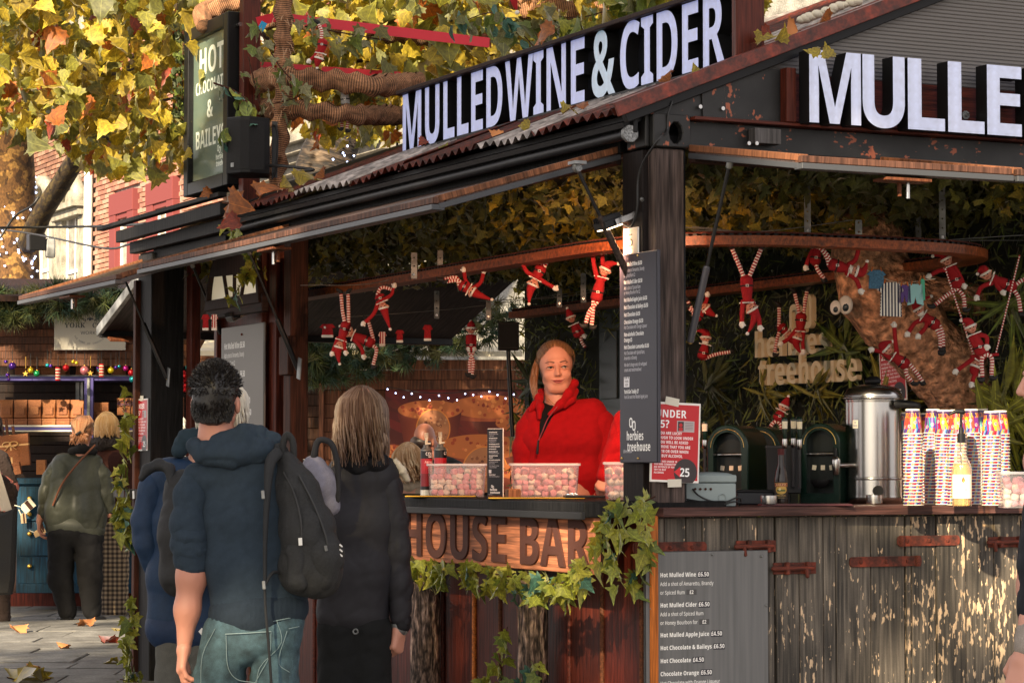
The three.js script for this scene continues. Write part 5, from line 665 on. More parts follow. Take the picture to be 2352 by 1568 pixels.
// ---------------------------------------------------------------- elf dolls
{
  const stripe = tex(canvas(32, 8, (x) => { x.fillStyle = '#e6d9cc'; x.fillRect(0, 0, 32, 8); x.fillStyle = '#a80d18'; x.fillRect(0, 0, 16, 8); }), [82, 1]); const legM = mat(C(1, 1, 1), { map: stripe, roughness: .9 });
  const redM = mat(C(.50, .008, .014), { map: T.fine, roughness: .9 }), whM = mat(C(.78, .73, .66), { roughness: .95 }), skM = mat(C(.62, .27, .18), { roughness: .5 }), bkM = mat(C(.012, .011, .011), { roughness: .7 }), eyeM = mat(C(.015, .01, .01), { roughness: .2 }), hairM = mat(C(.2, .08, .03));
  const K = .00179;
  function elf(label, d, e) {
    const base = atD(...e.hip, d), o = thing('elf_doll', label, 'elf doll', null, 0, 'elf dolls in red'); frame(o, base); const s = (e.s ?? 1) * K;
    const L = (q, dz = 0) => { const v = toLocal(atD(q[0], q[1], d), base); v.z += dz * s; return v; };
    const hip = L(e.hip), neck = L(e.neck), head = L(e.head, 3), ax = neck.clone().sub(hip).normalize(), up = e.up ? V(e.up[0], -e.up[1], 0).normalize() : head.clone().sub(neck).setZ(0).normalize();
    part('body', limb([hip.clone().addScaledVector(ax, -5 * s), hip, hip.clone().lerp(neck, .5), neck], [13 * s, 15 * s, 13.5 * s, 9 * s], 12, 3), redM, o);
    const bq = new THREE.Quaternion().setFromUnitVectors(V(0, 0, 1), ax), bt = new THREE.TorusGeometry(14.6 * s, 2 * s, 6, 20); bt.applyQuaternion(bq); bt.translate(...hip.clone().lerp(neck, .28).toArray()); const b = part('belt', bt, bkM, o);
    const bp = hip.clone().lerp(neck, .28); bp.z += 15 * s; part('buckle', bx(7 * s, 6 * s, 2 * s, bp), whM, b); part('buckle_gap', bx(4 * s, 3.4 * s, 2.4 * s, bp), bkM, b);
    const st = new THREE.Shape(); for (let i = 0; i < 16; i++) { const r = (i % 2 ? 11 : 19) * s, a = i / 16 * TAU; i ? st.lineTo(cos(a) * r, sin(a) * r) : st.moveTo(cos(a) * r, sin(a) * r); } const cg = plate(st, 2.5 * s); cg.applyQuaternion(new THREE.Quaternion().setFromUnitVectors(V(0, 0, 1), ax)); cg.translate(...neck.toArray()); part('collar', cg, whM, o);
    const hg = new THREE.Group(); hg.name = 'head'; o.add(hg); hg.position.copy(head); hg.quaternion.setFromUnitVectors(V(0, 1, 0), up); if (e.look) hg.rotateY(e.look);
    const R = 12.5 * s; hg.add(Object.assign(new THREE.Mesh(merge([sph(R, [0, 0, 0], 16, [.94, 1.05, .95]), sph(R * .24, [0, -R * .12, R * .93], 8), ...[-1, 1].map((k) => limb([V(k * R * .8, -R * .05, 0), V(k * R * 1.35, R * .35, -R * .1)], [R * .3, R * .06], 6)), ...[-1, 1].map((k) => sph(R * .3, [k * R * .45, -R * .3, R * .68], 8))]), skM), { name: 'face', castShadow: true }));
    const nm = (n, g, m) => { const q = new THREE.Mesh(arr(g), m); q.name = n; q.castShadow = true; hg.add(q); };
    nm('eyes', [-1, 1].map((k) => sph(R * .17, [k * R * .36, R * .12, R * .86], 8, [1, 1.3, .6])), eyeM); nm('mouth', limb([V(-R * .35, -R * .42, R * .82), V(0, -R * .55, R * .88), V(R * .35, -R * .42, R * .82)], R * .06, 5, 3), mat(C(.3, .02, .02))); nm('hair', [limb([V(-R * .8, R * .4, R * .3), V(0, R * .55, R * .86), V(R * .8, R * .4, R * .3)], R * .16, 6, 4)], hairM);
    if (e.beard) nm('beard', sph(R * .8, [0, -R * .7, R * .3], 8, [1, .8, .8]), whM);
    const tip = e.hat ? L(e.hat, 2) : head.clone().addScaledVector(up, R * 2.6), h0 = head.clone().addScaledVector(up, R * .35), h1 = head.clone().addScaledVector(up, R * 1.25), mid = h1.clone().lerp(tip, .5).addScaledVector(up, R * .25);
    const hat = part('hat', limb([h0, h1, mid, tip], [R * 1.04, R * .86, R * .45, R * .12], 12, 4), e.hatM ?? redM, o); const tg = new THREE.TorusGeometry(R * .98, R * .24, 8, 18); tg.applyQuaternion(new THREE.Quaternion().setFromUnitVectors(V(0, 0, 1), up)); tg.translate(...h0.toArray()); part('hat_band', tg, whM, hat); part('pompom', sph(R * .36, tip, 8), whM, hat);
    const sh = neck.clone().addScaledVector(ax, -4 * s), side = V(-ax.y, ax.x, 0);
    const armD = (P, k) => { if (!P) return; const pts = [sh.clone().addScaledVector(side, k * 9 * s), ...P.map((q, i) => L(q, 4 + i * 3))], a = part('arm', limb(pts, [6.5 * s, ...pts.slice(1).map(() => 5.4 * s)], 9, 4), redM, o), t = pts.at(-1), dr = t.clone().sub(pts.at(-2)).normalize(); part('hand', merge([limb([t, t.clone().addScaledVector(dr, 6 * s), t.clone().addScaledVector(dr, 13 * s)], [5.4 * s, 7.5 * s, 4 * s], 9), limb([t.clone().addScaledVector(dr, 4 * s), t.clone().addScaledVector(dr, 8 * s).addScaledVector(V(-dr.y, dr.x, 0), 8 * s)], [3.4 * s, 2.4 * s], 6)]), whM, a); };
    const sgn = (P) => P && L(P.at(-1)).sub(sh).dot(side) < 0 ? -1 : 1; armD(e.la, sgn(e.la)); armD(e.ra, e.la && sgn(e.la) === sgn(e.ra) ? -sgn(e.ra) : sgn(e.ra));
    const legD = (P, k) => { if (!P) return; const pts = [hip.clone().addScaledVector(side, k * 6 * s).addScaledVector(ax, -6 * s), ...P.map((q, i) => L(q, 2))], l = part('leg', limb(pts, 5.2 * s, 9, 5), legM, o), t = pts.at(-1), dr = t.clone().sub(pts.at(-2)).normalize(); part('shoe', limb([t, t.clone().addScaledVector(dr, 6 * s), t.clone().addScaledVector(dr, 9 * s).add(V(k * 7 * s, 2 * s, 4 * s)), t.clone().addScaledVector(dr, 8 * s).add(V(k * 13 * s, 7 * s, 4 * s))], [5.4 * s, 6.5 * s, 5 * s, 1.5 * s], 8, 2), bkM, l); };
    legD(e.ll, -1); legD(e.rl, 1); return o;
  }
  elf('elf doll hanging upside down by spread legs from the front track', 10.55, { hip: [1715, 642], neck: [1717, 694], head: [1726, 708], la: [[1704, 727], [1704, 740]], ra: [[1742, 727], [1745, 748]], ll: [[1698, 610], [1682, 572]], rl: [[1732, 610], [1748, 572]], hat: [1717, 766] });
  elf('elf doll in a patterned red hat, stretched under the track by a steel strip', 10.7, { hip: [1912, 607], neck: [1950, 618], head: [1964, 622], la: [[1964, 598], [1972, 572]], ra: [[1966, 642], [1975, 664]], ll: [[1900, 592], [1884, 566]], rl: [[1898, 582], [1876, 562]], hat: [1992, 600], beard: 1 });
  elf('elf doll clinging behind the track with one striped leg hanging', 11.3, { hip: [1872, 600], neck: [1877, 572], head: [1874, 560], la: [[1858, 592], [1852, 610]], ll: [[1876, 614], [1893, 640]], hat: [1862, 548] });
  elf('elf doll standing on the carved branch above the swing ropes', 11.1, { hip: [2201, 654], neck: [2183, 612], head: [2175, 598], la: [[2157, 622], [2138, 632]], ra: [[2206, 635], [2212, 652]], ll: [[2178, 676], [2148, 700]], rl: [[2213, 680], [2216, 706]], hat: [2143, 588], look: -.3 });
  elf('elf doll lying along the carved branch at the right edge', 11.1, { hip: [2326, 658], neck: [2280, 640], head: [2266, 631], la: [[2254, 660], [2245, 679]], ra: [[2290, 655], [2300, 668]], ll: [[2346, 645], [2362, 640]], rl: [[2339, 682], [2345, 716]], hat: [2246, 629], look: -.3, up: [-.5, -.9] });
  elf('elf doll in a white banded hat climbing the carved trunk', 11.2, { hip: [2150, 746], neck: [2121, 726], head: [2112, 712], la: [[2102, 742], [2087, 763]], ra: [[2128, 748], [2112, 768]], ll: [[2166, 768], [2167, 796]], rl: [[2160, 775], [2160, 805]], hat: [2140, 680], look: -.6, beard: 1 });
  elf('elf doll with one arm raised straight up above the steel urn', 11.2, { hip: [2080, 836], neck: [2053, 818], head: [2038, 804], la: [[2057, 786], [2054, 752]], ra: [[2024, 808], [2007, 804]], ll: [[2106, 856], [2119, 876]], rl: [[2083, 860], [2095, 876]], hat: [2052, 784] });
  elf('elf doll sitting on the red toy swing', 10.9, { hip: [2254, 808], neck: [2238, 768], head: [2231, 753], la: [[2266, 774], [2266, 792]], ra: [[2240, 794], [2260, 796]], ll: [[2256, 824], [2257, 866]], rl: [[2276, 818], [2278, 862]], hat: [2208, 736] });
  elf('elf doll hanging head down beneath the toy swing', 11.15, { hip: [2262, 808], neck: [2247, 828], head: [2243, 838], la: [[2216, 838], [2199, 850]], ra: [[2241, 856], [2233, 878]], hat: [2250, 862] });
  elf('elf doll bent over the inner track beside the grey strut', 12.2, { hip: [1601, 728], neck: [1612, 714], head: [1619, 707], la: [[1622, 694], [1624, 682]], ll: [[1588, 708], [1580, 692]], rl: [[1592, 716], [1583, 708]], hat: [1646, 725], up: [.7, .7] });
  elf('elf doll upside down with legs apart before the wall lettering', 12.4, { hip: [1841, 726], neck: [1838, 760], head: [1833, 774], la: [[1812, 778], [1797, 787]], ra: [[1844, 786], [1845, 803]], ll: [[1832, 700], [1826, 674]], rl: [[1849, 700], [1854, 669]], hat: [1841, 812] });
  elf('elf doll half sunk in the leaves with long striped legs', 12.7, { hip: [1796, 752], neck: [1806, 762], head: [1812, 770], ll: [[1790, 735], [1790, 706]], rl: [[1785, 780], [1780, 810]] });
  elf('elf doll in the wall ferns with one leg stuck out sideways', 12.6, { hip: [1614, 818], neck: [1620, 792], head: [1621, 778], ll: [[1640, 815], [1678, 808]], hat: [1598, 760], beard: 1 });
  elf('elf doll in a small dark heap above the tap handles', 12.2, { hip: [1788, 960], neck: [1796, 945], head: [1800, 936], ll: [[1778, 970], [1770, 980]], rl: [[1792, 974], [1795, 985]] });
  elf('elf doll hanging by both legs at the left end of the track', 12.4, { hip: [794, 746], neck: [783, 780], head: [779, 794], la: [[768, 797], [764, 808]], ra: [[791, 796], [793, 806]], ll: [[786, 712], [783, 675]], rl: [[800, 712], [799, 675]], hat: [780, 836], s: .95 });
  elf('elf doll swinging by hand and foot with a long hanging hat', 12.2, { hip: [872, 682], neck: [877, 693], head: [880, 704], la: [[899, 676], [904, 661]], ra: [[857, 722], [838, 740]], ll: [[872, 664], [880, 660], [904, 666]], hat: [896, 756], s: .95 });
  elf('elf doll in shadow stretched flat over the garland', 12.9, { hip: [852, 787], neck: [812, 770], head: [803, 764], ll: [[850, 752], [846, 738]], rl: [[864, 800], [857, 838]], ra: [[830, 800], [834, 815]] });
  elf('elf doll on its back under the track with both arms up', 11.9, { hip: [1062, 656], neck: [1076, 664], head: [1083, 668], la: [[1069, 642], [1066, 625]], ra: [[1103, 650], [1110, 628]], ll: [[1048, 638], [1020, 642]], rl: [[1050, 644], [1026, 647]], hat: [1130, 688], up: [.85, .5] });
  elf('elf doll hanging straight down in front of the garland', 13, { hip: [1082, 802], neck: [1082, 768], head: [1082, 757], ll: [[1079, 830], [1079, 856]], rl: [[1087, 830], [1084, 860]], la: [[1074, 785], [1076, 797]], ra: [[1091, 785], [1089, 797]], hat: [1081, 738] });
  elf('elf doll head down with one arm flung out, left of the struts', 11.5, { hip: [1242, 617], neck: [1230, 640], head: [1225, 651], la: [[1210, 624], [1201, 608]], ra: [[1254, 650], [1271, 660]], ll: [[1252, 606], [1238, 598]], rl: [[1252, 610], [1260, 598]], hat: [1215, 698] });
  elf('elf doll dangling by both hands beside the flood light', 11.1, { hip: [1370, 684], neck: [1381, 638], head: [1389, 622], la: [[1363, 602], [1362, 582]], ra: [[1384, 602], [1384, 580]], ll: [[1354, 716], [1346, 742]], rl: [[1362, 716], [1359, 746]], hat: [1420, 606] });
  elf('elf doll leaning in the shadow above the woman in red', 13, { hip: [1328, 768], neck: [1318, 746], head: [1312, 731], ll: [[1335, 782], [1344, 798]], ra: [[1334, 755], [1340, 768]], s: .95 });
  elf('elf doll hanging by one leg from the red roof strap', 13.6, { hip: [741, 96], neck: [736, 122], head: [733, 131], la: [[722, 130], [713, 138]], ll: [[738, 72], [732, 56]], hat: [728, 156], s: 1 });
  { const e = elf('grey fur coated doll with striped legs beside the wrapped poles', 13.8, { hip: [793, 236], neck: [790, 208], head: [789, 198], ll: [[786, 262], [785, 292]], rl: [[798, 262], [797, 296]], s: .95 }); e.children[0].material = mat(C(.4, .38, .36), { roughness: 1, bumpMap: T.blotB, bumpScale: .01 }); }
  elf('elf doll mostly hidden behind the chocolate sign post', 14.2, { hip: [588, 178], neck: [583, 200], head: [580, 212], ll: [[592, 165], [593, 146]], s: .9 });
  { const o = frame(thing('doll_hat', 'red pointed doll hat with a white pompom hanging over the roof sign', 'doll hat'), atD(1184, 16, 12)); part('hat', limb([V(-.01, .06, 0), V(-.005, .02, 0), V(.005, -.012, 0)], [.024, .016, .006], 10, 3), redM, o); part('pompom', sph(.011, [.008, -.026, 0], 8), whM, o); }
  // swing
  { const d = 10.95, base = atD(2262, 816, d), o = frame(thing('toy_swing', 'small red toy swing on twisted red and white cords', 'toy swing'), base), L = (q) => toLocal(atD(q[0], q[1], d), base); part('seat', bx(.118, .012, .04, [0, 0, 0], [0, 0, .06], .003), redM, o); part('cord', limb([L([2171, 614]), L([2236, 812])], .0035, 6), legM, o); part('cord', limb([L([2343, 586]), L([2288, 812])], .0035, 6), legM, o); }
  // doll clothes on a line
  { const d = 11; const ln = thing('clothes_line', 'thin line hung with doll clothes in front of the carved tree', 'clothes line'); part('line', limb([atD(1988, 618, d), atD(2060, 648, d), atD(2150, 640, d)], .0015, 4, 5), MT.cream, ln);
    const cl = (x0, y0, x1, y1, m, label, kind, shape) => { const o = frame(thing('doll_clothing', label, kind), atD((x0 + x1) / 2, y0, d - .02)), w = (x1 - x0) * pxm(d), h = (y1 - y0) * pxm(d); const s = shape === 'pants' ? poly([[-w / 2, 0], [w / 2, 0], [w * .55, -h], [w * .1, -h * .9], [0, -h * .6], [-w * .1, -h * .9], [-w * .55, -h]]) : shape === 'sock' ? poly([[-w * .2, 0], [w * .3, 0], [w * .35, -h], [-w * .5, -h], [-w * .5, -h * .75], [-w * .2, -h * .6]]) : poly([[-w * .3, 0], [w * .3, 0], [w * .55, -h * .25], [w * .4, -h * .32], [w * .42, -h], [-w * .45, -h * .97], [-w * .4, -h * .3], [-w * .55, -h * .22]]); const g = plate(s, .006, .002); part('cloth', g, m, o); for (const k of [-.25, .25]) part('peg', bx(.006, .02, .008, [k * w, .004, .006], [0, 0, k], .001), MT.orange, o); };
    const nav = mat(C(1, 1, 1), { map: tex(canvas(32, 4, (x) => { x.fillStyle = '#e9e4da'; x.fillRect(0, 0, 32, 4); x.fillStyle = '#1c2440'; x.fillRect(0, 0, 15, 4); }), [75, 1]), roughness: .9 });
    cl(1993, 620, 2034, 664, mat(C(.10, .28, .48), { map: T.fine }), 'blue knitted doll top on the line', 'doll clothes'); cl(2018, 648, 2076, 728, nav, 'navy and white striped doll shirt on the line', 'doll clothes'); cl(2064, 654, 2092, 698, mat(C(.10, .05, .22)), 'purple doll trousers on the line', 'doll clothes', 'pants'); cl(2086, 652, 2120, 702, mat(C(.30, .58, .60)), 'pale blue doll trousers on the line', 'doll clothes', 'pants'); cl(2110, 640, 2128, 690, mat(C(.08, .45, .28)), 'green doll sock at the end of the line', 'doll clothes', 'sock');
    const cl2 = (x, y, w, h, m, l, s) => { const dd = 13; const o = frame(thing('doll_clothing', l, 'doll clothes'), atD(x, y, dd)), W = w * pxm(dd), H = h * pxm(dd); part('cloth', plate(poly([[-W * .3, 0], [W * .3, 0], [W * .5, -H * .3], [W * .3, -H * .35], [W * .35, -H], [-W * .35, -H], [-W * .3, -H * .35], [-W * .5, -H * .3]]), .008, .002), m, o); part('trim', bx(W * .72, .014, .014, [0, -H, .004], [0, 0, 0], .003), whM, o); };
    cl2(752, 744, 38, 28, redM, 'dark red doll jacket pegged above the garland'); cl2(746, 744, 8, 8, redM, 'tiny red doll mitten beside the doll jacket'); cl2(878, 762, 20, 30, legM, 'striped doll stocking pegged above the garland'); cl2(918, 758, 22, 26, redM, 'red and white doll hat pegged above the garland'); cl2(982, 746, 24, 34, redM, 'red doll dress pegged at the right of the line'); cl2(472, 722, 20, 34, redM, 'red doll stocking hanging beside the grey menu board'); cl2(492, 722, 18, 34, legM, 'striped doll stocking hanging beside the grey menu board');
  }
  // carved tree with eyes
  { T.rust2 = T.blot.clone(); T.rust2.repeat.set(5, 4); const d = 12, q = (x, y, dd = d) => atD(x, y, dd), o = thing('carved_tree', 'brown carved tree trunk with googly eyes leaning across the leaf wall', 'carved tree'); const bm = mat(C(.95, .48, .26), { map: T.rust2, bumpMap: T.blotB, bumpScale: .05, roughness: .7 });
    const rough = (g, a) => { const p = g.attributes.position, n = g.attributes.normal; for (let i = 0; i < p.count; i++) { const k = a * fbm(p.getX(i) * 7, p.getY(i) * 7, p.getZ(i) * 7, 4); p.setXYZ(i, p.getX(i) + n.getX(i) * k, p.getY(i) + n.getY(i) * k, p.getZ(i) + n.getZ(i) * k); } g.computeVertexNormals(); return g; };
    part('trunk', rough(limb([q(1985, 505), q(1998, 580), q(2022, 665), q(2085, 750), q(2160, 830), q(2215, 900), q(2270, 1000)], [.15, .165, .20, .185, .18, .165, .15], 40, 14), .05), bm, o); part('branch', rough(limb([q(2060, 660), q(2140, 672), q(2250, 690), q(2380, 735)], [.13, .085, .075, .085], 24, 10), .03), bm, o);
    for (const [x, y, r] of [[1943, 700, .042], [1920, 706, .032]]) { const c = atD(x, y, d - .21), g = new THREE.Group(); g.name = 'eye'; frame(g, c); g.rotation.y += -.5; o.add(g); part('eyeball', sph(r, [0, 0, 0], 18, [.85, 1.05, .5]), mat(C(.75, .72, .66), { roughness: .15 }), g); part('pupil', sph(r * .5, [r * .1, -r * .2, r * .32], 12, [.9, 1.1, .4]), mat(C(.01, .02, .03), { roughness: .1 }), g); }
  }
}
// ---------------------------------------------------------------- stalls across the square
const spray = (() => { const l = []; const R = rngOf(9); for (let i = 0; i < 16; i++) { const a = i / 16 * TAU, t = .35 + R() * .6, g = new THREE.ConeGeometry(.006, .13, 3, 1); g.translate(0, .065, 0); g.rotateX(t); g.rotateY(a); l.push(g); } return merge(l); })();
const firM = [leafMat(.08, .16, .045, .15), leafMat(.18, .23, .05, .15), leafMat(.05, .14, .085, .15), leafMat(.25, .25, .07, .15)];
function garland(label, pts, d, n, r, s0 = 1) {
  const o = thing('fir_garland', label, 'garland'), c = new THREE.CatmullRomCurve3(pts.map((p) => atD(p[0], p[1], p[2] ?? d)));
  part('stem', limb(c.getPoints(20), .012, 5), MT.dkbrown, o);
  for (let i = 0; i < n; i++) { const p = c.getPoint(rnd()), m = new THREE.Mesh(spray, pick(firM)); m.name = 'needle_spray'; m.castShadow = m.receiveShadow = true; m.position.copy(p).add(V(rr(-r, r), rr(-r, r), rr(-r, r))); m.rotation.set(rr(0, 6), rr(0, 6), rr(0, 6)); m.scale.setScalar(rr(.7, 1.25) * s0); o.add(m); } return o;
}
const box3 = (o, base) => (x0, y0, x1, y1, d, dep, bev = .004) => { const a = toLocal(atD(x0, y0, d), base), b = toLocal(atD(x1, y1, d), base); return bx(abs(b.x - a.x), abs(a.y - b.y), dep, [(a.x + b.x) / 2, (a.y + b.y) / 2, (a.z + b.z) / 2 - dep / 2], [0, 0, 0], bev); };
{
  const d = 22.9, base = atD(150, 1072, d); base.y = 0; const o = frame(thing('chocolate_stall', 'brown timber chocolate stall with shelves across the square at the left', 'market stall'), base), B = box3(o, base);
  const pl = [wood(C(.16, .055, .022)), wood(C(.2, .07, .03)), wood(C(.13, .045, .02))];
  for (let i = 0; i < 9; i++) part('wall_plank', B(-120, 688 + i * 17, 720, 704.5 + i * 17, d - .1, .03), pick(pl), o);
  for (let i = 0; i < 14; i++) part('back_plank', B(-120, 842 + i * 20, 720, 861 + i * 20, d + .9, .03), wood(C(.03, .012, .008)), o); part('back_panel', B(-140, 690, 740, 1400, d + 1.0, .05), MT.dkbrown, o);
  part('roof', bar(toLocal(atD(-140, 690, d - .4), base), toLocal(atD(-140, 650, d + 1.5), base), 3.6, .05), MT.dkbrown, o); o.children.at(-1).position.x = 1.9;
  part('roof_edge', B(-120, 676, 720, 690, d - .3, .05), MT.dkbrown, o);
  part('plinth', B(-120, 1362, 720, 1410, d - .02, .1), wood(C(.22, .035, .02)), o);
  const blueS = mat(C(.045, .035, .16), { roughness: .35, metalness: .3 }), u = frame(thing('shelf_unit', 'blue metal shelf unit full of boxes and pouches behind the baubles', 'shelves'), base), U = box3(u, base);
  part('shelf', U(-60, 864, 700, 874, d + .1, .5, .002), blueS, u); part('shelf_lip', U(-60, 861, 700, 864, d + .09, .02, .002), MT.galv, u); part('shelf', U(-60, 980, 700, 988, d + .1, .5, .002), blueS, u); part('shelf_lip', U(-60, 976, 700, 980, d + .09, .02, .002), MT.cream, u); part('shelf_lip', U(-60, 988, 700, 991, d + .09, .02, .002), MT.cream, u);
  part('upright', U(193, 868, 212, 1100, d + .08, .05, .003), blueS, u); part('upright_strip', U(199, 868, 204, 1100, d + .07, .01, .001), MT.galv, u); part('upright', U(173, 876, 181, 980, d + .55, .04, .003), MT.galv, u); part('upright', U(184, 876, 189, 980, d + .55, .04, .003), MT.galv, u);
  const kraft = [C(.42, .15, .05), C(.48, .18, .06), C(.36, .12, .04)].map((c) => mat(c, { map: T.fine, roughness: .75 }));
  // packed boxes and pouches
  const item = (name, label, cat, x0, y0, x1, y1, dd, m, dep, group, deco) => { const p = atD((x0 + x1) / 2, y1, dd), w = (x1 - x0) * pxm(dd), h = (y1 - y0) * pxm(dd), t = frame(thing(name, label, cat, null, 0, group), p); deco(t, w, h, m, dep); return t; };
  const boxD = (t, w, h, m, dep) => { part('box', bx(w, h * .74, dep, [0, h * .37, -dep / 2], [0, 0, 0], .004), m, t); part('lid', bx(w * 1.02, h * .27, dep * 1.03, [0, h * .865, -dep / 2], [0, 0, 0], .004), m, t); part('label', bx(w * .4, h * .2, .002, [0, h * .4, .002]), pick(kraft), t); };
  [[34, 824, 66, 842, 'brown gift box top left on the upper shelf'], [67, 824, 102, 842, 'brown gift box beside the top left box on the upper shelf'], [33, 843, 92, 862, 'brown gift box under the two top left boxes'], [93, 843, 150, 862, 'brown gift box behind the green bauble'], [120, 824, 150, 842, 'dark purple gift box behind the striped candy']].forEach((b, i) => item('gift_box', b[4], 'gift box', b[0], b[1], b[2], b[3], d + .2, i === 4 ? mat(C(.04, .012, .03)) : pick(kraft), .2, null, boxD));
  const pouchD = (t, w, h, m) => { const pts = [[-w * .42, 0], [w * .42, 0], [w * .5, h * .08], [w * .46, h * .5], [w * .5, h], [-w * .5, h], [-w * .46, h * .5], [-w * .5, h * .08]]; const g = place(plate(poly(pts), .05, .012), [0, 0, -.05]), p = g.attributes.position; for (let i = 0; i < p.count; i++) { const y = p.getY(i) / h; p.setZ(i, p.getZ(i) * (1.25 - y * 1.05) + .012 * noise(p.getX(i) * 20, y * 5, w * 90)); } g.computeVertexNormals(); part('pouch', g, m, t); part('seal', bx(w * .98, h * .1, .01, [0, h * .95, -.004], [0, 0, 0], .002), m, t); part('label', bx(w * .62, h * .4, .003, [0, h * .42, .022], [-.12, 0, 0]), pick(kraft), t); };
  for (let i = 0; i < 6; i++) item('kraft_pouch', ['leftmost', 'second', 'third', 'fourth', 'fifth', 'rightmost'][i] + ' brown kraft pouch in the row on the middle shelf', 'pouch', -2 + i * 32.5, 918, 29 + i * 32.5, 961, d + .22, pick(kraft), .1, null, pouchD);
  for (let i = 0; i < 6; i++) item('carton', ['leftmost', 'second', 'third', 'fourth', 'fifth', 'rightmost'][i] + ' small brown carton in front of the row of pouches', 'carton', -2 + i * 32.5, 961, 29 + i * 32.5, 976, d + .13, pick(kraft), .08, null, boxD);
  [[172, 216, 'left kraft pouch on the upper shelf behind the pink bauble'], [218, 246, 'narrow kraft pouch on the upper shelf, middle of three'], [253, 287, 'right kraft pouch on the upper shelf behind the yellow bauble']].forEach((b) => item('kraft_pouch', b[2], 'pouch', b[0], 828, b[1], 864, d + .2, pick(kraft), .1, null, pouchD));
  const ribM = mat(C(.12, .03, .05), { roughness: .35 });
  const gift = (x0, y0, x1, y1, dd, tilt, label, rib) => item('gift_box', label, 'gift box', x0, y0, x1, y1, dd, pick(kraft), .06, null, (t, w, h, m, dep) => { t.rotation.z = tilt; boxD(t, w, h, m, dep); if (!rib) return; part('ribbon', [bx(w * 1.01, .014, dep * 1.02, [0, h * .66, -dep / 2]), bx(.014, h * 1.01, dep * 1.02, [w * -.04, h / 2, -dep / 2]), ...[-1, 1].map((k) => place(new THREE.TorusGeometry(.03, .006, 6, 14), [w * -.04 + k * .03, h * .7, .012], [0, 0, 0], [1.2, .7, 1])), ...[-1, 1].map((k) => bar(V(w * -.04, h * .68, .01), V(w * -.04 + k * .05, h * .52, .01), .012, .004))], rib, t); });
  gift(-8, 998, 68, 1071, d - .75, .09, 'large tilted gift box tied with a pale ribbon on an easel', mat(C(.62, .36, .14), { roughness: .3 }));
  gift(213, 924, 231, 945, d + .2, 0, 'small photo box left of a pair beside the blue upright'); gift(232, 924, 248, 945, d + .2, 0, 'small photo box right of a pair beside the blue upright'); gift(212, 945, 250, 976, d + .15, 0, 'plain carton below the pair of photo boxes'); gift(268, 914, 310, 953, d + .2, 0, 'brown gift box with dark ribbon beside the ivy post', ribM); gift(394, 912, 420, 978, d + .2, 0, 'tall brown box seen between the posts');
  gift(26, 1062, 48, 1090, d - .9, .2, 'small tilted box with a picture at the foot of the easel'); gift(82, 1056, 103, 1090, d - .85, 0, 'small dark green box standing on the blue chest');
  { const t = frame(thing('easel', 'small wooden display easel behind the ribboned gift box', 'easel'), atD(20, 1090, d - .68)); const q = (x, y) => toLocal(atD(x, y, d - .68), t.position); part('leg', bar(q(4, 978), q(10, 1090), .03, .02), MT.brownL, t); part('leg', bar(q(12, 960), q(26, 1085), .03, .02), MT.brownL, t); part('leg', bar(q(28, 978), q(44, 1090), .03, .02), MT.brownL, t); }
  // blue chest of drawers
  const c = frame(thing('blue_chest', 'blue painted chest of drawers under the chocolate stall counter', 'chest of drawers'), base), CB = box3(c, base), bm = wood(C(.006, .075, .15), { roughness: .5 });
  part('carcass', CB(38, 1112, 305, 1362, d - .85, .8, .006), bm, c); part('top', CB(34, 1098, 309, 1112, d - .9, .9, .006), bm, c); [[1117, 1196], [1199, 1276], [1279, 1340]].forEach(([a, b]) => { const f = part('drawer', CB(44, a, 299, b, d - .868, .03, .004), bm, c); for (const x of [67, 190, 285]) part('knob', sph(.022, toLocal(atD(x, mix(a, b, x < 100 ? .35 : .5), d - .9), base), 12), MT.gold, f); });
  part('base_board', CB(38, 1340, 305, 1362, d - .88, .02, .004), bm, c); part('knob', sph(.022, toLocal(atD(67, 1181, d - .9), base), 12), MT.gold, c);
  const hang = (x, y, w, h, rot, m, label, cat) => { const t = frame(thing('gift_tag', label, cat), atD(x, y, d - .95)); t.rotation.z = rot; const W = w * pxm(d), H = h * pxm(d); part('card', place(plate(poly([[-W / 2, -H / 2], [W / 2, -H / 2], [W / 2, H / 2], [-W * .3, H / 2], [-W / 2, H * .2]]), .006, .001), [0, 0, 0]), m, t); part('stripe', bx(W * .3, H * .95, .004, [W * .1, 0, .007]), MT.brown, t); part('string', limb([V(-W * .4, H * .3, .004), V(-W * .7, H * .9, .004)], .004, 4), MT.cream, t); };
  hang(63, 1162, 30, 22, .7, MT.cream, 'cream and brown striped stocking tag on a blue drawer knob', 'gift tag'); hang(53, 1190, 12, 22, .1, mat(C(.45, .33, .2)), 'small round ended wooden tag below the stocking tag', 'gift tag'); hang(90, 1222, 26, 14, .45, mat(C(.6, .4, .2)), 'brown paper gift tag beside the middle drawer knob', 'gift tag');
  // baubles
  const bc = { purple: C(.06, .015, .22), green: C(.01, .22, .07), gold: C(.42, .3, .015), teal: C(.01, .25, .3), red: C(.42, .008, .015), pink: C(.62, .2, .24), yellow: C(.5, .38, .01), magenta: C(.32, .008, .16) }, bm2 = Object.fromEntries(Object.entries(bc).map(([k, v]) => [k, mat(v, { metalness: .55, roughness: .22 })]));
  let bb = null; const where = [];
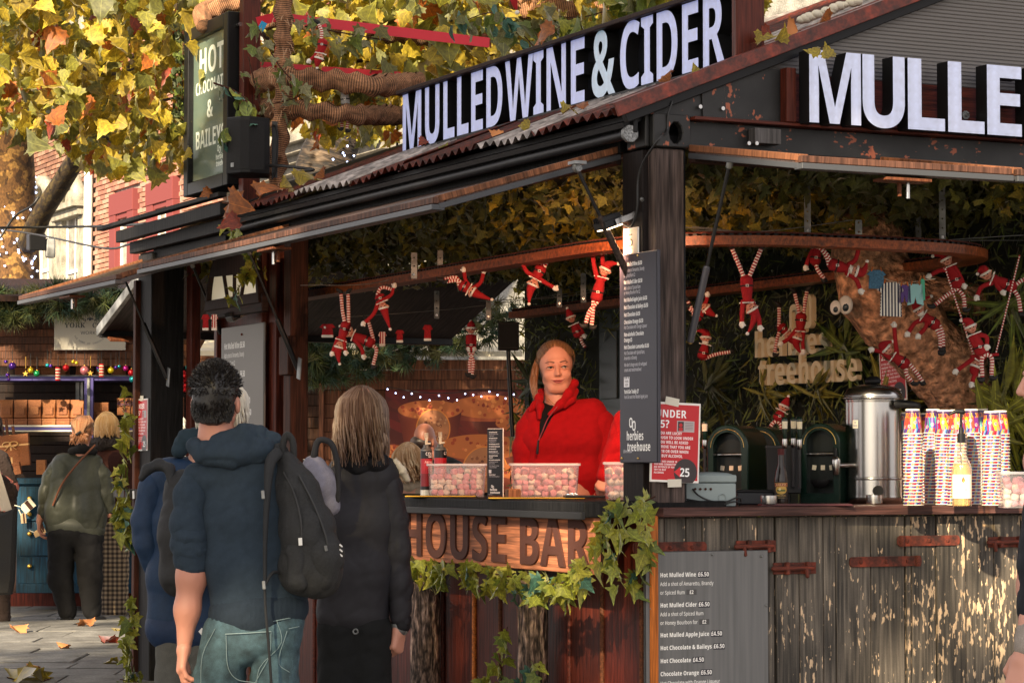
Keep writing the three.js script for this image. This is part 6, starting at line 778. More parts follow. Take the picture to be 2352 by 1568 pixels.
  [[125, 165, 40, 'purple', 'large purple bauble at the far left of the string'], [55, 120, 20, 'purple', 'small purple bauble, highest at the far left'], [75, 262, 24, 'purple', 'purple bauble hanging over the shelf edge at far left'], [85, 306, 18, 'purple', 'tiny purple bauble, lowest at the far left'], [315, 212, 34, 'gold', 'olive gold bauble beside the green one'], [380, 245, 34, 'green', 'bright green bauble at the shelf edge'], [490, 158, 21, 'teal', 'small teal bauble right of the green one'], [525, 165, 20, 'purple', 'small purple bauble touching the teal one'], [685, 185, 36, 'red', 'shiny red bauble left of the pink glitter one'], [760, 122, 20, 'gold', 'small gold bauble, left of a high pair'], [797, 135, 20, 'gold', 'small orange gold bauble, right of a high pair'], [880, 212, 48, 'pink', 'large pink glitter bauble above the blue upright'], [1020, 190, 21, 'purple', 'small purple bauble before the narrow pouch'], [1030, 213, 17, 'teal', 'tiny teal bauble before the narrow pouch'], [1155, 212, 34, 'yellow', 'yellow bauble before the right kraft pouch'], [1208, 182, 20, 'purple', 'small purple bauble right of the yellow one'], [1242, 170, 18, 'teal', 'small teal bauble right of the yellow one'], [1310, 190, 31, 'magenta', 'magenta bauble left of the dark post'], [1370, 235, 37, 'red', 'red glitter bauble touching the dark post'], [1380, 305, 34, 'teal', 'teal bauble lowest beside the dark post'], [1807, 210, 30, 'magenta', 'magenta bauble seen just right of the dark post'], [1875, 200, 27, 'red', 'red bauble seen between the posts'], [1971, 183, 38, 'teal', 'teal bauble seen between posts, at the right']].forEach(([cx, cy, r, k, label]) => {
    const R = r * .2197 * pxm(d - .3), o2 = frame(thing('bauble', label, 'bauble'), atD(.2197 * cx, 803.9 + .2197 * cy, d - .3)); part('ball', sph(R, [0, 0, 0], 18), bm2[k], o2); part('cap', cyl(R * .22, R * .22, R * .3, [0, R * 1.08, 0], [0, 0, 0], 10), MT.gold, o2); part('string', limb([V(0, R, 0), V(0, R + .12, 0)], .003, 4), MT.cable, o2); });
  for (const [x, y, l] of [[58, 858, 'gold star ornament hanging by the gold bauble'], [207, 857, 'gold star ornament beside the pink bauble']]) { const s = []; for (let i = 0; i < 10; i++) { const r = i % 2 ? .013 : .032, a = i / 10 * TAU + PI / 2; s.push([cos(a) * r, sin(a) * r]); } frame(solo('star_ornament', l, 'ornament', [plate(poly(s), .012, .003), limb([V(0, .045, .006), V(0, .15, .006)], .003, 4)], MT.gold), atD(x, y, d - .35)); }
  for (const [x, y, l] of [[132, 858, 'striped candy ornament hanging from the string'], [232, 850, 'small striped candy ornament before the narrow pouch']]) { const t = frame(thing('candy_ornament', l, 'ornament'), atD(x, y, d - .35)); for (let i = 0; i < 9; i++) part('stripe', cyl(.022, .022, .011, [0, .05 - i * .013, 0], [0, 0, 0], 10), i % 2 ? MT.cream : MT.red, t); part('string', limb([V(0, .05, 0), V(0, .16, 0)], .003, 4), MT.cable, t); }
  { const t = frame(thing('berry_string', 'hanging cluster of glossy red berries between the posts', 'ornament'), atD(417, 872, d - .3)); for (let i = 0; i < 22; i++) part('berry', sph(.022, [rr(-.035, .035), .07 - i * .0075, rr(-.03, .03)], 10), bm2.red, t); part('string', limb([V(0, .07, 0), V(0, .2, 0)], .003, 4), MT.cable, t); }
  const sg = frame(thing('stall_sign', 'white board sign reading YORK COCOA WORKS under the fir garland', 'sign'), atD(206, 756, d - .15)); const w = 163 * pxm(d), h = 95 * pxm(d);
  part('board', bx(w, h, .02, [0, 0, 0], [0, 0, 0], .003), MT.white, sg); part('print', place(new THREE.PlaneGeometry(w * .99, h * .98), [0, 0, .013]), print(640, 373, (x, W, H) => {
    x.fillStyle = '#b9b4a8'; x.fillRect(0, 0, W, H); textLines(x, [['YORK', 88, 172, 62, 'bold', '#2c3140', 1.05, 'left', 'serif'], ['COCOA', 340, 172, 62, 'bold', '#2c3140', 1.0, 'left', 'serif'], ['WORKS', 236, 234, 42, '', '#2c3140', 1.15]]);
    const arc = (t, r, a0, st, up) => { x.font = '22px sans-serif'; x.fillStyle = '#3c4150'; x.textAlign = 'center'; [...t].forEach((ch, i) => { const a = a0 + i * st; x.save(); x.translate(322 + cos(a) * r, 182 + sin(a) * r * .86); x.rotate(a + (up ? PI / 2 : -PI / 2)); x.fillText(ch, 0, 0); x.restore(); }); };
    arc('THE HOME OF CHOCOLATE', 168, 2.62, -.104); arc('PROUDLY MADE IN YORK', 158, 3.66, .10, 1); x.fillStyle = '#3a4258'; for (let i = 0; i < 7; i++) { x.beginPath(); x.ellipse(322 + (i - 3) * 22, 92 + (i % 2) * 10, 12, 6, i, 0, 7); x.fill(); } x.beginPath(); x.arc(322, 92, 14, 0, 7); x.fill();
  }), sg);
  garland('green fir garland along the chocolate stall roof above the white sign', [[-30, 690, d - .45], [60, 700, d - .45], [130, 688, d - .5], [200, 690, d - .5], [280, 675, d - .45]], d, 230, .12); garland('drooping end of fir garland at the left edge of the chocolate stall', [[-20, 705, d - .5], [10, 725, d - .5], [45, 722, d - .5]], d, 60, .08);
}
{ // pie stall seen through the bar
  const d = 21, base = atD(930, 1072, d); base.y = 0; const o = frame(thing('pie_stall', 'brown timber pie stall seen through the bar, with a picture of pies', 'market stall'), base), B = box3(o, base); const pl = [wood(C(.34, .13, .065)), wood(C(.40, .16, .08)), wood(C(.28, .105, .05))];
  for (let i = 0; i < 3; i++) part('fascia_plank', B(740, 826 + i * 23, 1250, 848.5 + i * 23, d - .1, .03), pick(pl), o);
  for (let i = 0; i < 9; i++) part('wall_plank', B(735, 896 + i * 32, 905, 927 + i * 32, d, .03), pick(pl), o);
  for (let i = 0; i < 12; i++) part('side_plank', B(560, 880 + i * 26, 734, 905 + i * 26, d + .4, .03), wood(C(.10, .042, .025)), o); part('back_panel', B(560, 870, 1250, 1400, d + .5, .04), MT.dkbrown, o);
  part('roof_panel', bar(toLocal(atD(830, 812, d - .3), base), toLocal(atD(830, 740, d + 2.2), base), 2.6, .04), MT.cream, o); part('corner_board', B(732, 880, 742, 1200, d - .05, .06), pl[0], o); part('lower_wall', B(560, 1150, 1250, 1410, d - .1, .05), MT.brown, o);
  const p = frame(thing('pie_banner', 'large printed banner of crusty pork pies on the pie stall', 'banner'), atD(1060, 1010, d - .06)), w = 350 * pxm(d), h = 240 * pxm(d);
  part('banner', bx(w, h, .01), MT.brown, p); part('print', place(new THREE.PlaneGeometry(w, h), [0, 0, .009]), print(1024, 702, (x, W, H) => {
    const q = rngOf(12); x.fillStyle = '#5a1e15'; x.fillRect(0, 0, W, H); for (let i = 0; i < 60; i++) { x.fillStyle = `rgba(${90 + q() * 90},${20 + q() * 30},${18 + q() * 20},.35)`; x.beginPath(); x.ellipse(q() * W, q() * H, 40 + q() * 110, 14 + q() * 40, q(), 0, 7); x.fill(); }
    const pie = (cx, cy, r, h2, cut) => { const g = x.createLinearGradient(cx - r, 0, cx + r, 0); g.addColorStop(0, '#6b2416'); g.addColorStop(.5, '#b85a32'); g.addColorStop(1, '#5a1c12'); x.fillStyle = g; x.beginPath(); x.moveTo(cx - r, cy); x.lineTo(cx - r * .8, cy + h2); x.quadraticCurveTo(cx, cy + h2 * 1.2, cx + r * .8, cy + h2); x.lineTo(cx + r, cy); x.fill(); x.fillStyle = '#c26a34'; x.beginPath(); x.ellipse(cx, cy, r, r * .3, 0, 0, 7); x.fill(); for (let i = 0; i < 46; i++) { x.fillStyle = ['#e08a48', '#8c3019', '#d2703a', '#a8431f'][i % 4]; const a = q() * 7, k = q(); x.beginPath(); x.arc(cx + cos(a) * r * k, cy + sin(a) * r * .27 * k - q() * 8, 5 + q() * 9, 0, 7); x.fill(); } if (cut) { x.fillStyle = '#b07048'; x.beginPath(); x.ellipse(cx + r * .1, cy + h2 * .55, r * .5, h2 * .55, 0, 0, 7); x.fill(); for (let i = 0; i < 50; i++) { x.fillStyle = ['#8d5236', '#c68a60', '#6d3a26'][i % 3]; x.beginPath(); x.arc(cx + r * .1 + (q() - .5) * r * .8, cy + h2 * (.2 + q() * .7), 3 + q() * 8, 0, 7); x.fill(); } x.strokeStyle = '#e0853a'; x.lineWidth = 9; x.beginPath(); x.ellipse(cx + r * .1, cy + h2 * .55, r * .52, h2 * .56, 0, 0, 7); x.stroke(); } };
    pie(700, 130, 260, 90, 0); pie(930, 240, 190, 210, 0); pie(300, 150, 215, 230, 1); pie(40, 430, 150, 200, 0); pie(640, 400, 290, 300, 1); pie(330, 560, 170, 160, 0); pie(930, 560, 190, 190, 1);
  }, { roughness: .6 }), p);
  garland('green fir garland over the pie stall, seen between the dolls', [[715, 800], [770, 832], [860, 822], [950, 795], [1050, 765], [1160, 735]], d - .5, 360, .15); garland('fir garland hanging down behind the strut block', [[705, 770], [712, 820], [722, 875]], d - .5, 70, .09);
  const l = thing('light_string', 'string of small blue white fairy lights on the pie stall', 'fairy lights'), pts = [[890, 888], [960, 900], [1040, 902], [1110, 893], [1180, 900]].map((q) => atD(...q, d - .3)); part('wire', limb(pts, .003, 4, 6), MT.cable, l); const c = new THREE.CatmullRomCurve3(pts); bulbs(l, [...Array(16)].map((_, i) => c.getPoint(i / 15).add(V(0, -.02 - (i % 3) * .02, 0))), .007);
}
// wrapped poles on the roof, straps, leaves and ivy
{
  const o = thing('wrapped_frame', 'roof frame of poles wrapped in brown hessian behind the chocolate sign', 'pole frame'), d = 13.75;
  const wrap = (pts, r, dd = d) => { const P = pts.map((q) => atD(q[0], q[1], q[2] ?? dd)), g = limb(P, r, 20, 22), p = g.attributes.position, uv = g.attributes.uv, n = g.attributes.normal; for (let i = 0; i < p.count; i++) { const u = uv.getX(i), v = uv.getY(i), k = .024 * pow(abs(((u * 8 + v * 1.0 + .3 * noise(u * 5, v * 3, r * 50)) % 1 + 1) % 1 - .5) * 2, 1.6) + .018 * fbm(u * 14, v * 4, r * 90, 3); p.setXYZ(i, p.getX(i) + n.getX(i) * k, p.getY(i) + n.getY(i) * k, p.getZ(i) + n.getZ(i) * k); } g.computeVertexNormals(); part('wrapped_pole', g, MT.burlap, o); };
  wrap([[632, 428], [640, 330], [648, 220], [650, 100], [648, -40]], .036); wrap([[585, 190, 14.4], [640, 180], [760, 185], [850, 195], [960, 190, 14.4]], .045); wrap([[590, 248, 14.4], [680, 252], [800, 262], [915, 265, 14.4]], .038); wrap([[470, 30, 14.6], [520, 8, 14.6], [600, -20, 14.6]], .045); wrap([[590, 46, 15], [760, 62, 15], [900, 80, 15.4], [1140, 112, 16]], .032); wrap([[1180, 10, 15], [1300, 25, 15], [1420, 40, 15]], .06, 15); part('frayed_end', limb([atD(470, 60, 14.5), atD(466, 30, 14.6), atD(500, 8, 14.7)], [.05, .06, .04], 12, 5), MT.burlap, o);
  o.children.length; const fr = part('fray', [...Array(40)].map(() => { const p = atD(rr(615, 670), pick([40, 100, 165, 250, 420]) + rr(-14, 14), 13.66); return limb([p, p.clone().add(V(rr(-.03, .03), rr(-.06, 0), 0))], .0014, 3); }), mat(C(.7, .45, .28)), o); fr.userData.kind = 'stuff';
  const band = (l, a, b, w, d0, d1) => { const s = thing('ratchet_strap', l, 'strap'); part('webbing', bar(atD(...a, d0), atD(...b, d1), .004, w), MT.strap, s); const e = part('hook', limb([atD(a[0] - 20, a[1] + 4, d0), atD(a[0] - 6, a[1] - 2, d0), atD(a[0], a[1], d0)], .008, 6, 3), MT.steel, s); return s; };
  const s1 = band('bright red webbing strap across the poles at the top', [622, 38], [1124, 98], .055, 13.9, 14.2); part('tag', bx(.035, .05, .004, atD(602, 60, 13.8), [0, YAW, -.5], .001), mat(C(.02, .3, .6)), s1); part('webbing', bar(atD(590, 50, 13.85), atD(634, 38, 13.9), .004, .05), MT.strap, s1); band('lower red webbing strap half hidden behind the poles', [592, 148], [920, 172], .035, 14.6, 14.8);
  const pl = thing('pvc_cable', 'black cable running from the loudspeaker onto the roof', 'cable'); part('cable', limb([atD(618, 380, 13.5), atD(660, 382, 13.3), atD(720, 390, 13.2), atD(700, 392, 13.2)], .008, 6, 4), MT.cable, pl);
}
function ivy(label, paths, n, size, mats, spread, name = 'ivy_garland', kind = 'ivy', stem = .003) {
  const o = thing(name, label, 'ivy'), L = [];
  for (const P of paths) { const c = new THREE.CatmullRomCurve3(P.map((p) => p.isVector3 ? p : atD(...p))); part('stem', limb(c.getPoints(24), stem, 5), MT.brown, o); const len = c.getLength(); P.len = len; P.c = c; }
  const tot = paths.reduce((a, p) => a + p.len, 0);
  for (const P of paths) { const k = Math.round(n * P.len / tot); for (let i = 0; i < k; i++) { const p = P.c.getPoint(rnd()).add(V(rr(-1, .5) * spread, rr(-1, .6) * spread, rr(-.5, 1) * spread)); L.push({ g: pick(LG[kind]), m: pick(mats), p, r: [PI + rr(-.9, .6), YAW + rr(-1, 1), rr(-.9, .9)], s: size * rr(.65, 1.25) }); } }
  leaves(o, L); return o;
}
{
  const G = [LM.ivy, LM.ivy, LM.ivyY, LM.ivyY, LM.ivyD, LM.teal, LM.ivy], on = (x, y, X = -.3) => atX(x, y, X);
  ivy('thick ivy garland hanging under the TREEHOUSE BAR board', [[on(925, 1282), on(1010, 1308), on(1100, 1312), on(1180, 1326), on(1250, 1342), on(1310, 1332), on(1350, 1300)]], 150, .082, G, .055); ivy('ivy over the corner of the serving counter by the menu board', [[on(1505, 1140), on(1450, 1165), on(1400, 1180), on(1385, 1220), on(1385, 1300)], [on(1440, 1150), on(1430, 1230), on(1408, 1330)]], 50, .078, G, .045); ivy('small ivy clump on the orange corner trim', [[on(1490, 1235, -.06), on(1478, 1290, -.06), on(1462, 1345, -.06)], [on(1480, 1190, -.06), on(1485, 1240, -.06)]], 26, .075, G, .03); ivy('ivy climbing between the bark logs at the bottom', [[on(1165, 1440, -.14), on(1150, 1520, -.14), on(1100, 1568, -.14)], [on(1200, 1548, -.2), on(1240, 1530, -.2)], [on(1100, 1575, -.14), on(1210, 1570, -.2)]], 46, .075, G, .03);
  ivy('ivy strand down the left side of the far post beside the poster', [[atD(303, 905, 14.9), atD(295, 980, 14.9), atD(290, 1060, 14.9), atD(285, 1130, 14.8), atD(285, 1200, 14.8), atD(300, 1230, 14.8)], [atD(282, 1180, 14.8), atD(290, 1240, 14.8)]], 62, .1, G, .05); ivy('ivy strand low on the far post down to the paving', [[atD(300, 1372, 14.9), atD(295, 1440, 14.9), atD(298, 1500, 14.9), atD(310, 1575, 14.9)], [atD(275, 1560, 14.9), atD(345, 1572, 14.8)]], 56, .09, G, .045); ivy('ivy sprig under the roof corner over the arched panel', [[atD(520, 520, 13.6), atD(548, 545, 13.4), atD(585, 590, 13.2), atD(560, 640, 13.1), atD(530, 690, 13.1)], [atD(575, 560, 13.2), atD(600, 620, 13.3)]], 46, .08, G, .035); ivy('dark small leaved ivy hanging left of the chocolate sign', [[atD(424, 90, 14.9), atD(410, 180, 14.9), atD(402, 270, 14.9)], [atD(420, 60, 14.9), atD(418, 300, 14.9)]], 140, .045, [LM.ivyD, LM.wallD, LM.wallD], .05, 'trailing_ivy', 'oval');
  ivy('sprig of round teal leaves in front of the chocolate sign', [[atD(575, 275, 13.5), atD(570, 240, 13.5), atD(540, 210, 13.5), atD(490, 190, 13.5)], [atD(560, 250, 13.5), atD(530, 285, 13.5), atD(515, 310, 13.5)]], 17, .085, [LM.teal, LM.teal, LM.ivyD, LM.ivy], .025, 'leaf_sprig', 'oval', .006); ivy('pale ivy scattered along the wrapped poles', [[atD(590, 60, 13.6), atD(640, 150, 13.6), atD(690, 215, 13.6), atD(620, 240, 13.6)], [atD(700, 60, 13.8), atD(900, 95, 14)], [atD(570, 130, 13.9), atD(600, 260, 13.9)]], 56, .085, [LM.pale, LM.pale, LM.olive, LM.ivyD], .09, 'trailing_ivy', 'ivy', .004); ivy('cluster of teal eucalyptus leaves above the roof sign', [[atD(1060, 50, 12.9), atD(1130, 30, 12.7), atD(1180, 60, 12.6), atD(1230, 110, 12.6)]], 44, .08, [LM.teal, LM.ivyD, LM.pale, LM.olive], .08, 'leaf_sprig', 'oval'); ivy('spray of pale oak leaves above the words WINE & CIDER', [[atD(1240, 30, 12), atD(1330, 40, 11.8), atD(1440, 10, 11.6), atD(1560, -20, 11.4)]], 60, .12, [LM.pale, LM.ivyY, LM.yellow, LM.ivyD], .09, 'leaf_sprig', 'plane');
  const M = { o: LM.orange, r: LM.red, y: LM.yellow, g: LM.green, w: mat(C(.62, .25, .09), { side: THREE.DoubleSide, roughness: .8 }) };
  [[528, 468, 13.3, .28, 'o', 'big orange red plane leaf at the end of the corrugated roof'], [548, 512, 13.2, .2, 'r', 'dark red leaf hanging below the roof end'], [482, 440, 13.7, .11, 'o', 'small orange leaf under the chocolate sign'], [690, 425, 13, .2, 'y', 'long yellow leaf on the roof beside the wrapped pole'], [645, 432, 13, .17, 'y', 'curled yellow leaf at the foot of the wrapped pole'], [600, 452, 13.1, .2, 'o', 'brown leaf on the roof next to the big orange leaf'], [745, 405, 12.9, .13, 'o', 'orange leaf further along the corrugated roof'], [1012, 352, 11.7, .1, 'g', 'green leaf on the roof edge below the letter M'], [1295, 262, 10.4, .13, 'y', 'yellow leaf on the roof edge under the sign'], [1338, 250, 10.3, .13, 'o', 'reddish leaf standing beside the yellow leaf on the roof'], [1150, 312, 11, .1, 'w', 'brown leaf on the roof under the word WINE'], [1215, 290, 10.8, .09, 'y', 'small yellow leaf under the ampersand'], [975, 320, 11.5, .08, 'r', 'small dark red leaf at the foot of the letter U'], [1540, 186, 9.95, .11, 'o', 'curled orange leaf on the verge below CIDER'], [1592, 170, 9.9, .11, 'y', 'curled yellow leaf on the verge below CIDER'], [1740, 95, 10, .14, 'y', 'yellow leaf on the right hand roof edge'], [1770, 85, 10, .13, 'r', 'red leaf on the right hand roof edge'], [1790, 92, 10, .12, 'y', 'second yellow leaf behind the red one on the verge'], [1832, 72, 10.1, .15, 'w', 'large tan leaf lying high on the verge'], [1905, 52, 10.2, .16, 'o', 'orange brown leaf highest on the verge'], [1882, 112, 9.85, .1, 'y', 'yellow leaf caught on top of the letter M'], [1908, 128, 9.82, .1, 'y', 'folded yellow leaf hanging inside the letter M'], [1272, 72, 11.3, .2, 'o', 'orange leaf lying along the top of the roof sign'], [826, 512, 10.6, .04, 'y', 'tiny yellow leaf dangling below the flap']].forEach(([x, y, d, s, k, label]) => { s *= .62; const g = pick(LG.plane).clone(); const o = thing('fallen_leaf', label, 'fallen leaf', atD(x, y, d)); o.rotation.set(rr(-1.2, -.3), YAW + rr(-.9, .9), rr(-2.5, 2.5)); part('blade', g.scale(s, s, s * 1.2), M[k], o); part('stalk', limb([V(0, -.05 * s, 0), V(.02 * s, -.3 * s, .06 * s)], .004 * s * 4, 4), MT.brownL, o); });
  const gl = (x, y, s, m, label) => { const p = atY(x, y, .012), o = thing('fallen_leaf', label, 'fallen leaf', p); o.rotation.set(-PI / 2 + rr(-.2, .2), 0, rr(0, 6)); part('blade', pick(LG.plane).clone().scale(s, s, s), m, o); part('stalk', limb([V(0, 0, 0), V(0, -.25 * s, .02)], .004, 4), MT.brown, o); };
  gl(40, 1562, .3, LM.yellow, 'large yellow leaf on the paving at the bottom left corner'); gl(92, 1566, .24, LM.gold, 'golden leaf beside the large one at the bottom left'); gl(275, 1525, .18, LM.yellow, 'yellow leaf on the paving at the foot of the ivy'); gl(268, 1450, .12, LM.gold, 'pale leaf on the paving left of the far post'); gl(205, 1380 + 60, .16, M.w, 'brown leaf on the paving behind the boots'); gl(40, 1452, .14, M.w, 'brown leaf on the paving below the edge figure'); gl(240, 1478, .15, LM.red, 'dark red leaf on the paving near the far post'); gl(140, 1490, .1, M.w, 'small brown leaf in the middle of the paving'); gl(70, 1540, .09, M.w, 'tiny brown leaf low on the paving');
  // lines across the square and the speaker on the tree
  const w = thing('overhead_cable', 'black cables crossing in front of the plane tree and brick building', 'cable'); part('cable', limb([atD(-20, 523, 21), atD(150, 521, 21), atD(340, 514, 16)], .010, 6, 6), MT.cable, w); part('cable', limb([atD(-10, 525, 26), atD(80, 538, 24), atD(240, 570, 20), atD(300, 560, 17)], .008, 6, 6), MT.cable, w); part('cable', limb([atD(-10, 560, 25), atD(30, 500, 25), atD(75, 470, 24.6), atD(88, 452, 24.6)], .012, 6, 4), MT.cable, w); part('cable', limb([atD(215, 288, 19), atD(300, 308, 18), atD(430, 322, 17)], .012, 6, 4), MT.cable, w);
  const sp = frame(thing('loudspeaker', 'black loudspeaker and grey bracket on the left plane tree trunk', 'loudspeaker'), atD(82, 556, 26)); part('cabinet', bx(.17, .17, .16, [0, 0, 0], [.1, .4, 0], .012), MT.blackP, sp); part('bracket', bx(.1, .2, .06, [.14, -.06, -.02], [0, .3, 0], .02), MT.galv, sp);
}
// ---------------------------------------------------------------- people
const smin = (a, b, k) => { const h = max(0, k - abs(a - b)) / k; return min(a, b) - h * h * k * .25; };
const capD = (q, x, y, z) => { const { a, b } = q, dx = b.x - a.x, dy = b.y - a.y, dz = b.z - a.z, L = dx * dx + dy * dy + dz * dz || 1e-9, t = clamp(((x - a.x) * dx + (y - a.y) * dy + (z - a.z) * dz) / L); return hypot(x - a.x - dx * t, y - a.y - dy * t, z - a.z - dz * t) - mix(q.ra, q.rb, t); };
const ellD = (q, x, y, z) => { const k = hypot((x - q.c.x) / q.r.x, (y - q.c.y) / q.r.y, (z - q.c.z) / q.r.z); return (k - 1) * min(q.r.x, q.r.y, q.r.z); };
const cap = (a, b, ra, rb = ra, k = .03) => ({ a, b, ra, rb, k }), ell = (c, r, k = .02, sub) => ({ c, r, k, sub });
const fieldAt = (Q, x, y, z) => { let f = 9; for (const q of Q) { const d = q.c ? ellD(q, x, y, z) : capD(q, x, y, z); f = q.sub ? -smin(-f, d, q.k) : f > 5 ? d : smin(f, d, q.k); } return f; };
function skin3(Q, cell, mod) {                     // closed smooth surface of a field of joined shapes (surface nets)
  const lo = V(9, 9, 9), hi = V(-9, -9, -9), bb = Q.map((q) => { const l = q.c ? q.c.clone().sub(q.r) : V(min(q.a.x, q.b.x), min(q.a.y, q.b.y), min(q.a.z, q.b.z)).subScalar(max(q.ra, q.rb)), h = q.c ? q.c.clone().add(q.r) : V(max(q.a.x, q.b.x), max(q.a.y, q.b.y), max(q.a.z, q.b.z)).addScalar(max(q.ra, q.rb)); if (!q.sub) { lo.min(l); hi.max(h); } return [l, h]; });
  lo.subScalar(cell * 3 + .012); hi.addScalar(cell * 3 + .012);
  const n = [0, 1, 2].map((k) => Math.ceil((hi.getComponent(k) - lo.getComponent(k)) / cell) + 1), [nx, ny, nz] = n, F = new Float32Array(nx * ny * nz).fill(.3), at = (i, j, k) => (k * ny + j) * nx + i;
  Q.forEach((q, m) => {
    const pad = q.k + cell * 3 + .02, a = [0, 1, 2].map((c) => max(0, floor((bb[m][0].getComponent(c) - pad - lo.getComponent(c)) / cell))), b = [0, 1, 2].map((c) => min(n[c] - 1, Math.ceil((bb[m][1].getComponent(c) + pad - lo.getComponent(c)) / cell)));
    for (let k = a[2]; k <= b[2]; k++) for (let j = a[1]; j <= b[1]; j++) for (let i = a[0]; i <= b[0]; i++) { const x = lo.x + i * cell, y = lo.y + j * cell, z = lo.z + k * cell, d = q.c ? ellD(q, x, y, z) : capD(q, x, y, z), e = at(i, j, k); F[e] = q.sub ? -smin(-F[e], d, q.k) : smin(F[e], d, q.k); }
  });
  if (mod) for (let k = 0; k < nz; k++) for (let j = 0; j < ny; j++) for (let i = 0; i < nx; i++) { const e = at(i, j, k); if (abs(F[e]) < .07 || mod.cut) F[e] = mod(lo.x + i * cell, lo.y + j * cell, lo.z + k * cell, F[e]); }
  const id = new Int32Array(nx * ny * nz).fill(-1), pos = [], idx = [];
  const E = [[0, 1], [2, 3], [4, 5], [6, 7], [0, 2], [1, 3], [4, 6], [5, 7], [0, 4], [1, 5], [2, 6], [3, 7]];
  for (let k = 0; k < nz - 1; k++) for (let j = 0; j < ny - 1; j++) for (let i = 0; i < nx - 1; i++) {
    const v = [at(i, j, k), at(i + 1, j, k), at(i, j + 1, k), at(i + 1, j + 1, k), at(i, j, k + 1), at(i + 1, j, k + 1), at(i, j + 1, k + 1), at(i + 1, j + 1, k + 1)].map((e) => F[e]); let m = 0; for (let c = 0; c < 8; c++) if (v[c] < 0) m++; if (!m || m === 8) continue;
    let x = 0, y = 0, z = 0, c = 0; for (const [p, q] of E) if ((v[p] < 0) !== (v[q] < 0)) { const t = v[p] / (v[p] - v[q]); x += mix(p & 1, q & 1, t); y += mix(p >> 1 & 1, q >> 1 & 1, t); z += mix(p >> 2, q >> 2, t); c++; }
    id[at(i, j, k)] = pos.length / 3; pos.push(lo.x + (i + x / c) * cell, lo.y + (j + y / c) * cell, lo.z + (k + z / c) * cell);
  }
  const quad = (a, b, c, d, f) => { if (a < 0 || b < 0 || c < 0 || d < 0) return; f ? idx.push(a, b, c, a, c, d) : idx.push(a, c, b, a, d, c); };
  for (let k = 1; k < nz - 1; k++) for (let j = 1; j < ny - 1; j++) for (let i = 1; i < nx - 1; i++) { const s = F[at(i, j, k)] < 0; if (s !== F[at(i + 1, j, k)] < 0) quad(id[at(i, j - 1, k - 1)], id[at(i, j, k - 1)], id[at(i, j, k)], id[at(i, j - 1, k)], s); if (s !== F[at(i, j + 1, k)] < 0) quad(id[at(i - 1, j, k - 1)], id[at(i - 1, j, k)], id[at(i, j, k)], id[at(i, j, k - 1)], s); if (s !== F[at(i, j, k + 1)] < 0) quad(id[at(i - 1, j - 1, k)], id[at(i, j - 1, k)], id[at(i, j, k)], id[at(i - 1, j, k)], s); }
  const g = new THREE.BufferGeometry(); g.setAttribute('position', new THREE.Float32BufferAttribute(pos, 3)); g.setIndex(idx); g.computeVertexNormals(); const N = g.attributes.normal, uv = new Float32Array(pos.length / 3 * 2);
  for (let i = 0; i < N.count; i++) { const x = pos[3 * i], y = pos[3 * i + 1], z = pos[3 * i + 2]; uv[2 * i] = abs(N.getX(i)) > abs(N.getZ(i)) ? z : x; uv[2 * i + 1] = y; } g.setAttribute('uv', new THREE.BufferAttribute(uv, 2)); return g;
}
const folds = (amp, f = 1, seed = 0) => (x, y, z, d) => { const w = noise(x * 5 * f, y * 3 * f, z * 5 * f + seed), a = noise((x + y * .5 + w * .1) * 9 * f, (y * 1.3 - x * .4) * 7 * f + seed, (z + w * .1) * 8 * f), b = noise((x - y * .6) * 15 * f + seed, (y + x * .5) * 12 * f, z * 13 * f + 4); return d + amp * (.75 * pow(1 - min(1, abs(a) * 2.6), 2) + .45 * pow(1 - min(1, abs(b) * 2.8), 2) * sstep(-.2, .3, w) - .35 * w); };
function headShapes(s = 1, m = (v) => v, ear = 1) {         // facing +z, origin between the ears
  const v = (x, y, z) => m(V(x * s, y * s, z * s)), r = (x, y, z) => V(x * s, y * s, z * s), K = .018 * s;
  return [ell(v(0, .03, -.015), r(.074, .09, .092), K), ell(v(0, -.03, .02), r(.060, .082, .068), K), cap(v(-.018, -.088, .05), v(.018, -.088, .05), .022 * s, .022 * s, K), cap(v(-.044, -.052, .014), v(-.02, -.084, .045), .018 * s, .02 * s, K), cap(v(.044, -.052, .014), v(.02, -.084, .045), .018 * s, .02 * s, K), ell(v(.034, -.03, .055), r(.026, .024, .026), K), ell(v(-.034, -.03, .055), r(.026, .024, .026), K), cap(v(-.03, .026, .071), v(.03, .026, .071), .009 * s, .009 * s, .014 * s), ell(v(.031, .004, .086), r(.016, .009, .014), .01 * s, 1), ell(v(-.031, .004, .086), r(.016, .009, .014), .01 * s, 1), cap(v(0, .012, .082), v(0, -.026, .1), .0075 * s, .0115 * s, .01 * s), cap(v(-.009, -.031, .09), v(.009, -.031, .09), .0075 * s, .0075 * s, .006 * s), cap(v(-.02, -.0565, .077), v(.02, -.0565, .077), .0065 * s, .0065 * s, .008 * s), cap(v(-.014, -.0655, .078), v(.014, -.0655, .078), .007 * s, .007 * s, .006 * s), ...(ear ? [ell(v(.078, -.008, -.012), r(.011, .032, .02), .008 * s), ell(v(-.078, -.008, -.012), r(.011, .032, .02), .008 * s)] : [])];
}
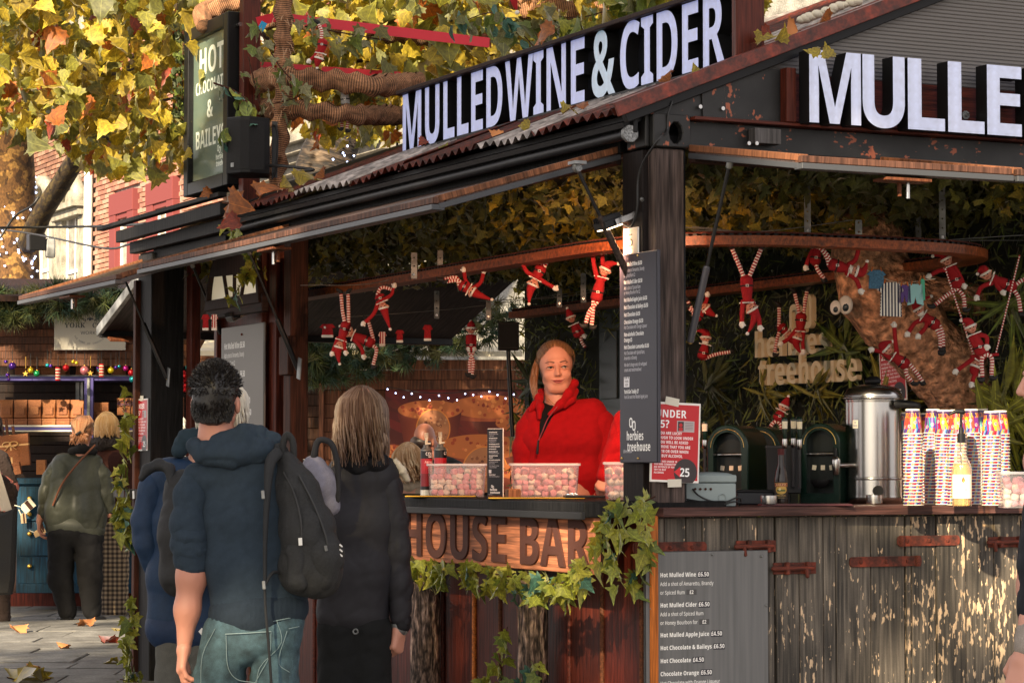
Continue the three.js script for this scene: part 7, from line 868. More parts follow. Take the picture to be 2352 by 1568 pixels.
// a hand: w wrist, f direction of the fingers, n direction of the back of the hand, side of the thumb, curl 0..1
function handShapes(w, f, n, thumb, s = 1, curl = .3) {
  f = f.clone().normalize(); const t = f.clone().cross(n).normalize().multiplyScalar(thumb), nn = t.clone().cross(f).multiplyScalar(thumb).normalize(), P = (a, b, c) => w.clone().addScaledVector(f, a * s).addScaledVector(t, b * s).addScaledVector(nn, c * s), Q = [cap(P(-.03, 0, 0), P(.02, 0, 0), .024 * s, .026 * s, .02)];
  for (const [b, e] of [[.026, .005], [.009, .01], [-.008, .006], [-.024, -.003]]) Q.push(cap(P(.015, b * .7, 0), P(.085 + e, b, 0), .017 * s, .0125 * s, .012));
  [[.027, .088, .042], [.009, .094, .046], [-.009, .09, .043], [-.026, .08, .034]].forEach(([b, a, l], i) => { let p = P(a, b, 0), an = 0; const L = [l, l * .65, l * .5], c = curl * (1 + i * .06); L.forEach((len, k) => { an += c * [1.05, 1.35, .8][k]; const q = p.clone().addScaledVector(f, cos(an) * len * s).addScaledVector(nn, -sin(an) * len * s); Q.push(cap(p, q, (.0098 - k * .0008) * s, (.009 - k * .0008) * s, .004)); p = q; }); });
  const th = [P(.02, .03, -.004), P(.048, .05, -.014), P(.075, .05 - curl * .02, -.022 - curl * .012), P(.095, .044 - curl * .035, -.028 - curl * .016)]; th.slice(1).forEach((p, k) => Q.push(cap(th[k], p, [.016, .0118, .0104][k] * s, [.0118, .0104, .009][k] * s, .006))); return Q;
}
function figure(label, cx, d) {
  const base = atD(cx, 1072, d); base.y = 0; const o = frame(thing('person', label, 'person'), base), k = pxm(d), P = (x, y, dz = 0) => { const v = toLocal(atD(x, y, d), base); v.z += dz * k; return v; };
  return { o, k, P, c: (a, b, ra, rb = ra, kk = 24) => cap(P(...a), P(...b), ra * k, rb * k, kk * k), chain: (pts, kk = 24) => pts.slice(1).map((q, i) => cap(P(...pts[i].slice(0, 3)), P(...q.slice(0, 3)), pts[i][3] * k, q[3] * k, kk * k)) };
}
T.cloth = tex(pixels(256, 256, (u, v) => clamp(.86 + tn(u, v, 60, 60, 8, 2) * .22 + tn(u, v, 5, 5, 3, 3) * .12 + (rnd() - .5) * .10)), [7, 7]);
const cloth = (c, o = {}) => pmat(c, { map: T.cloth, bumpMap: T.weave, bumpScale: .0006, roughness: .92, sheen: .15, sheenRoughness: .6, specularIntensity: .4, sheenColor: c.clone().lerp(C(.6, .6, .65), .3), ...o });
const shell = (c, o = {}) => pmat(c, { map: T.cloth, roughness: .6, specularIntensity: .5, bumpMap: T.weave, bumpScale: .0003, ...o });
const skinM = (r, g, b) => pmat(C(r, g, b), { roughness: .5, sheen: .2, sheenColor: C(.8, .4, .3) });
const turned = (c, yaw, pitch = 0, roll = 0) => { const q = new THREE.Quaternion().setFromEuler(new THREE.Euler(pitch, yaw, roll, 'YXZ')); const f = (v) => v.clone().applyQuaternion(q).add(c); f.q = q; return f; };
function strands(list, m, o, name = 'hair', cols) { return part(name, merge(list), m, o); }
// hair that falls from the crown: dirs round the head, length, wave
function fallHair(hc, s, m, n, len, r, o, { a0 = 0, a1 = TAU, wave = .012, flare = 1, cap: cp = 1, seed = 1, m2, yTop = .118 } = {}) {
  const R = rngOf(seed), A = [], B = [];
  for (let i = 0; i < n; i++) {
    const a = mix(a0, a1, R()), st = R() * .8, q = [], l = len * mix(.78, 1.04, R()), ph = R() * 6; const top = [sin(a) * .06 * st, yTop - st * st * .03, cos(a) * .06 * st - .02];
    q.push(hc(V(...top.map((x) => x * s)))); q.push(hc(V(sin(a) * .078 * s * flare, .06 * s, (cos(a) * .088 - .018) * s * flare))); for (let t = 1; t <= 4; t++) { const y = .06 - t / 4 * l, f = flare * mix(1, 1.08, t / 4); q.push(hc(V((sin(a) * .088 * f + sin(t * 2 + ph) * wave * t / 3) * s, y * s, ((cos(a) * .093 - .018) * f + cos(t * 1.7 + ph) * wave * t / 3) * s))); }
    (m2 && R() < .4 ? B : A).push(limb(q, [r * .5, r, r, r, r * .8, r * .25].map((x) => x * s), 4, 2, false));
  }
  if (cp) A.push(skin3([ell(hc(V(0, .028 * s, -.022 * s)), V(.08 * s, .088 * s, .09 * s))], .012)); strands(A, m, o); if (B.length) strands(B, m2, o);
}
const hairM = (r, g, b) => pmat(C(r, g, b), { roughness: .42, sheen: .1, sheenColor: C(.8, .6, .5) });
// 1 the dark haired man in the navy hoodie
{
  const { o, k, P, c, chain } = figure('dark haired man from behind in a navy hoodie and blue jeans', 560, 9.0), s = 1.0, hc = turned(P(495, 925, -10), PI - .12);
  const arm = [[439, 1265, 2, 27], [440, 1322, 0, 33], [430, 1400, 5, 27], [424, 1480, 8, 17.5]];
  part('body', [skin3([...chain([[492, 960, -6, 36], [497, 1010, 0, 38], [510, 1080, -5, 45]]), c([500, 1130], [620, 1120], 30), c([530, 1280], [640, 1270], 34), c([560, 1425], [630, 1425], 28), ...chain([[462, 1112, 0, 20], [440, 1150, 2, 24], [437, 1220, 4, 26], ...arm]), ...chain([[540, 1450, 0, 28], [503, 1750, 0, 24], [505, 1880, 0, 20]]), ...chain([[638, 1450, 0, 28], [638, 1750, 0, 24], [640, 1880, 0, 20]])], .012), skin3(headShapes(s, hc), .005), skin3(handShapes(P(424, 1480, 8), V(-.12, -1, .1), V(-.95, 0, .3), 1, .98, .42), .0035)], skinM(.50, .22, .15), o);
  const hood = cloth(C(.036, .056, .082)), T1 = [c([452, 1092], [635, 1080], 34, 40, 40), ...chain([[512, 1110, -8, 48], [518, 1180, -8, 54], [524, 1290, -8, 52], [534, 1385, -5, 54]], 40), ...chain([[625, 1100, -8, 50], [634, 1180, -8, 56], [640, 1290, -8, 54], [652, 1370, -5, 55]], 40), ...chain([[570, 1110, 4, 54], [575, 1180, 4, 58], [582, 1290, 2, 56], [594, 1380, 4, 57]], 40)];
  part('hoodie', skin3(T1, .008, folds(.007, .6, 2)), hood, o); part('sleeve', skin3(chain([[452, 1100, -4, 36], [440, 1135, 0, 42], [434, 1205, 4, 44], [436, 1250, 4, 44], [439, 1272, 2, 40]], 14), .007, folds(.008, 1, 5)), hood, o); part('sleeve', skin3(chain([[640, 1095, -10, 40], [690, 1180, -40, 42], [700, 1270, -110, 36]], 14), .009, folds(.009, 1, 7)), hood, o);
  part('cuff', [skin3(chain([[439, 1236, 4, 49], [440, 1258, 4, 47]], 6), .008, folds(.012, 1.6, 5)), skin3(chain([[440, 1272, 2, 45], [441, 1290, 2, 43]], 6), .007, folds(.007, 1.6, 9))], hood, o); part('waistband', skin3([c([534, 1412, -3], [652, 1394, -3], 56, 56, 40), c([594, 1406, 6], [596, 1404, 6], 59, 59, 40)], .008, (x, y, z, d) => d - .002 * sin(x * 420)), cloth(C(.026, .040, .06)), o);
  part('hood', skin3([...chain([[450, 1025, 20, 22], [478, 1042, 38, 27], [540, 1046, 46, 30], [600, 1036, 34, 30], [628, 1018, 0, 26]], 16), ...chain([[500, 1012, 36, 20], [560, 1000, 32, 26], [596, 996, 6, 24]], 16), ...chain([[452, 1020, -30, 20], [500, 1000, -60, 18], [600, 1000, -30, 20]], 16)], .007, folds(.010, 1.3, 7)), hood, o);
  const jm = mat(C(.075, .15, .19), { map: T.denim, bumpMap: T.denim, bumpScale: .0012, roughness: .85 }), JQ = [c([522, 1446], [648, 1430], 53, 53, 30), c([535, 1472, 14], [560, 1482, 14], 47), c([622, 1466, 14], [640, 1466, 14], 47), c([568, 1476, 0], [606, 1474, 0], 48), ...chain([[520, 1456, 0, 56], [502, 1560, -4, 60], [500, 1750, 0, 44], [500, 1905, 0, 36]], 10), ...chain([[636, 1450, 0, 54], [630, 1560, -4, 55], [640, 1750, 0, 44], [640, 1905, 0, 36]], 10)];
  const j = part('jeans', skin3(JQ, .009, folds(.006, .9, 4)), jm, o), surf = (x, y) => { let z = 140; for (; z > -60; z -= 2) { const q = P(x, y, z); if (fieldAt(JQ, q.x, q.y, q.z) < .004) break; } return P(x, y, z + 1.5); };
  const st = mat(C(.17, .24, .26), { roughness: .9 }), seam = (pts, r = .0013) => part('seam', limb(pts.map((q) => surf(...q)), r, 5, 4), st, j);
  seam([[524, 1452], [570, 1450], [628, 1446]], .002); seam([[526, 1455], [530, 1530], [548, 1556], [590, 1564]]); seam([[628, 1448], [624, 1500], [600, 1545], [590, 1564]]); seam([[668, 1440], [690, 1436]]); seam([[664, 1445], [645, 1520], [668, 1540]]); seam([[640, 1420], [652, 1470], [600, 1530], [592, 1580]]); seam([[500, 1440], [470, 1500], [466, 1580]]); seam([[600, 1428], [660, 1418], [700, 1410]], .0018);
  for (const x of [1, -1]) { const q = P(x > 0 ? 500 : 640, 1930, -20); part('shoe', skin3([cap(q, q.clone().add(V(0, -.01, -.16)), .045, .04)], .012), MT.blackP, o); }
  // hair: short at the sides, thick on top
  const hm = hairM(.007, .006, .0065), R = rngOf(4), H = []; part('hair', skin3([ell(hc(V(0, .045, -.018)), V(.082, .088, .096), .02), ell(hc(V(0, -.01, -.052)), V(.07, .075, .055), .02), ell(hc(V(0, .085, .02)), V(.07, .055, .07), .03)], .006, (x, y, z, d) => d - .003 * noise(x * 40, y * 35, z * 40) - .002 * noise(x * 120, y * 90, z * 120)), hm, o);
  for (let i = 0; i < 1900; i++) { const th = R() * TAU, ph = R() * 1.75, n = V(sin(ph) * sin(th), cos(ph), sin(ph) * cos(th)), p = V(n.x * .081, .045 + n.y * .092, -.018 + n.z * .096); if (p.y < -.03 && n.z > 0) continue; const l = (p.y > .05 ? .026 : .011) * (.6 + R() * .8), q = p.clone().addScaledVector(n, l * .45).add(V((R() - .5) * .02, p.y > .05 ? .006 : -l * .8, (R() - .5) * .02)); H.push(limb([hc(p), hc(p.clone().lerp(q, .6).addScaledVector(n, .004)), hc(q)], [.0019, .0016, .0004], 3, 0, false)); } for (let i = 0; i < 1100; i++) { const th = PI + (R() - .5) * 4.4, ph = 1.1 + R() * 1.2, n = V(sin(ph) * sin(th), cos(ph), sin(ph) * cos(th)), p = V(n.x * .072, -.01 + n.y * .076, -.052 + n.z * .057), q = p.clone().addScaledVector(n, .004).add(V((R() - .5) * .006, -.011, 0)); H.push(limb([hc(p), hc(p.clone().lerp(q, .6).addScaledVector(n, .002)), hc(q)], [.0016, .0013, .0003], 3, 0, false)); } strands(H, hm, o);
}
// his rucksack
{
  const { o, k, P, c, chain } = figure('', 700, 8.95); o.name = 'rucksack'; tag(o, 'black rucksack slung on the right shoulder of the man in the hoodie', 'rucksack'); delete used.person;
  const bm = mat(C(.021, .022, .024), { map: T.fine, bumpMap: T.weave, bumpScale: .0012, roughness: .7 }), B = [...chain([[660, 1058, 10, 24], [684, 1125, 14, 45], [708, 1215, 20, 60], [716, 1300, 20, 66]], 30), c([665, 1090, -30], [690, 1320, -50], 36, 46, 30), c([690, 1310, 10], [735, 1320, 20], 52, 50, 30)];
  const bag = part('bag', skin3(B, .008, folds(.006, 1.1, 3)), bm, o); part('front_pocket', skin3([...chain([[728, 1215, 34, 34], [745, 1275, 42, 44], [742, 1318, 38, 42]], 24)], .008, folds(.006, 1.3, 8)), bm, o); part('side_pocket', skin3([...chain([[690, 1262, 62, 24], [690, 1330, 62, 30]], 20), c([672, 1262, 62], [712, 1262, 64], 14, 14, 12)], .007, folds(.006, 1.5, 1)), bm, o);
  const surf = (x, y) => { let z = 160; for (; z > -80; z -= 2) { const q = P(x, y, z); if (fieldAt(B, q.x, q.y, q.z) < .003) break; } return P(x, y, z + 1); };
  part('zip', limb([[655, 1085], [680, 1130], [697, 1190], [700, 1240]].map((q) => surf(...q)), .004, 6, 5), MT.cable, bag); part('zip', limb([[688, 1090], [724, 1160], [752, 1235], [760, 1300]].map((q) => surf(...q).add(V(.004, 0, .004))), .004, 6, 5), MT.cable, bag);
  part('reflector', bx(.013, .026, .004, P(697, 1241, 92), [0, 0, .06], .001), MT.white, o); part('zip_pull', bx(.011, .02, .005, P(755, 1256, 92), [0, 0, .2], .002), MT.galv, o); part('logo', [-1, 0, 1].map((i) => bx(.016, .006, .003, P(787, 1262 + i * 11, 62), [0, .9, -.5], .001)), MT.white, o);
  part('grab_loop', limb([P(653, 1075, 8), P(650, 1022, 8), P(660, 998, 8), P(672, 1012, 8), P(674, 1075, 8)], .012, 8, 4), bm, o); const sm = mat(C(.018, .02, .024), { map: T.fine, roughness: .75 });
  part('shoulder_strap', limb([P(640, 1040, 30), P(626, 1060, 52), P(620, 1130, 64), P(615, 1240, 66), P(614, 1340, 60)], [.022, .02, .012, .008, .006], 8, 4), sm, o); part('shoulder_strap', skin3(chain([[660, 1075, -10, 20], [640, 1040, -6, 20], [622, 1030, -30, 18]], 10), .008), sm, o); part('strap_end', limb([P(613, 1340, 60), P(616, 1400, 66), P(622, 1470, 64), P(630, 1590, 60)], .0048, 6, 4), sm, o); part('strap', limb([P(614, 1340, 62), P(632, 1312, 50), P(655, 1318, 30)], .006, 6, 3), sm, o); for (const [x, y] of [[611, 1135], [613, 1340]]) part('buckle', bx(.012, .03, .008, P(x, y, 76), [0, 0, .1], .003), MT.galv, o);
}
// 2 the person in the blue jacket
{
  const { o, k, P, c, chain } = figure('white haired person in a blue jacket half hidden behind the hoodie', 430, 9.75), hc = turned(P(516, 935, -20), PI - .5, .1), B = [c([378, 1090], [490, 1085], 34, 36, 40), ...chain([[400, 1100, 0, 44], [396, 1200, 0, 48], [392, 1320, 0, 50], [388, 1418, 0, 54]], 40), ...chain([[485, 1100, 0, 48], [485, 1200, 0, 52], [480, 1320, 0, 52], [474, 1424, 0, 56]], 40)];
  part('body', [skin3([c([505, 975, -10], [470, 1060], 32, 40), c([410, 1100], [480, 1095], 26), c([410, 1300], [470, 1300], 34), c([410, 1440], [470, 1440], 34), ...chain([[375, 1105, 0, 18], [342, 1215, 4, 20], [372, 1330, -40, 20]]), ...chain([[410, 1440, 0, 34], [400, 1850, 0, 20]]), ...chain([[468, 1440, 0, 34], [466, 1850, 0, 20]])], .014), skin3(headShapes(1, hc), .006), skin3(handShapes(P(374, 1340, -44), V(.1, -.8, -.5), V(-1, 0, 0), 1, 1, .3), .005)], skinM(.5, .25, .18), o);
  const bj = shell(C(.016, .042, .1)); part('jacket', skin3(B, .009, folds(.006, .6, 11)), bj, o); part('sleeve', skin3(chain([[372, 1090, 0, 30], [352, 1120, 4, 35], [337, 1200, 6, 36], [340, 1245, 4, 35], [364, 1330, -16, 28]], 14), .008, folds(.008, .8, 3)), bj, o); part('collar', skin3(chain([[412, 1035, 20, 20], [430, 1010, 10, 24], [470, 1000, 10, 22], [520, 1015, 0, 22]], 16), .009, folds(.01, 1.2, 3)), cloth(C(.028, .05, .07)), o);
  part('trousers', skin3([...chain([[405, 1430, 0, 50], [395, 1600, 0, 42], [400, 1830, 0, 32]], 10), ...chain([[470, 1430, 0, 50], [465, 1600, 0, 42], [465, 1830, 0, 32]], 10)], .011, folds(.008, .9, 2)), cloth(C(.13, .13, .12)), o); for (const x of [402, 466]) { const q = P(x, 1855, -10); part('shoe', skin3([cap(q, q.clone().add(V(0, -.01, -.15)), .045, .04)], .014), MT.blackP, o); }
  fallHair(hc, 1, hairM(.62, .58, .5), 220, .15, .0045, o, { seed: 8, wave: .01 }); part('hem', skin3([c([387, 1440], [476, 1446], 55, 57, 40)], .01), shell(C(.015, .036, .095)), o); part('sleeve_badge', bx(.012, .03, .004, P(309, 1136, 22), [0, -1.0, .1], .001), MT.white, o); part('hem_tag', place(plate(poly([[0, .014], [.016, 0], [0, -.014], [-.012, 0]]), .002), P(470, 1446, 62)), MT.white, o);
  const r = figure('', 400, 9.6); r.o.name = numbered('rucksack'); tag(r.o, 'dark rucksack on the back of the person in the blue jacket', 'rucksack'); part('bag', skin3([...r.chain([[424, 1120, 30, 44], [424, 1220, 34, 56], [424, 1318, 34, 56]], 24)], .01, folds(.007, 1.1, 6)), mat(C(.012, .013, .016), { map: T.fine, roughness: .7 }), r.o); part('shoulder_strap', skin3(r.chain([[330, 1098, 40, 8], [342, 1078, 36, 12], [368, 1066, 28, 13], [394, 1076, 40, 12], [400, 1110, 50, 10]], 8), .008), mat(C(.016, .018, .022), { map: T.fine, roughness: .7 }), r.o);
}
// 3 the long haired man
{
  const { o, k, P, c, chain } = figure('man with long grey brown hair in a black jacket at the counter', 840, 9.9), hc = turned(P(836, 958, -6), PI - .5, .05);
  const wr = P(918, 1438, 6); part('body', [skin3([...chain([[836, 990, 0, 32], [838, 1060, 0, 38]]), c([810, 1095], [860, 1095], 26), c([810, 1280], [845, 1280], 38), c([795, 1420], [838, 1420], 38), ...chain([[878, 1105, 0, 20], [906, 1262, 4, 22], [918, 1440, 8, 16]]), ...chain([[790, 1440, 0, 34], [778, 1800, 0, 22]]), ...chain([[842, 1440, 0, 34], [850, 1800, 0, 22]])], .013), skin3(headShapes(1, hc), .006), skin3(handShapes(wr, V(-.12, -1, .1), V(.85, 0, .5), -1, .98, .95), .0035)], skinM(.52, .24, .17), o);
  const jm = shell(C(.030, .029, .036)), JQ = [c([792, 1084], [874, 1082], 36, 38, 40), ...chain([[800, 1110, 0, 50], [800, 1200, 0, 56], [795, 1310, 0, 56], [782, 1408, 0, 58]], 40), ...chain([[860, 1110, 0, 46], [858, 1200, 0, 50], [850, 1310, 0, 50], [842, 1410, 0, 54]], 40)];
  part('jacket', skin3(JQ, .008, folds(.006, .6, 17)), jm, o); part('sleeve', skin3(chain([[872, 1088, 0, 34], [886, 1120, 2, 38], [900, 1190, 4, 37], [909, 1265, 4, 36], [918, 1340, 6, 31], [921, 1418, 8, 25]], 12), .007, folds(.008, .8, 9)), jm, o); part('hood', skin3([...chain([[782, 1062, 20, 20], [820, 1066, 40, 24], [870, 1064, 30, 22], [905, 1072, -10, 18]], 14), c([800, 1050, 30], [860, 1048, 26], 18)], .008, folds(.010, 1.4, 13)), shell(C(.012, .012, .016)), o); part('cuff', skin3([c([921, 1422, 6], [921, 1434, 6], 25, 23, 6)], .006, folds(.005, 2, 2)), shell(C(.014, .014, .018)), o); part('collar_lining', skin3(chain([[908, 1060, 8, 8], [924, 1080, 2, 9], [934, 1100, -12, 8]], 6), .006, (x, y, z, d) => d - .004 * noise(x * 150, y * 150, z * 150)), mat(C(.55, .48, .38)), o); part('shirt_cuff', skin3([c([919, 1436, 6], [919, 1442, 6], 21, 20, 6)], .006), MT.galv, o);
  part('trousers', skin3([c([780, 1440], [846, 1442], 52, 52, 30), ...chain([[785, 1450, 0, 56], [775, 1600, 0, 50], [778, 1780, 0, 36]], 10), ...chain([[848, 1450, 0, 56], [850, 1600, 0, 48], [852, 1780, 0, 36]], 10)], .011, folds(.008, .9, 21)), cloth(C(.016, .017, .018)), o); part('belt_ring', place(new THREE.TorusGeometry(.009, .003, 6, 14), P(820, 1446, 62)), MT.galv, o); for (const x of [776, 852]) { const q = P(x, 1806, -10); part('shoe', skin3([cap(q, q.clone().add(V(0, -.01, -.15)), .045, .04)], .014), MT.blackP, o); }
  fallHair(hc, 1.08, hairM(.105, .055, .034), 420, .235, .0042, o, { seed: 3, wave: .014, m2: hairM(.20, .125, .085), cap: 0, yTop: .112 }); part('hair', skin3([ell(hc(V(0, .005, -.03)), V(.083, .10, .085))], .01), hairM(.08, .05, .035), o);
  const r = figure('', 740, 9.7); r.o.name = numbered('shoulder_bag'); tag(r.o, 'pale lavender grey bag between the black rucksack and black jacket', 'bag'); part('bag', skin3([...r.chain([[722, 1075, 20, 30], [742, 1110, 24, 32], [760, 1160, 20, 24]], 20)], .009, folds(.007, 1.2, 6)), cloth(C(.30, .29, .36)), r.o); part('strap', limb([r.P(722, 1050, 30), r.P(734, 1012, 30), r.P(760, 1016, 34), r.P(776, 1060, 34), r.P(778, 1150, 30)], .012, 8, 4), mat(C(.014, .014, .018), { roughness: .8 }), r.o);
}
// 4 the woman behind the counter
{
  const { o, k, P, c, chain } = figure('smiling fair haired woman in a red half zip fleece behind the counter', 1290, 11.6), hc = turned(P(1278, 846, 0), .03, .0, .05), sk = skinM(.60, .27, .18);
  const hd = skin3(headShapes(1.02, hc, 0), .0032), HQ = headShapes(1, undefined, 0), fz = (x, y, o2 = 0) => { let z = .13; for (; z > .03; z -= .0005) if (fieldAt(HQ, x, y, z) < 0) break; return z + o2; };
  part('body', [hd, skin3([...chain([[1277, 875, -10, 27], [1280, 925, -8, 29]]), c([1255, 965], [1330, 962], 22), c([1250, 1080], [1335, 1080], 34), ...chain([[1228, 972, -6, 16], [1206, 1060, 2, 16], [1214, 1180, 10, 14]]), ...chain([[1366, 966, -4, 18], [1390, 1060, 2, 18], [1386, 1180, 10, 14]]), ...chain([[1265, 1090, 0, 42], [1265, 1500, 0, 22]]), ...chain([[1325, 1090, 0, 42], [1325, 1500, 0, 22]])], .01), skin3(handShapes(P(1215, 1190, 12), V(.1, -1, .1), V(-1, 0, .1), 1, .9, .4), .005), skin3(handShapes(P(1386, 1190, 12), V(-.1, -1, .1), V(1, 0, .1), -1, .9, .4), .005)], sk, o);
  const fl = cloth(C(.50, .008, .012), { sheen: .6, sheenColor: C(.7, .1, .1), roughness: 1 }), FQ = [c([1238, 955], [1360, 948], 32, 34, 34), c([1240, 1010, 4], [1350, 1010, 4], 46, 46, 34), c([1238, 1090], [1340, 1090], 46, 48, 34), c([1240, 1180], [1335, 1180], 46, 46, 34)], sl = [[[1228, 960, -4, 26], [1214, 985, 0, 29], [1206, 1030, 2, 28], [1205, 1090, 4, 26], [1214, 1180, 10, 20]], [[1362, 952, -4, 28], [1380, 975, 0, 32], [1390, 1025, 2, 31], [1391, 1090, 4, 28], [1386, 1180, 10, 21]]];
  const opening = (x, y, z, d) => { const q = P(1240, 1009, 0), t = P(1262, 915, 0), yy = y - q.y; if (yy < 0 || z < -.02) return d; const l = q.x - .004 + yy * .06, rt = q.x + .002 + min(yy, .17) * .52; return yy > .2 ? d : max(d, min(x - l, rt - x)); }; const ff = folds(.005, .8, 31), fm = (x, y, z, d) => opening(x, y, z, ff(x, y, z, d)); fm.cut = 1;
  part('fleece', skin3(FQ, .0065, fm), fl, o); for (const q of sl) part('sleeve', skin3(chain(q, 12), .007, folds(.007, .9, 13)), fl, o); part('collar', [skin3(chain([[1262, 952, 48, 5], [1286, 930, 46, 8], [1306, 904, 34, 9], [1319, 880, 4, 8], [1312, 886, -30, 8]], 12), .0045, folds(.002, 2, 2)), skin3(chain([[1296, 934, 44, 6], [1312, 918, 30, 8], [1322, 898, 4, 8]], 12), .0045), skin3(chain([[1238, 960, 44, 5], [1240, 934, 40, 7], [1238, 914, 14, 8], [1244, 900, -26, 8]], 12), .0045), skin3(chain([[1218, 942, 26, 5], [1228, 932, 26, 7], [1236, 918, 16, 7]], 12), .0045), skin3(chain([[1242, 900, -24, 9], [1280, 896, -46, 10], [1314, 886, -24, 9]], 12), .006)], fl, o);
  part('shirt', skin3([c([1248, 965, -6], [1300, 960, -6], 40, 40, 20), c([1240, 1010, -2], [1290, 1010, -2], 44, 44, 20)], .008), cloth(C(.012, .013, .015)), o); part('zip', limb([P(1282, 932, 54), P(1258, 962, 56), P(1246, 990, 56), P(1237, 1012, 54)], .0026, 6, 4), mat(C(.25, .02, .03), { roughness: .3 }), o); part('zip_pull', [limb([P(1236, 1012, 54), P(1234, 1042, 56)], [.004, .006], 6)], MT.blackP, o);
  part('trousers', skin3([...chain([[1262, 1190, 0, 48], [1262, 1480, 0, 32]]), ...chain([[1322, 1190, 0, 48], [1322, 1480, 0, 32]])], .013), cloth(C(.012, .012, .014)), o); for (const x of [1262, 1322]) { const q = P(x, 1500, 5); part('shoe', skin3([cap(q, q.clone().add(V(0, -.01, .14)), .045, .04)], .016), MT.blackP, o); }
  const ey = new THREE.Group(), S2 = 1.02, at = (x, y, z) => hc(V(x * S2, y * S2, z * S2));
  const on = (x, y, o2 = 0) => at(x, y, fz(x, y, o2));
  for (const x of [-.031, .031]) { const e = part('eye', sph(.0128, at(x, .003, .0705), 16), mat(C(.40, .35, .31), { roughness: .15 }), o); part('iris', sph(.0074, at(x + .0015, .0028, .0770), 12), mat(C(.035, .05, .055), { roughness: .1 }), e); part('pupil', sph(.0038, at(x + .002, .0028, .0815), 8), mat(C(.004, .004, .004), { roughness: .05 }), e); part('eyelid', [limb([at(x - .0165, .001, .0765), at(x - .007, .0098, .0835), at(x + .007, .0102, .0835), at(x + .0165, .001, .0765)], [.003, .0048, .0048, .003], 6, 5), limb([at(x - .015, -.002, .0775), at(x, -.0068, .0832), at(x + .015, -.002, .0775)], [.0022, .0032, .0022], 6, 5)], sk, o); part('eyelashes', limb([at(x - .0175, .0005, .0795), at(x - .007, .0062, .0872), at(x + .007, .0066, .0872), at(x + .0185, .0012, .0788)], [.0008, .0017, .0017, .001], 5, 5), mat(C(.02, .008, .006)), o); part('eyebrow', limb([on(x - .019, .0235, .0006), on(x, .0275, .001), on(x + .019, .0235, .0006)].map((q, i) => q), x < 0 ? [.0013, .0027, .003] : [.003, .0027, .0013], 6, 4), hairM(.10, .042, .02), o); }
  const lipM = pmat(C(.40, .085, .075), { roughness: .4 }); part('lips', [limb([on(-.027, -.0525, 0), on(-.013, -.0555, .0008), on(-.005, -.0550, .0016), on(0, -.0562, .0012), on(.005, -.0550, .0016), on(.013, -.0555, .0008), on(.028, -.0515, 0)], [.0008, .0026, .0034, .003, .0034, .0026, .0008], 6, 4), limb([on(-.022, -.0585, 0), on(-.01, -.0635, .0008), on(0, -.0648, .0012), on(.01, -.0635, .0008), on(.023, -.0578, 0)], [.0008, .0036, .0042, .0036, .0008], 6, 4)], lipM, o); part('mouth_line', limb([on(-.031, -.0520, .0006), on(-.012, -.0588, .003), on(0, -.0598, .0038), on(.012, -.0588, .003), on(.032, -.0510, .0006)], [.0006, .0011, .0011, .0011, .0006], 5, 5), mat(C(.07, .012, .01)), o); for (const x of [-.007, .007]) part('nostril', sph(.003, at(x, -.036, .0965), 6, [1, .6, 1]), mat(C(.12, .03, .02)), o);
  const hm = hairM(.17, .075, .03), hm2 = hairM(.30, .15, .06); part('hair', skin3([ell(at(0, .042, -.03), V(.082, .085, .092), .02), ell(at(0, .0, -.06), V(.07, .08, .06), .02), ell(at(0, -.052, .085), V(.066, .110, .078), .012, 1)], .006, (x, y, z, d) => d - .004 * noise(x * 30, y * 90, z * 60)), hm, o);
  const R = rngOf(6), A = [], B = []; for (let i = 0; i < 420; i++) { const a = mix(-1.75, 1.75, R()), e0 = mix(.40, -.30, pow(abs(a) / 1.75, 1.6)) + (R() - .4) * .16, d0 = V(sin(a) * cos(e0), sin(e0), cos(a) * cos(e0)), d1 = V(-.12 + (R() - .5) * .3, .15 + (R() - .5) * .4, -1).normalize(), md = V(sin(a) * .8, .75, .1).normalize(), q = []; for (let t = 0; t <= 5; t++) { const w = t / 5, d = d0.clone().multiplyScalar((1 - w) * (1 - w)).addScaledVector(md, 1.2 * w * (1 - w)).addScaledVector(d1, w * w).normalize(), l = 1 + .02 * R() + .03 * sin(w * PI); q.push(at(d.x * .083 * l, .04 + d.y * .086 * l, -.028 + d.z * .093 * l)); } (R() < .5 ? A : B).push(limb(q, [.0009, .0019, .0022, .0022, .002, .0016], 3, 2, false)); }
  for (let i = 0; i < 130; i++) { const t = R(); A.push(limb([P(1246 - R() * 6, 800 + R() * 14, -30), P(1237 - R() * 10, 836, -16 - R() * 14), P(1232 - R() * 14, 880, -6 - R() * 14), P(1226 + R() * 12, 912 + R() * 14, -2)], [.004, .0055, .005, .001], 4, 4, false)); } strands(A, hm, o); strands(B, hm2, o); for (const x of [1]) part('earring', place(new THREE.TorusGeometry(.005, .001, 5, 12), at(.076, -.05, .0)), MT.gold, o); part('necklace', limb([P(1258, 915, 22), P(1276, 930, 32), P(1296, 918, 20)], .0012, 5, 5), MT.gold, o);
}
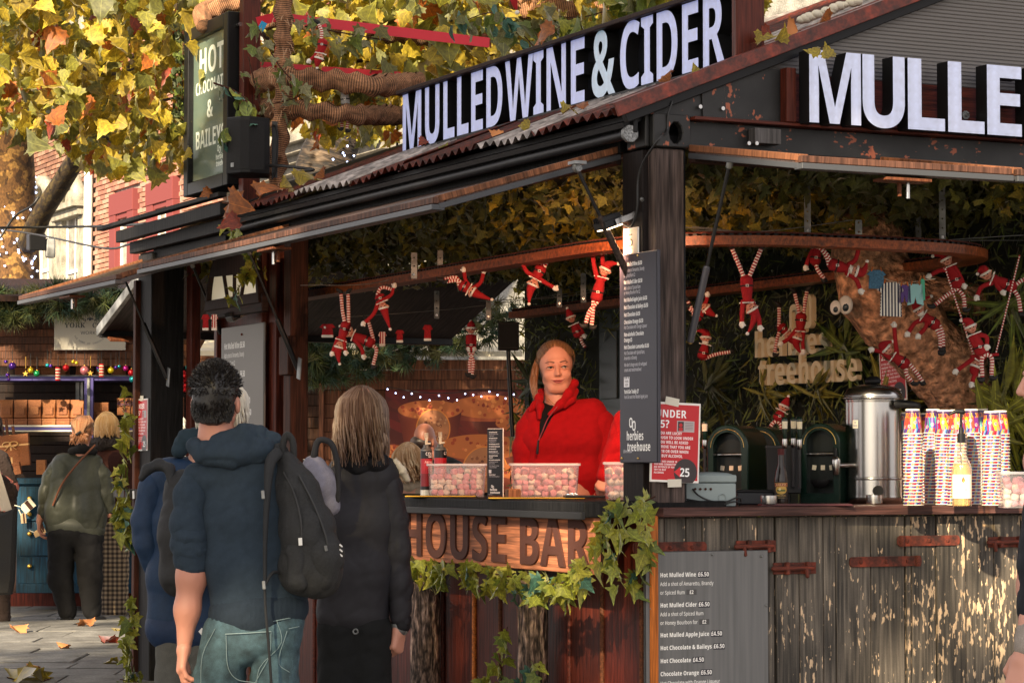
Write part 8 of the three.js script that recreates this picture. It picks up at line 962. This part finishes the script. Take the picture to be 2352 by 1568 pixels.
// 5 second member of staff, hidden by the menu board
{
  const { o, k, P, c, chain } = figure('second person in a red fleece mostly hidden behind the menu board', 1478, 10.9), hc = turned(P(1492, 850, -10), -.5);
  part('body', [skin3([...chain([[1490, 880, -10, 28], [1490, 930, -8, 32]]), c([1465, 970], [1520, 970], 36), c([1470, 1090], [1520, 1090], 46), ...chain([[1440, 975, 0, 28], [1414, 1050, 6, 22], [1396, 1090, 30, 14]]), ...chain([[1475, 1100, 0, 42], [1475, 1560, 0, 22]]), ...chain([[1520, 1100, 0, 42], [1520, 1560, 0, 22]])], .013), skin3(headShapes(1, hc), .007), skin3(handShapes(P(1394, 1092, 34), V(-.5, -.8, .3), V(-.3, .1, 1), -1, .72, .9), .004)], skinM(.5, .22, .15), o);
  const fl = cloth(C(.48, .008, .012), { roughness: 1 }); part('fleece', skin3([c([1462, 970], [1522, 970], 38, 38, 34), c([1470, 1050], [1520, 1050], 48, 48, 34), c([1470, 1150], [1520, 1150], 50, 50, 34), ...chain([[1442, 972, 0, 36], [1420, 1040, 4, 33], [1402, 1076, 18, 27], [1388, 1096, 32, 21]], 10)], .008, folds(.010, 1.1, 41)), fl, o); part('trousers', skin3([...chain([[1475, 1180, 0, 46], [1475, 1560, 0, 30]]), ...chain([[1520, 1180, 0, 46], [1520, 1560, 0, 30]])], .014), cloth(C(.012, .012, .014)), o); fallHair(hc, 1, hairM(.05, .03, .02), 60, .15, .006, o, { seed: 2 });
}
// 6 shopper in the olive jacket, 7 the blond one beside her
{
  let { o, k, P, c, chain } = figure('shopper with pinned up fair hair in an olive grey waxed jacket', 180, 20.95), hc = turned(P(190, 990, 0), PI - .1, .15);
  part('body', [skin3([...chain([[190, 1010, 0, 13], [188, 1040, 0, 16]]), c([155, 1072], [200, 1072], 14), c([150, 1180], [200, 1185], 18), ...chain([[128, 1075, 0, 9], [106, 1140, 2, 9], [92, 1192, 6, 8]]), ...chain([[222, 1075, 0, 9], [243, 1140, 2, 9], [249, 1182, -6, 8]]), ...chain([[145, 1215, 0, 18], [150, 1405, 0, 11]]), ...chain([[200, 1220, 0, 18], [209, 1405, 0, 11]])], .016), skin3(headShapes(1, hc), .009), skin3(handShapes(P(91, 1192, 6), V(-.05, -1, 0), V(-1, 0, .1), 1, 1, .4), .007)], skinM(.5, .22, .15), o);
  const wax = shell(C(.066, .072, .056), { roughness: .42 }); part('jacket', skin3([c([140, 1064], [212, 1062], 20, 20, 18), ...chain([[150, 1075, 0, 28], [146, 1110, 0, 32], [140, 1165, 0, 36], [134, 1196, 0, 34]], 24), ...chain([[205, 1075, 0, 28], [206, 1110, 0, 32], [206, 1170, 0, 36], [208, 1204, 0, 34]], 24)], .011, folds(.010, .5, 51)), wax, o); part('sleeve', skin3(chain([[134, 1066, 0, 18], [118, 1095, 2, 21], [106, 1135, 2, 20], [98, 1180, 4, 14]], 5), .011, folds(.014, .9, 2)), wax, o); part('sleeve', skin3(chain([[216, 1066, 0, 18], [234, 1095, 2, 22], [244, 1135, 2, 21], [250, 1168, -4, 15]], 5), .011, folds(.014, .9, 8)), wax, o); part('hem', skin3([c([136, 1206], [208, 1214], 33, 33, 24)], .012), wax, o); part('collar', skin3(chain([[165, 1036, 10, 9], [190, 1030, 20, 11], [216, 1038, 8, 9]], 8), .01, folds(.006, 1.5, 2)), cloth(C(.014, .014, .016)), o); part('bag_strap', limb([P(222, 1022, 28), P(190, 1058, 42), P(150, 1110, 46), P(128, 1160, 44)], .008, 6, 5), mat(C(.14, .045, .02)), o);
  part('trousers', skin3([c([142, 1225], [204, 1232], 34, 34, 18), ...chain([[142, 1230, 0, 34], [138, 1330, 0, 30], [154, 1404, 0, 22]], 5), ...chain([[202, 1235, 0, 34], [206, 1330, 0, 30], [210, 1404, 0, 22]], 5)], .013, folds(.012, .8, 8)), cloth(C(.014, .014, .016)), o); for (const [x, t] of [[154, -1], [214, 1]]) part('boot', [skin3([cap(P(x, 1404, 0), P(x, 1422, 0), .06, .05), cap(P(x, 1424, 0), P(x + t * 20, 1426, -10), .045, .035)], .012), bx(.07, .05, .06, P(x - 4, 1428, 14), [0, 0, 0], .01)], MT.blackP, o);
  const R = rngOf(5), A = [], B = [], h1 = hairM(.30, .13, .06), h2 = hairM(.52, .30, .16); part('hair', skin3([ell(hc(V(0, .03, -.02)), V(.088, .095, .1)), ell(hc(V(0, -.055, -.06)), V(.06, .04, .045))], .01, (x, y, z, d) => d - .006 * noise(x * 40, y * 30, z * 40)), h1, o); for (let i = 0; i < 150; i++) { const a = mix(-1.5, 1.5, R()); (R() < .5 ? A : B).push(limb([hc(V(sin(a) * .05, .125, -.01)), hc(V(sin(a) * .094, .06, -.03 - cos(a) * .085)), hc(V(sin(a) * .06, -.01, -.04 - cos(a) * .085)), hc(V(sin(a) * .025, -.045, -.125))], [.005, .007, .006, .004], 4, 3, false)); } for (let i = 0; i < 60; i++) { const x = (R() - .5) * .15, y = -.05 - R() * .05; A.push(limb([hc(V(x * .5, -.04, -.1)), hc(V(x, y, -.1 - R() * .03)), hc(V(x * 1.1 + (R() - .5) * .03, y - .03, -.09))], [.007, .008, .002], 4, 3, false)); } strands(A, h1, o); strands(B, h2, o); part('hair_clip', bx(.05, .02, .02, hc(V(0, -.04, -.14)), [0, 0, .6], .006), MT.blackP, o);
  ({ o, k, P, c, chain } = figure('blonde shopper in a brown fur collared coat and checked trousers', 250, 21.6)); hc = turned(P(244, 978, 0), PI + .25, 0);
  part('body', [skin3([...chain([[246, 995, 0, 12], [250, 1040, 0, 18]]), c([240, 1060], [275, 1060], 20), c([248, 1180], [270, 1180], 24), ...chain([[292, 1070, 0, 12], [300, 1140, 0, 11], [285, 1200, -12, 8]]), ...chain([[246, 1200, 0, 22], [246, 1400, 0, 11]]), ...chain([[270, 1200, 0, 22], [270, 1400, 0, 11]])], .017), skin3(headShapes(1, hc), .009), skin3(handShapes(P(285, 1200, -12), V(0, -1, 0), V(1, 0, 0), 1, 1, .4), .008)], skinM(.5, .25, .18), o);
  part('coat', skin3([c([236, 1050], [285, 1050], 24, 24, 18), ...chain([[246, 1060, 0, 28], [246, 1130, 0, 30], [248, 1180, 0, 32]], 20), ...chain([[274, 1060, 0, 28], [276, 1130, 0, 30], [276, 1180, 0, 32]], 20), ...chain([[292, 1058, 0, 18], [304, 1130, 0, 17], [288, 1190, -8, 12]], 5)], .013, folds(.01, .8, 61)), cloth(C(.06, .022, .018)), o); part('fur_collar', skin3([...chain([[212, 1018, 8, 12], [236, 1018, 20, 15], [262, 1018, 18, 14], [290, 1022, 0, 12]], 10)], .009, (x, y, z, d) => d - .012 * noise(x * 60, y * 60, z * 60) - .012 * noise(x * 130, y * 130, z * 130)), mat(C(.018, .012, .011)), o);
  const ck = tex(canvas(32, 32, (x) => { x.fillStyle = '#a89a84'; x.fillRect(0, 0, 32, 32); x.fillStyle = '#3a332e'; x.fillRect(0, 0, 16, 16); x.fillStyle = '#6e6358'; x.fillRect(16, 0, 16, 16); x.fillRect(0, 16, 16, 16); }), [26, 26]); part('trousers', skin3([c([248, 1212], [270, 1212], 32, 32, 18), ...chain([[250, 1220, 0, 30], [246, 1320, 0, 24], [250, 1400, 0, 22]], 5), ...chain([[268, 1220, 0, 30], [272, 1320, 0, 24], [272, 1402, 0, 22]], 5)], .012, folds(.010, .8, 71)), mat(C(.9, .85, .78), { map: ck, roughness: .95 }), o); for (const x of [250, 274]) part('boot', skin3([cap(P(x, 1404, 0), P(x + 4, 1410, -10), .045, .04)], .013), MT.blackP, o);
  fallHair(hc, 1.03, hairM(.68, .42, .18), 220, .16, .008, o, { seed: 12, wave: .006, m2: hairM(.75, .52, .28) });
}
// 8 figure at the left edge with tote bag
{
  const { o, k, P, c, chain } = figure('person in a dark fuzzy coat and boots cut by the left edge', -22, 20.7), hc = turned(P(-24, 975, 0), PI), fz = (x, y, z, d) => d - .01 * noise(x * 70, y * 70, z * 70) - .01 * noise(x * 140, y * 140, z * 140), cm = mat(C(.032, .02, .017), { roughness: 1 });
  part('body', [skin3([...chain([[-24, 1000, 0, 13], [-24, 1050, 0, 18]]), c([-40, 1060], [-8, 1060], 22), c([-36, 1180], [-10, 1180], 26), ...chain([[5, 1062, 0, 12], [28, 1120, 10, 11], [2, 1092, 50, 9]]), ...chain([[-8, 1200, 0, 22], [4, 1410, 0, 12]]), ...chain([[-40, 1200, 0, 22], [-40, 1410, 0, 12]])], .017), skin3(headShapes(1, hc), .01), skin3(handShapes(P(4, 1088, 52), V(-.3, .2, .9), V(-1, .4, 0), 1, 1, .9), .007)], skinM(.5, .16, .12), o);
  part('coat', skin3([c([-42, 1058], [-8, 1058], 26, 26, 18), c([-40, 1120], [-10, 1120], 36, 36, 18), c([-40, 1200], [-12, 1200], 38, 38, 18), ...chain([[0, 1060, 0, 22], [20, 1110, 8, 20], [26, 1132, 20, 16], [10, 1105, 44, 15]], 6)], .012, fz), cm, o); part('leg_warmer', skin3([...chain([[2, 1300, 0, 20], [6, 1420, 0, 17]], 6), ...chain([[-40, 1300, 0, 20], [-40, 1420, 0, 17]], 6)], .012, fz), cm, o); fallHair(hc, 1, hairM(.03, .02, .02), 50, .15, .008, o, { seed: 4 });
  const r = figure('', 18, 20.45); r.o.name = 'tote_bag'; tag(r.o, 'black canvas tote bag with cream straps at the left edge', 'tote bag'); { const q = [[-14, 1182], [14, 1176], [40, 1166], [38, 1240], [34, 1330], [28, 1364], [-14, 1366]].map(([x, y]) => { const v = r.P(x, y); return [v.x, v.y]; }), g = plate(poly(q), .1, .02, 3), p = g.attributes.position, n = g.attributes.normal; for (let i = 0; i < p.count; i++) p.setZ(i, p.getZ(i) + .02 * noise(p.getX(i) * 9, p.getY(i) * 7, 2)); g.computeVertexNormals(); part('bag', metreUV(g), mat(C(.016, .016, .018), { map: T.fine }), r.o); }
  for (const [a, b] of [[2, 14], [18, 24]]) part('strap', bar(r.P(2, 1078, 60), r.P(b, 1172, 26), .055, .012, .003, V(0, 0, 1)), mat(C(.6, .52, .42)), r.o);
}
// 9-11 people beyond the hut
{
  let f = figure('shopper with wavy blond hair and a beige coat seen through the bar', 938, 17.6), hc = turned(f.P(940, 1058, 0), PI - .4); part('body', [skin3([...f.chain([[940, 1085, 0, 16], [942, 1120, 0, 20]]), f.c([915, 1145], [965, 1145], 24), f.c([920, 1260], [960, 1260], 32), ...f.chain([[925, 1290, 0, 26], [925, 1480, 0, 14]]), ...f.chain([[958, 1290, 0, 26], [958, 1480, 0, 14]])], .018), skin3(headShapes(1, hc), .009)], skinM(.5, .26, .18), f.o); part('coat', skin3([f.c([915, 1138], [966, 1138], 26, 26, 18), f.c([918, 1200], [962, 1200], 40, 40, 18), f.c([918, 1300], [962, 1300], 42, 42, 18), ...f.chain([[905, 1142, 0, 20], [893, 1220, 0, 18]], 6), ...f.chain([[975, 1142, 0, 20], [984, 1220, 0, 18]], 6)], .014, folds(.01, .9, 3)), cloth(C(.48, .40, .30)), f.o); part('collar', skin3(f.chain([[912, 1112, 12, 9], [940, 1118, 22, 10], [966, 1110, 10, 9]], 8), .01), cloth(C(.52, .44, .33)), f.o); fallHair(hc, 1.08, hairM(.52, .34, .19), 240, .2, .008, f.o, { seed: 22, wave: .03, m2: hairM(.66, .5, .32), flare: 1.03 });
  f = figure('bald man in a dark jacket seen through the bar before the pies', 990, 18.8); hc = turned(f.P(978, 1012, 0), PI - .7); part('body', [skin3([...f.chain([[980, 1035, 0, 18], [990, 1070, 0, 22]]), f.c([970, 1085], [1030, 1085], 26), f.c([980, 1200], [1030, 1200], 34), ...f.chain([[985, 1250, 0, 28], [985, 1420, 0, 14]]), ...f.chain([[1025, 1250, 0, 28], [1025, 1420, 0, 14]])], .018), skin3(headShapes(1.06, hc), .009)], skinM(.28, .10, .06), f.o); part('jacket', skin3([...f.chain([[985, 1062, 0, 24], [1030, 1075, 0, 26]], 16), f.c([960, 1095], [1040, 1095], 34, 34, 18), f.c([970, 1180], [1035, 1180], 46, 46, 18), ...f.chain([[1050, 1088, 0, 28], [1068, 1160, 0, 24]], 8)], .013, folds(.01, .9, 3)), cloth(C(.016, .018, .022)), f.o); part('hair', skin3([ell(hc(V(0, -.01, -.045)), V(.088, .055, .075))], .009, (x, y, z, d) => d - .003 * noise(x * 90, y * 90, z * 90)), hairM(.035, .02, .016), f.o);
  f = figure('grey haired person in a grey coat between post and man', 399, 17); hc = turned(f.P(396, 985, 0), PI); part('body', [skin3([...f.chain([[398, 1005, 0, 16], [400, 1040, 0, 22]]), f.c([375, 1060], [425, 1060], 26), f.c([380, 1200], [420, 1200], 36), ...f.chain([[385, 1240, 0, 28], [385, 1500, 0, 14]]), ...f.chain([[418, 1240, 0, 28], [418, 1500, 0, 14]])], .018), skin3(headShapes(1, hc), .01)], skinM(.5, .26, .18), f.o); part('coat', skin3([f.c([372, 1052], [428, 1052], 28, 28, 18), f.c([376, 1120], [424, 1120], 42, 42, 18), f.c([376, 1220], [424, 1220], 44, 44, 18)], .014, folds(.01, .9, 3)), cloth(C(.2, .21, .22)), f.o); fallHair(hc, 1, hairM(.4, .39, .37), 120, .13, .008, f.o, { seed: 25 });
}
// 12 figure at the right edge
{
  const { o, k, P, c, chain } = figure('dark haired passer by in a dark jacket cut by the right edge', 2440, 7.2), hc = turned(P(2422, 875, 0), -1.45, .05);
  part('body', [skin3([...chain([[2425, 930, 0, 44], [2430, 1010, 0, 52]]), c([2400, 1060], [2500, 1060], 50), c([2400, 1350], [2480, 1350], 64), ...chain([[2396, 1100, 0, 26], [2370, 1300, 10, 26], [2350, 1470, 46, 22]]), ...chain([[2410, 1500, 0, 62], [2410, 2200, 0, 30]]), ...chain([[2470, 1500, 0, 62], [2470, 2200, 0, 30]])], .014), skin3(headShapes(1, hc), .005), skin3(handShapes(P(2342, 1498, 54), V(-.25, -.9, .2), V(-.7, .2, .7), 1, 1, .6), .004)], skinM(.55, .27, .2), o);
  part('jacket', skin3([c([2420, 1060], [2500, 1060], 50, 50, 40), c([2440, 1200], [2500, 1200], 76, 76, 40), c([2440, 1400], [2500, 1400], 80, 80, 40), ...chain([[2396, 1095, 0, 40], [2372, 1290, 10, 40], [2362, 1445, 40, 32]], 14)], .012, folds(.012, .9, 8)), shell(C(.014, .016, .024)), o); part('shirt_cuff', skin3([c([2356, 1452, 44], [2350, 1484, 52], 31, 30, 8)], .008, folds(.004, 1.5, 3)), cloth(C(.4, .35, .31)), o); part('trousers', skin3([...chain([[2410, 1520, 0, 76], [2410, 2180, 0, 42]]), ...chain([[2470, 1520, 0, 76], [2470, 2180, 0, 42]])], .016), cloth(C(.02, .02, .025)), o); fallHair(hc, 1.05, hairM(.012, .01, .01), 90, .14, .006, o, { seed: 14, a0: 1.2, a1: 5 });
}
renderer.render(scene, camera);
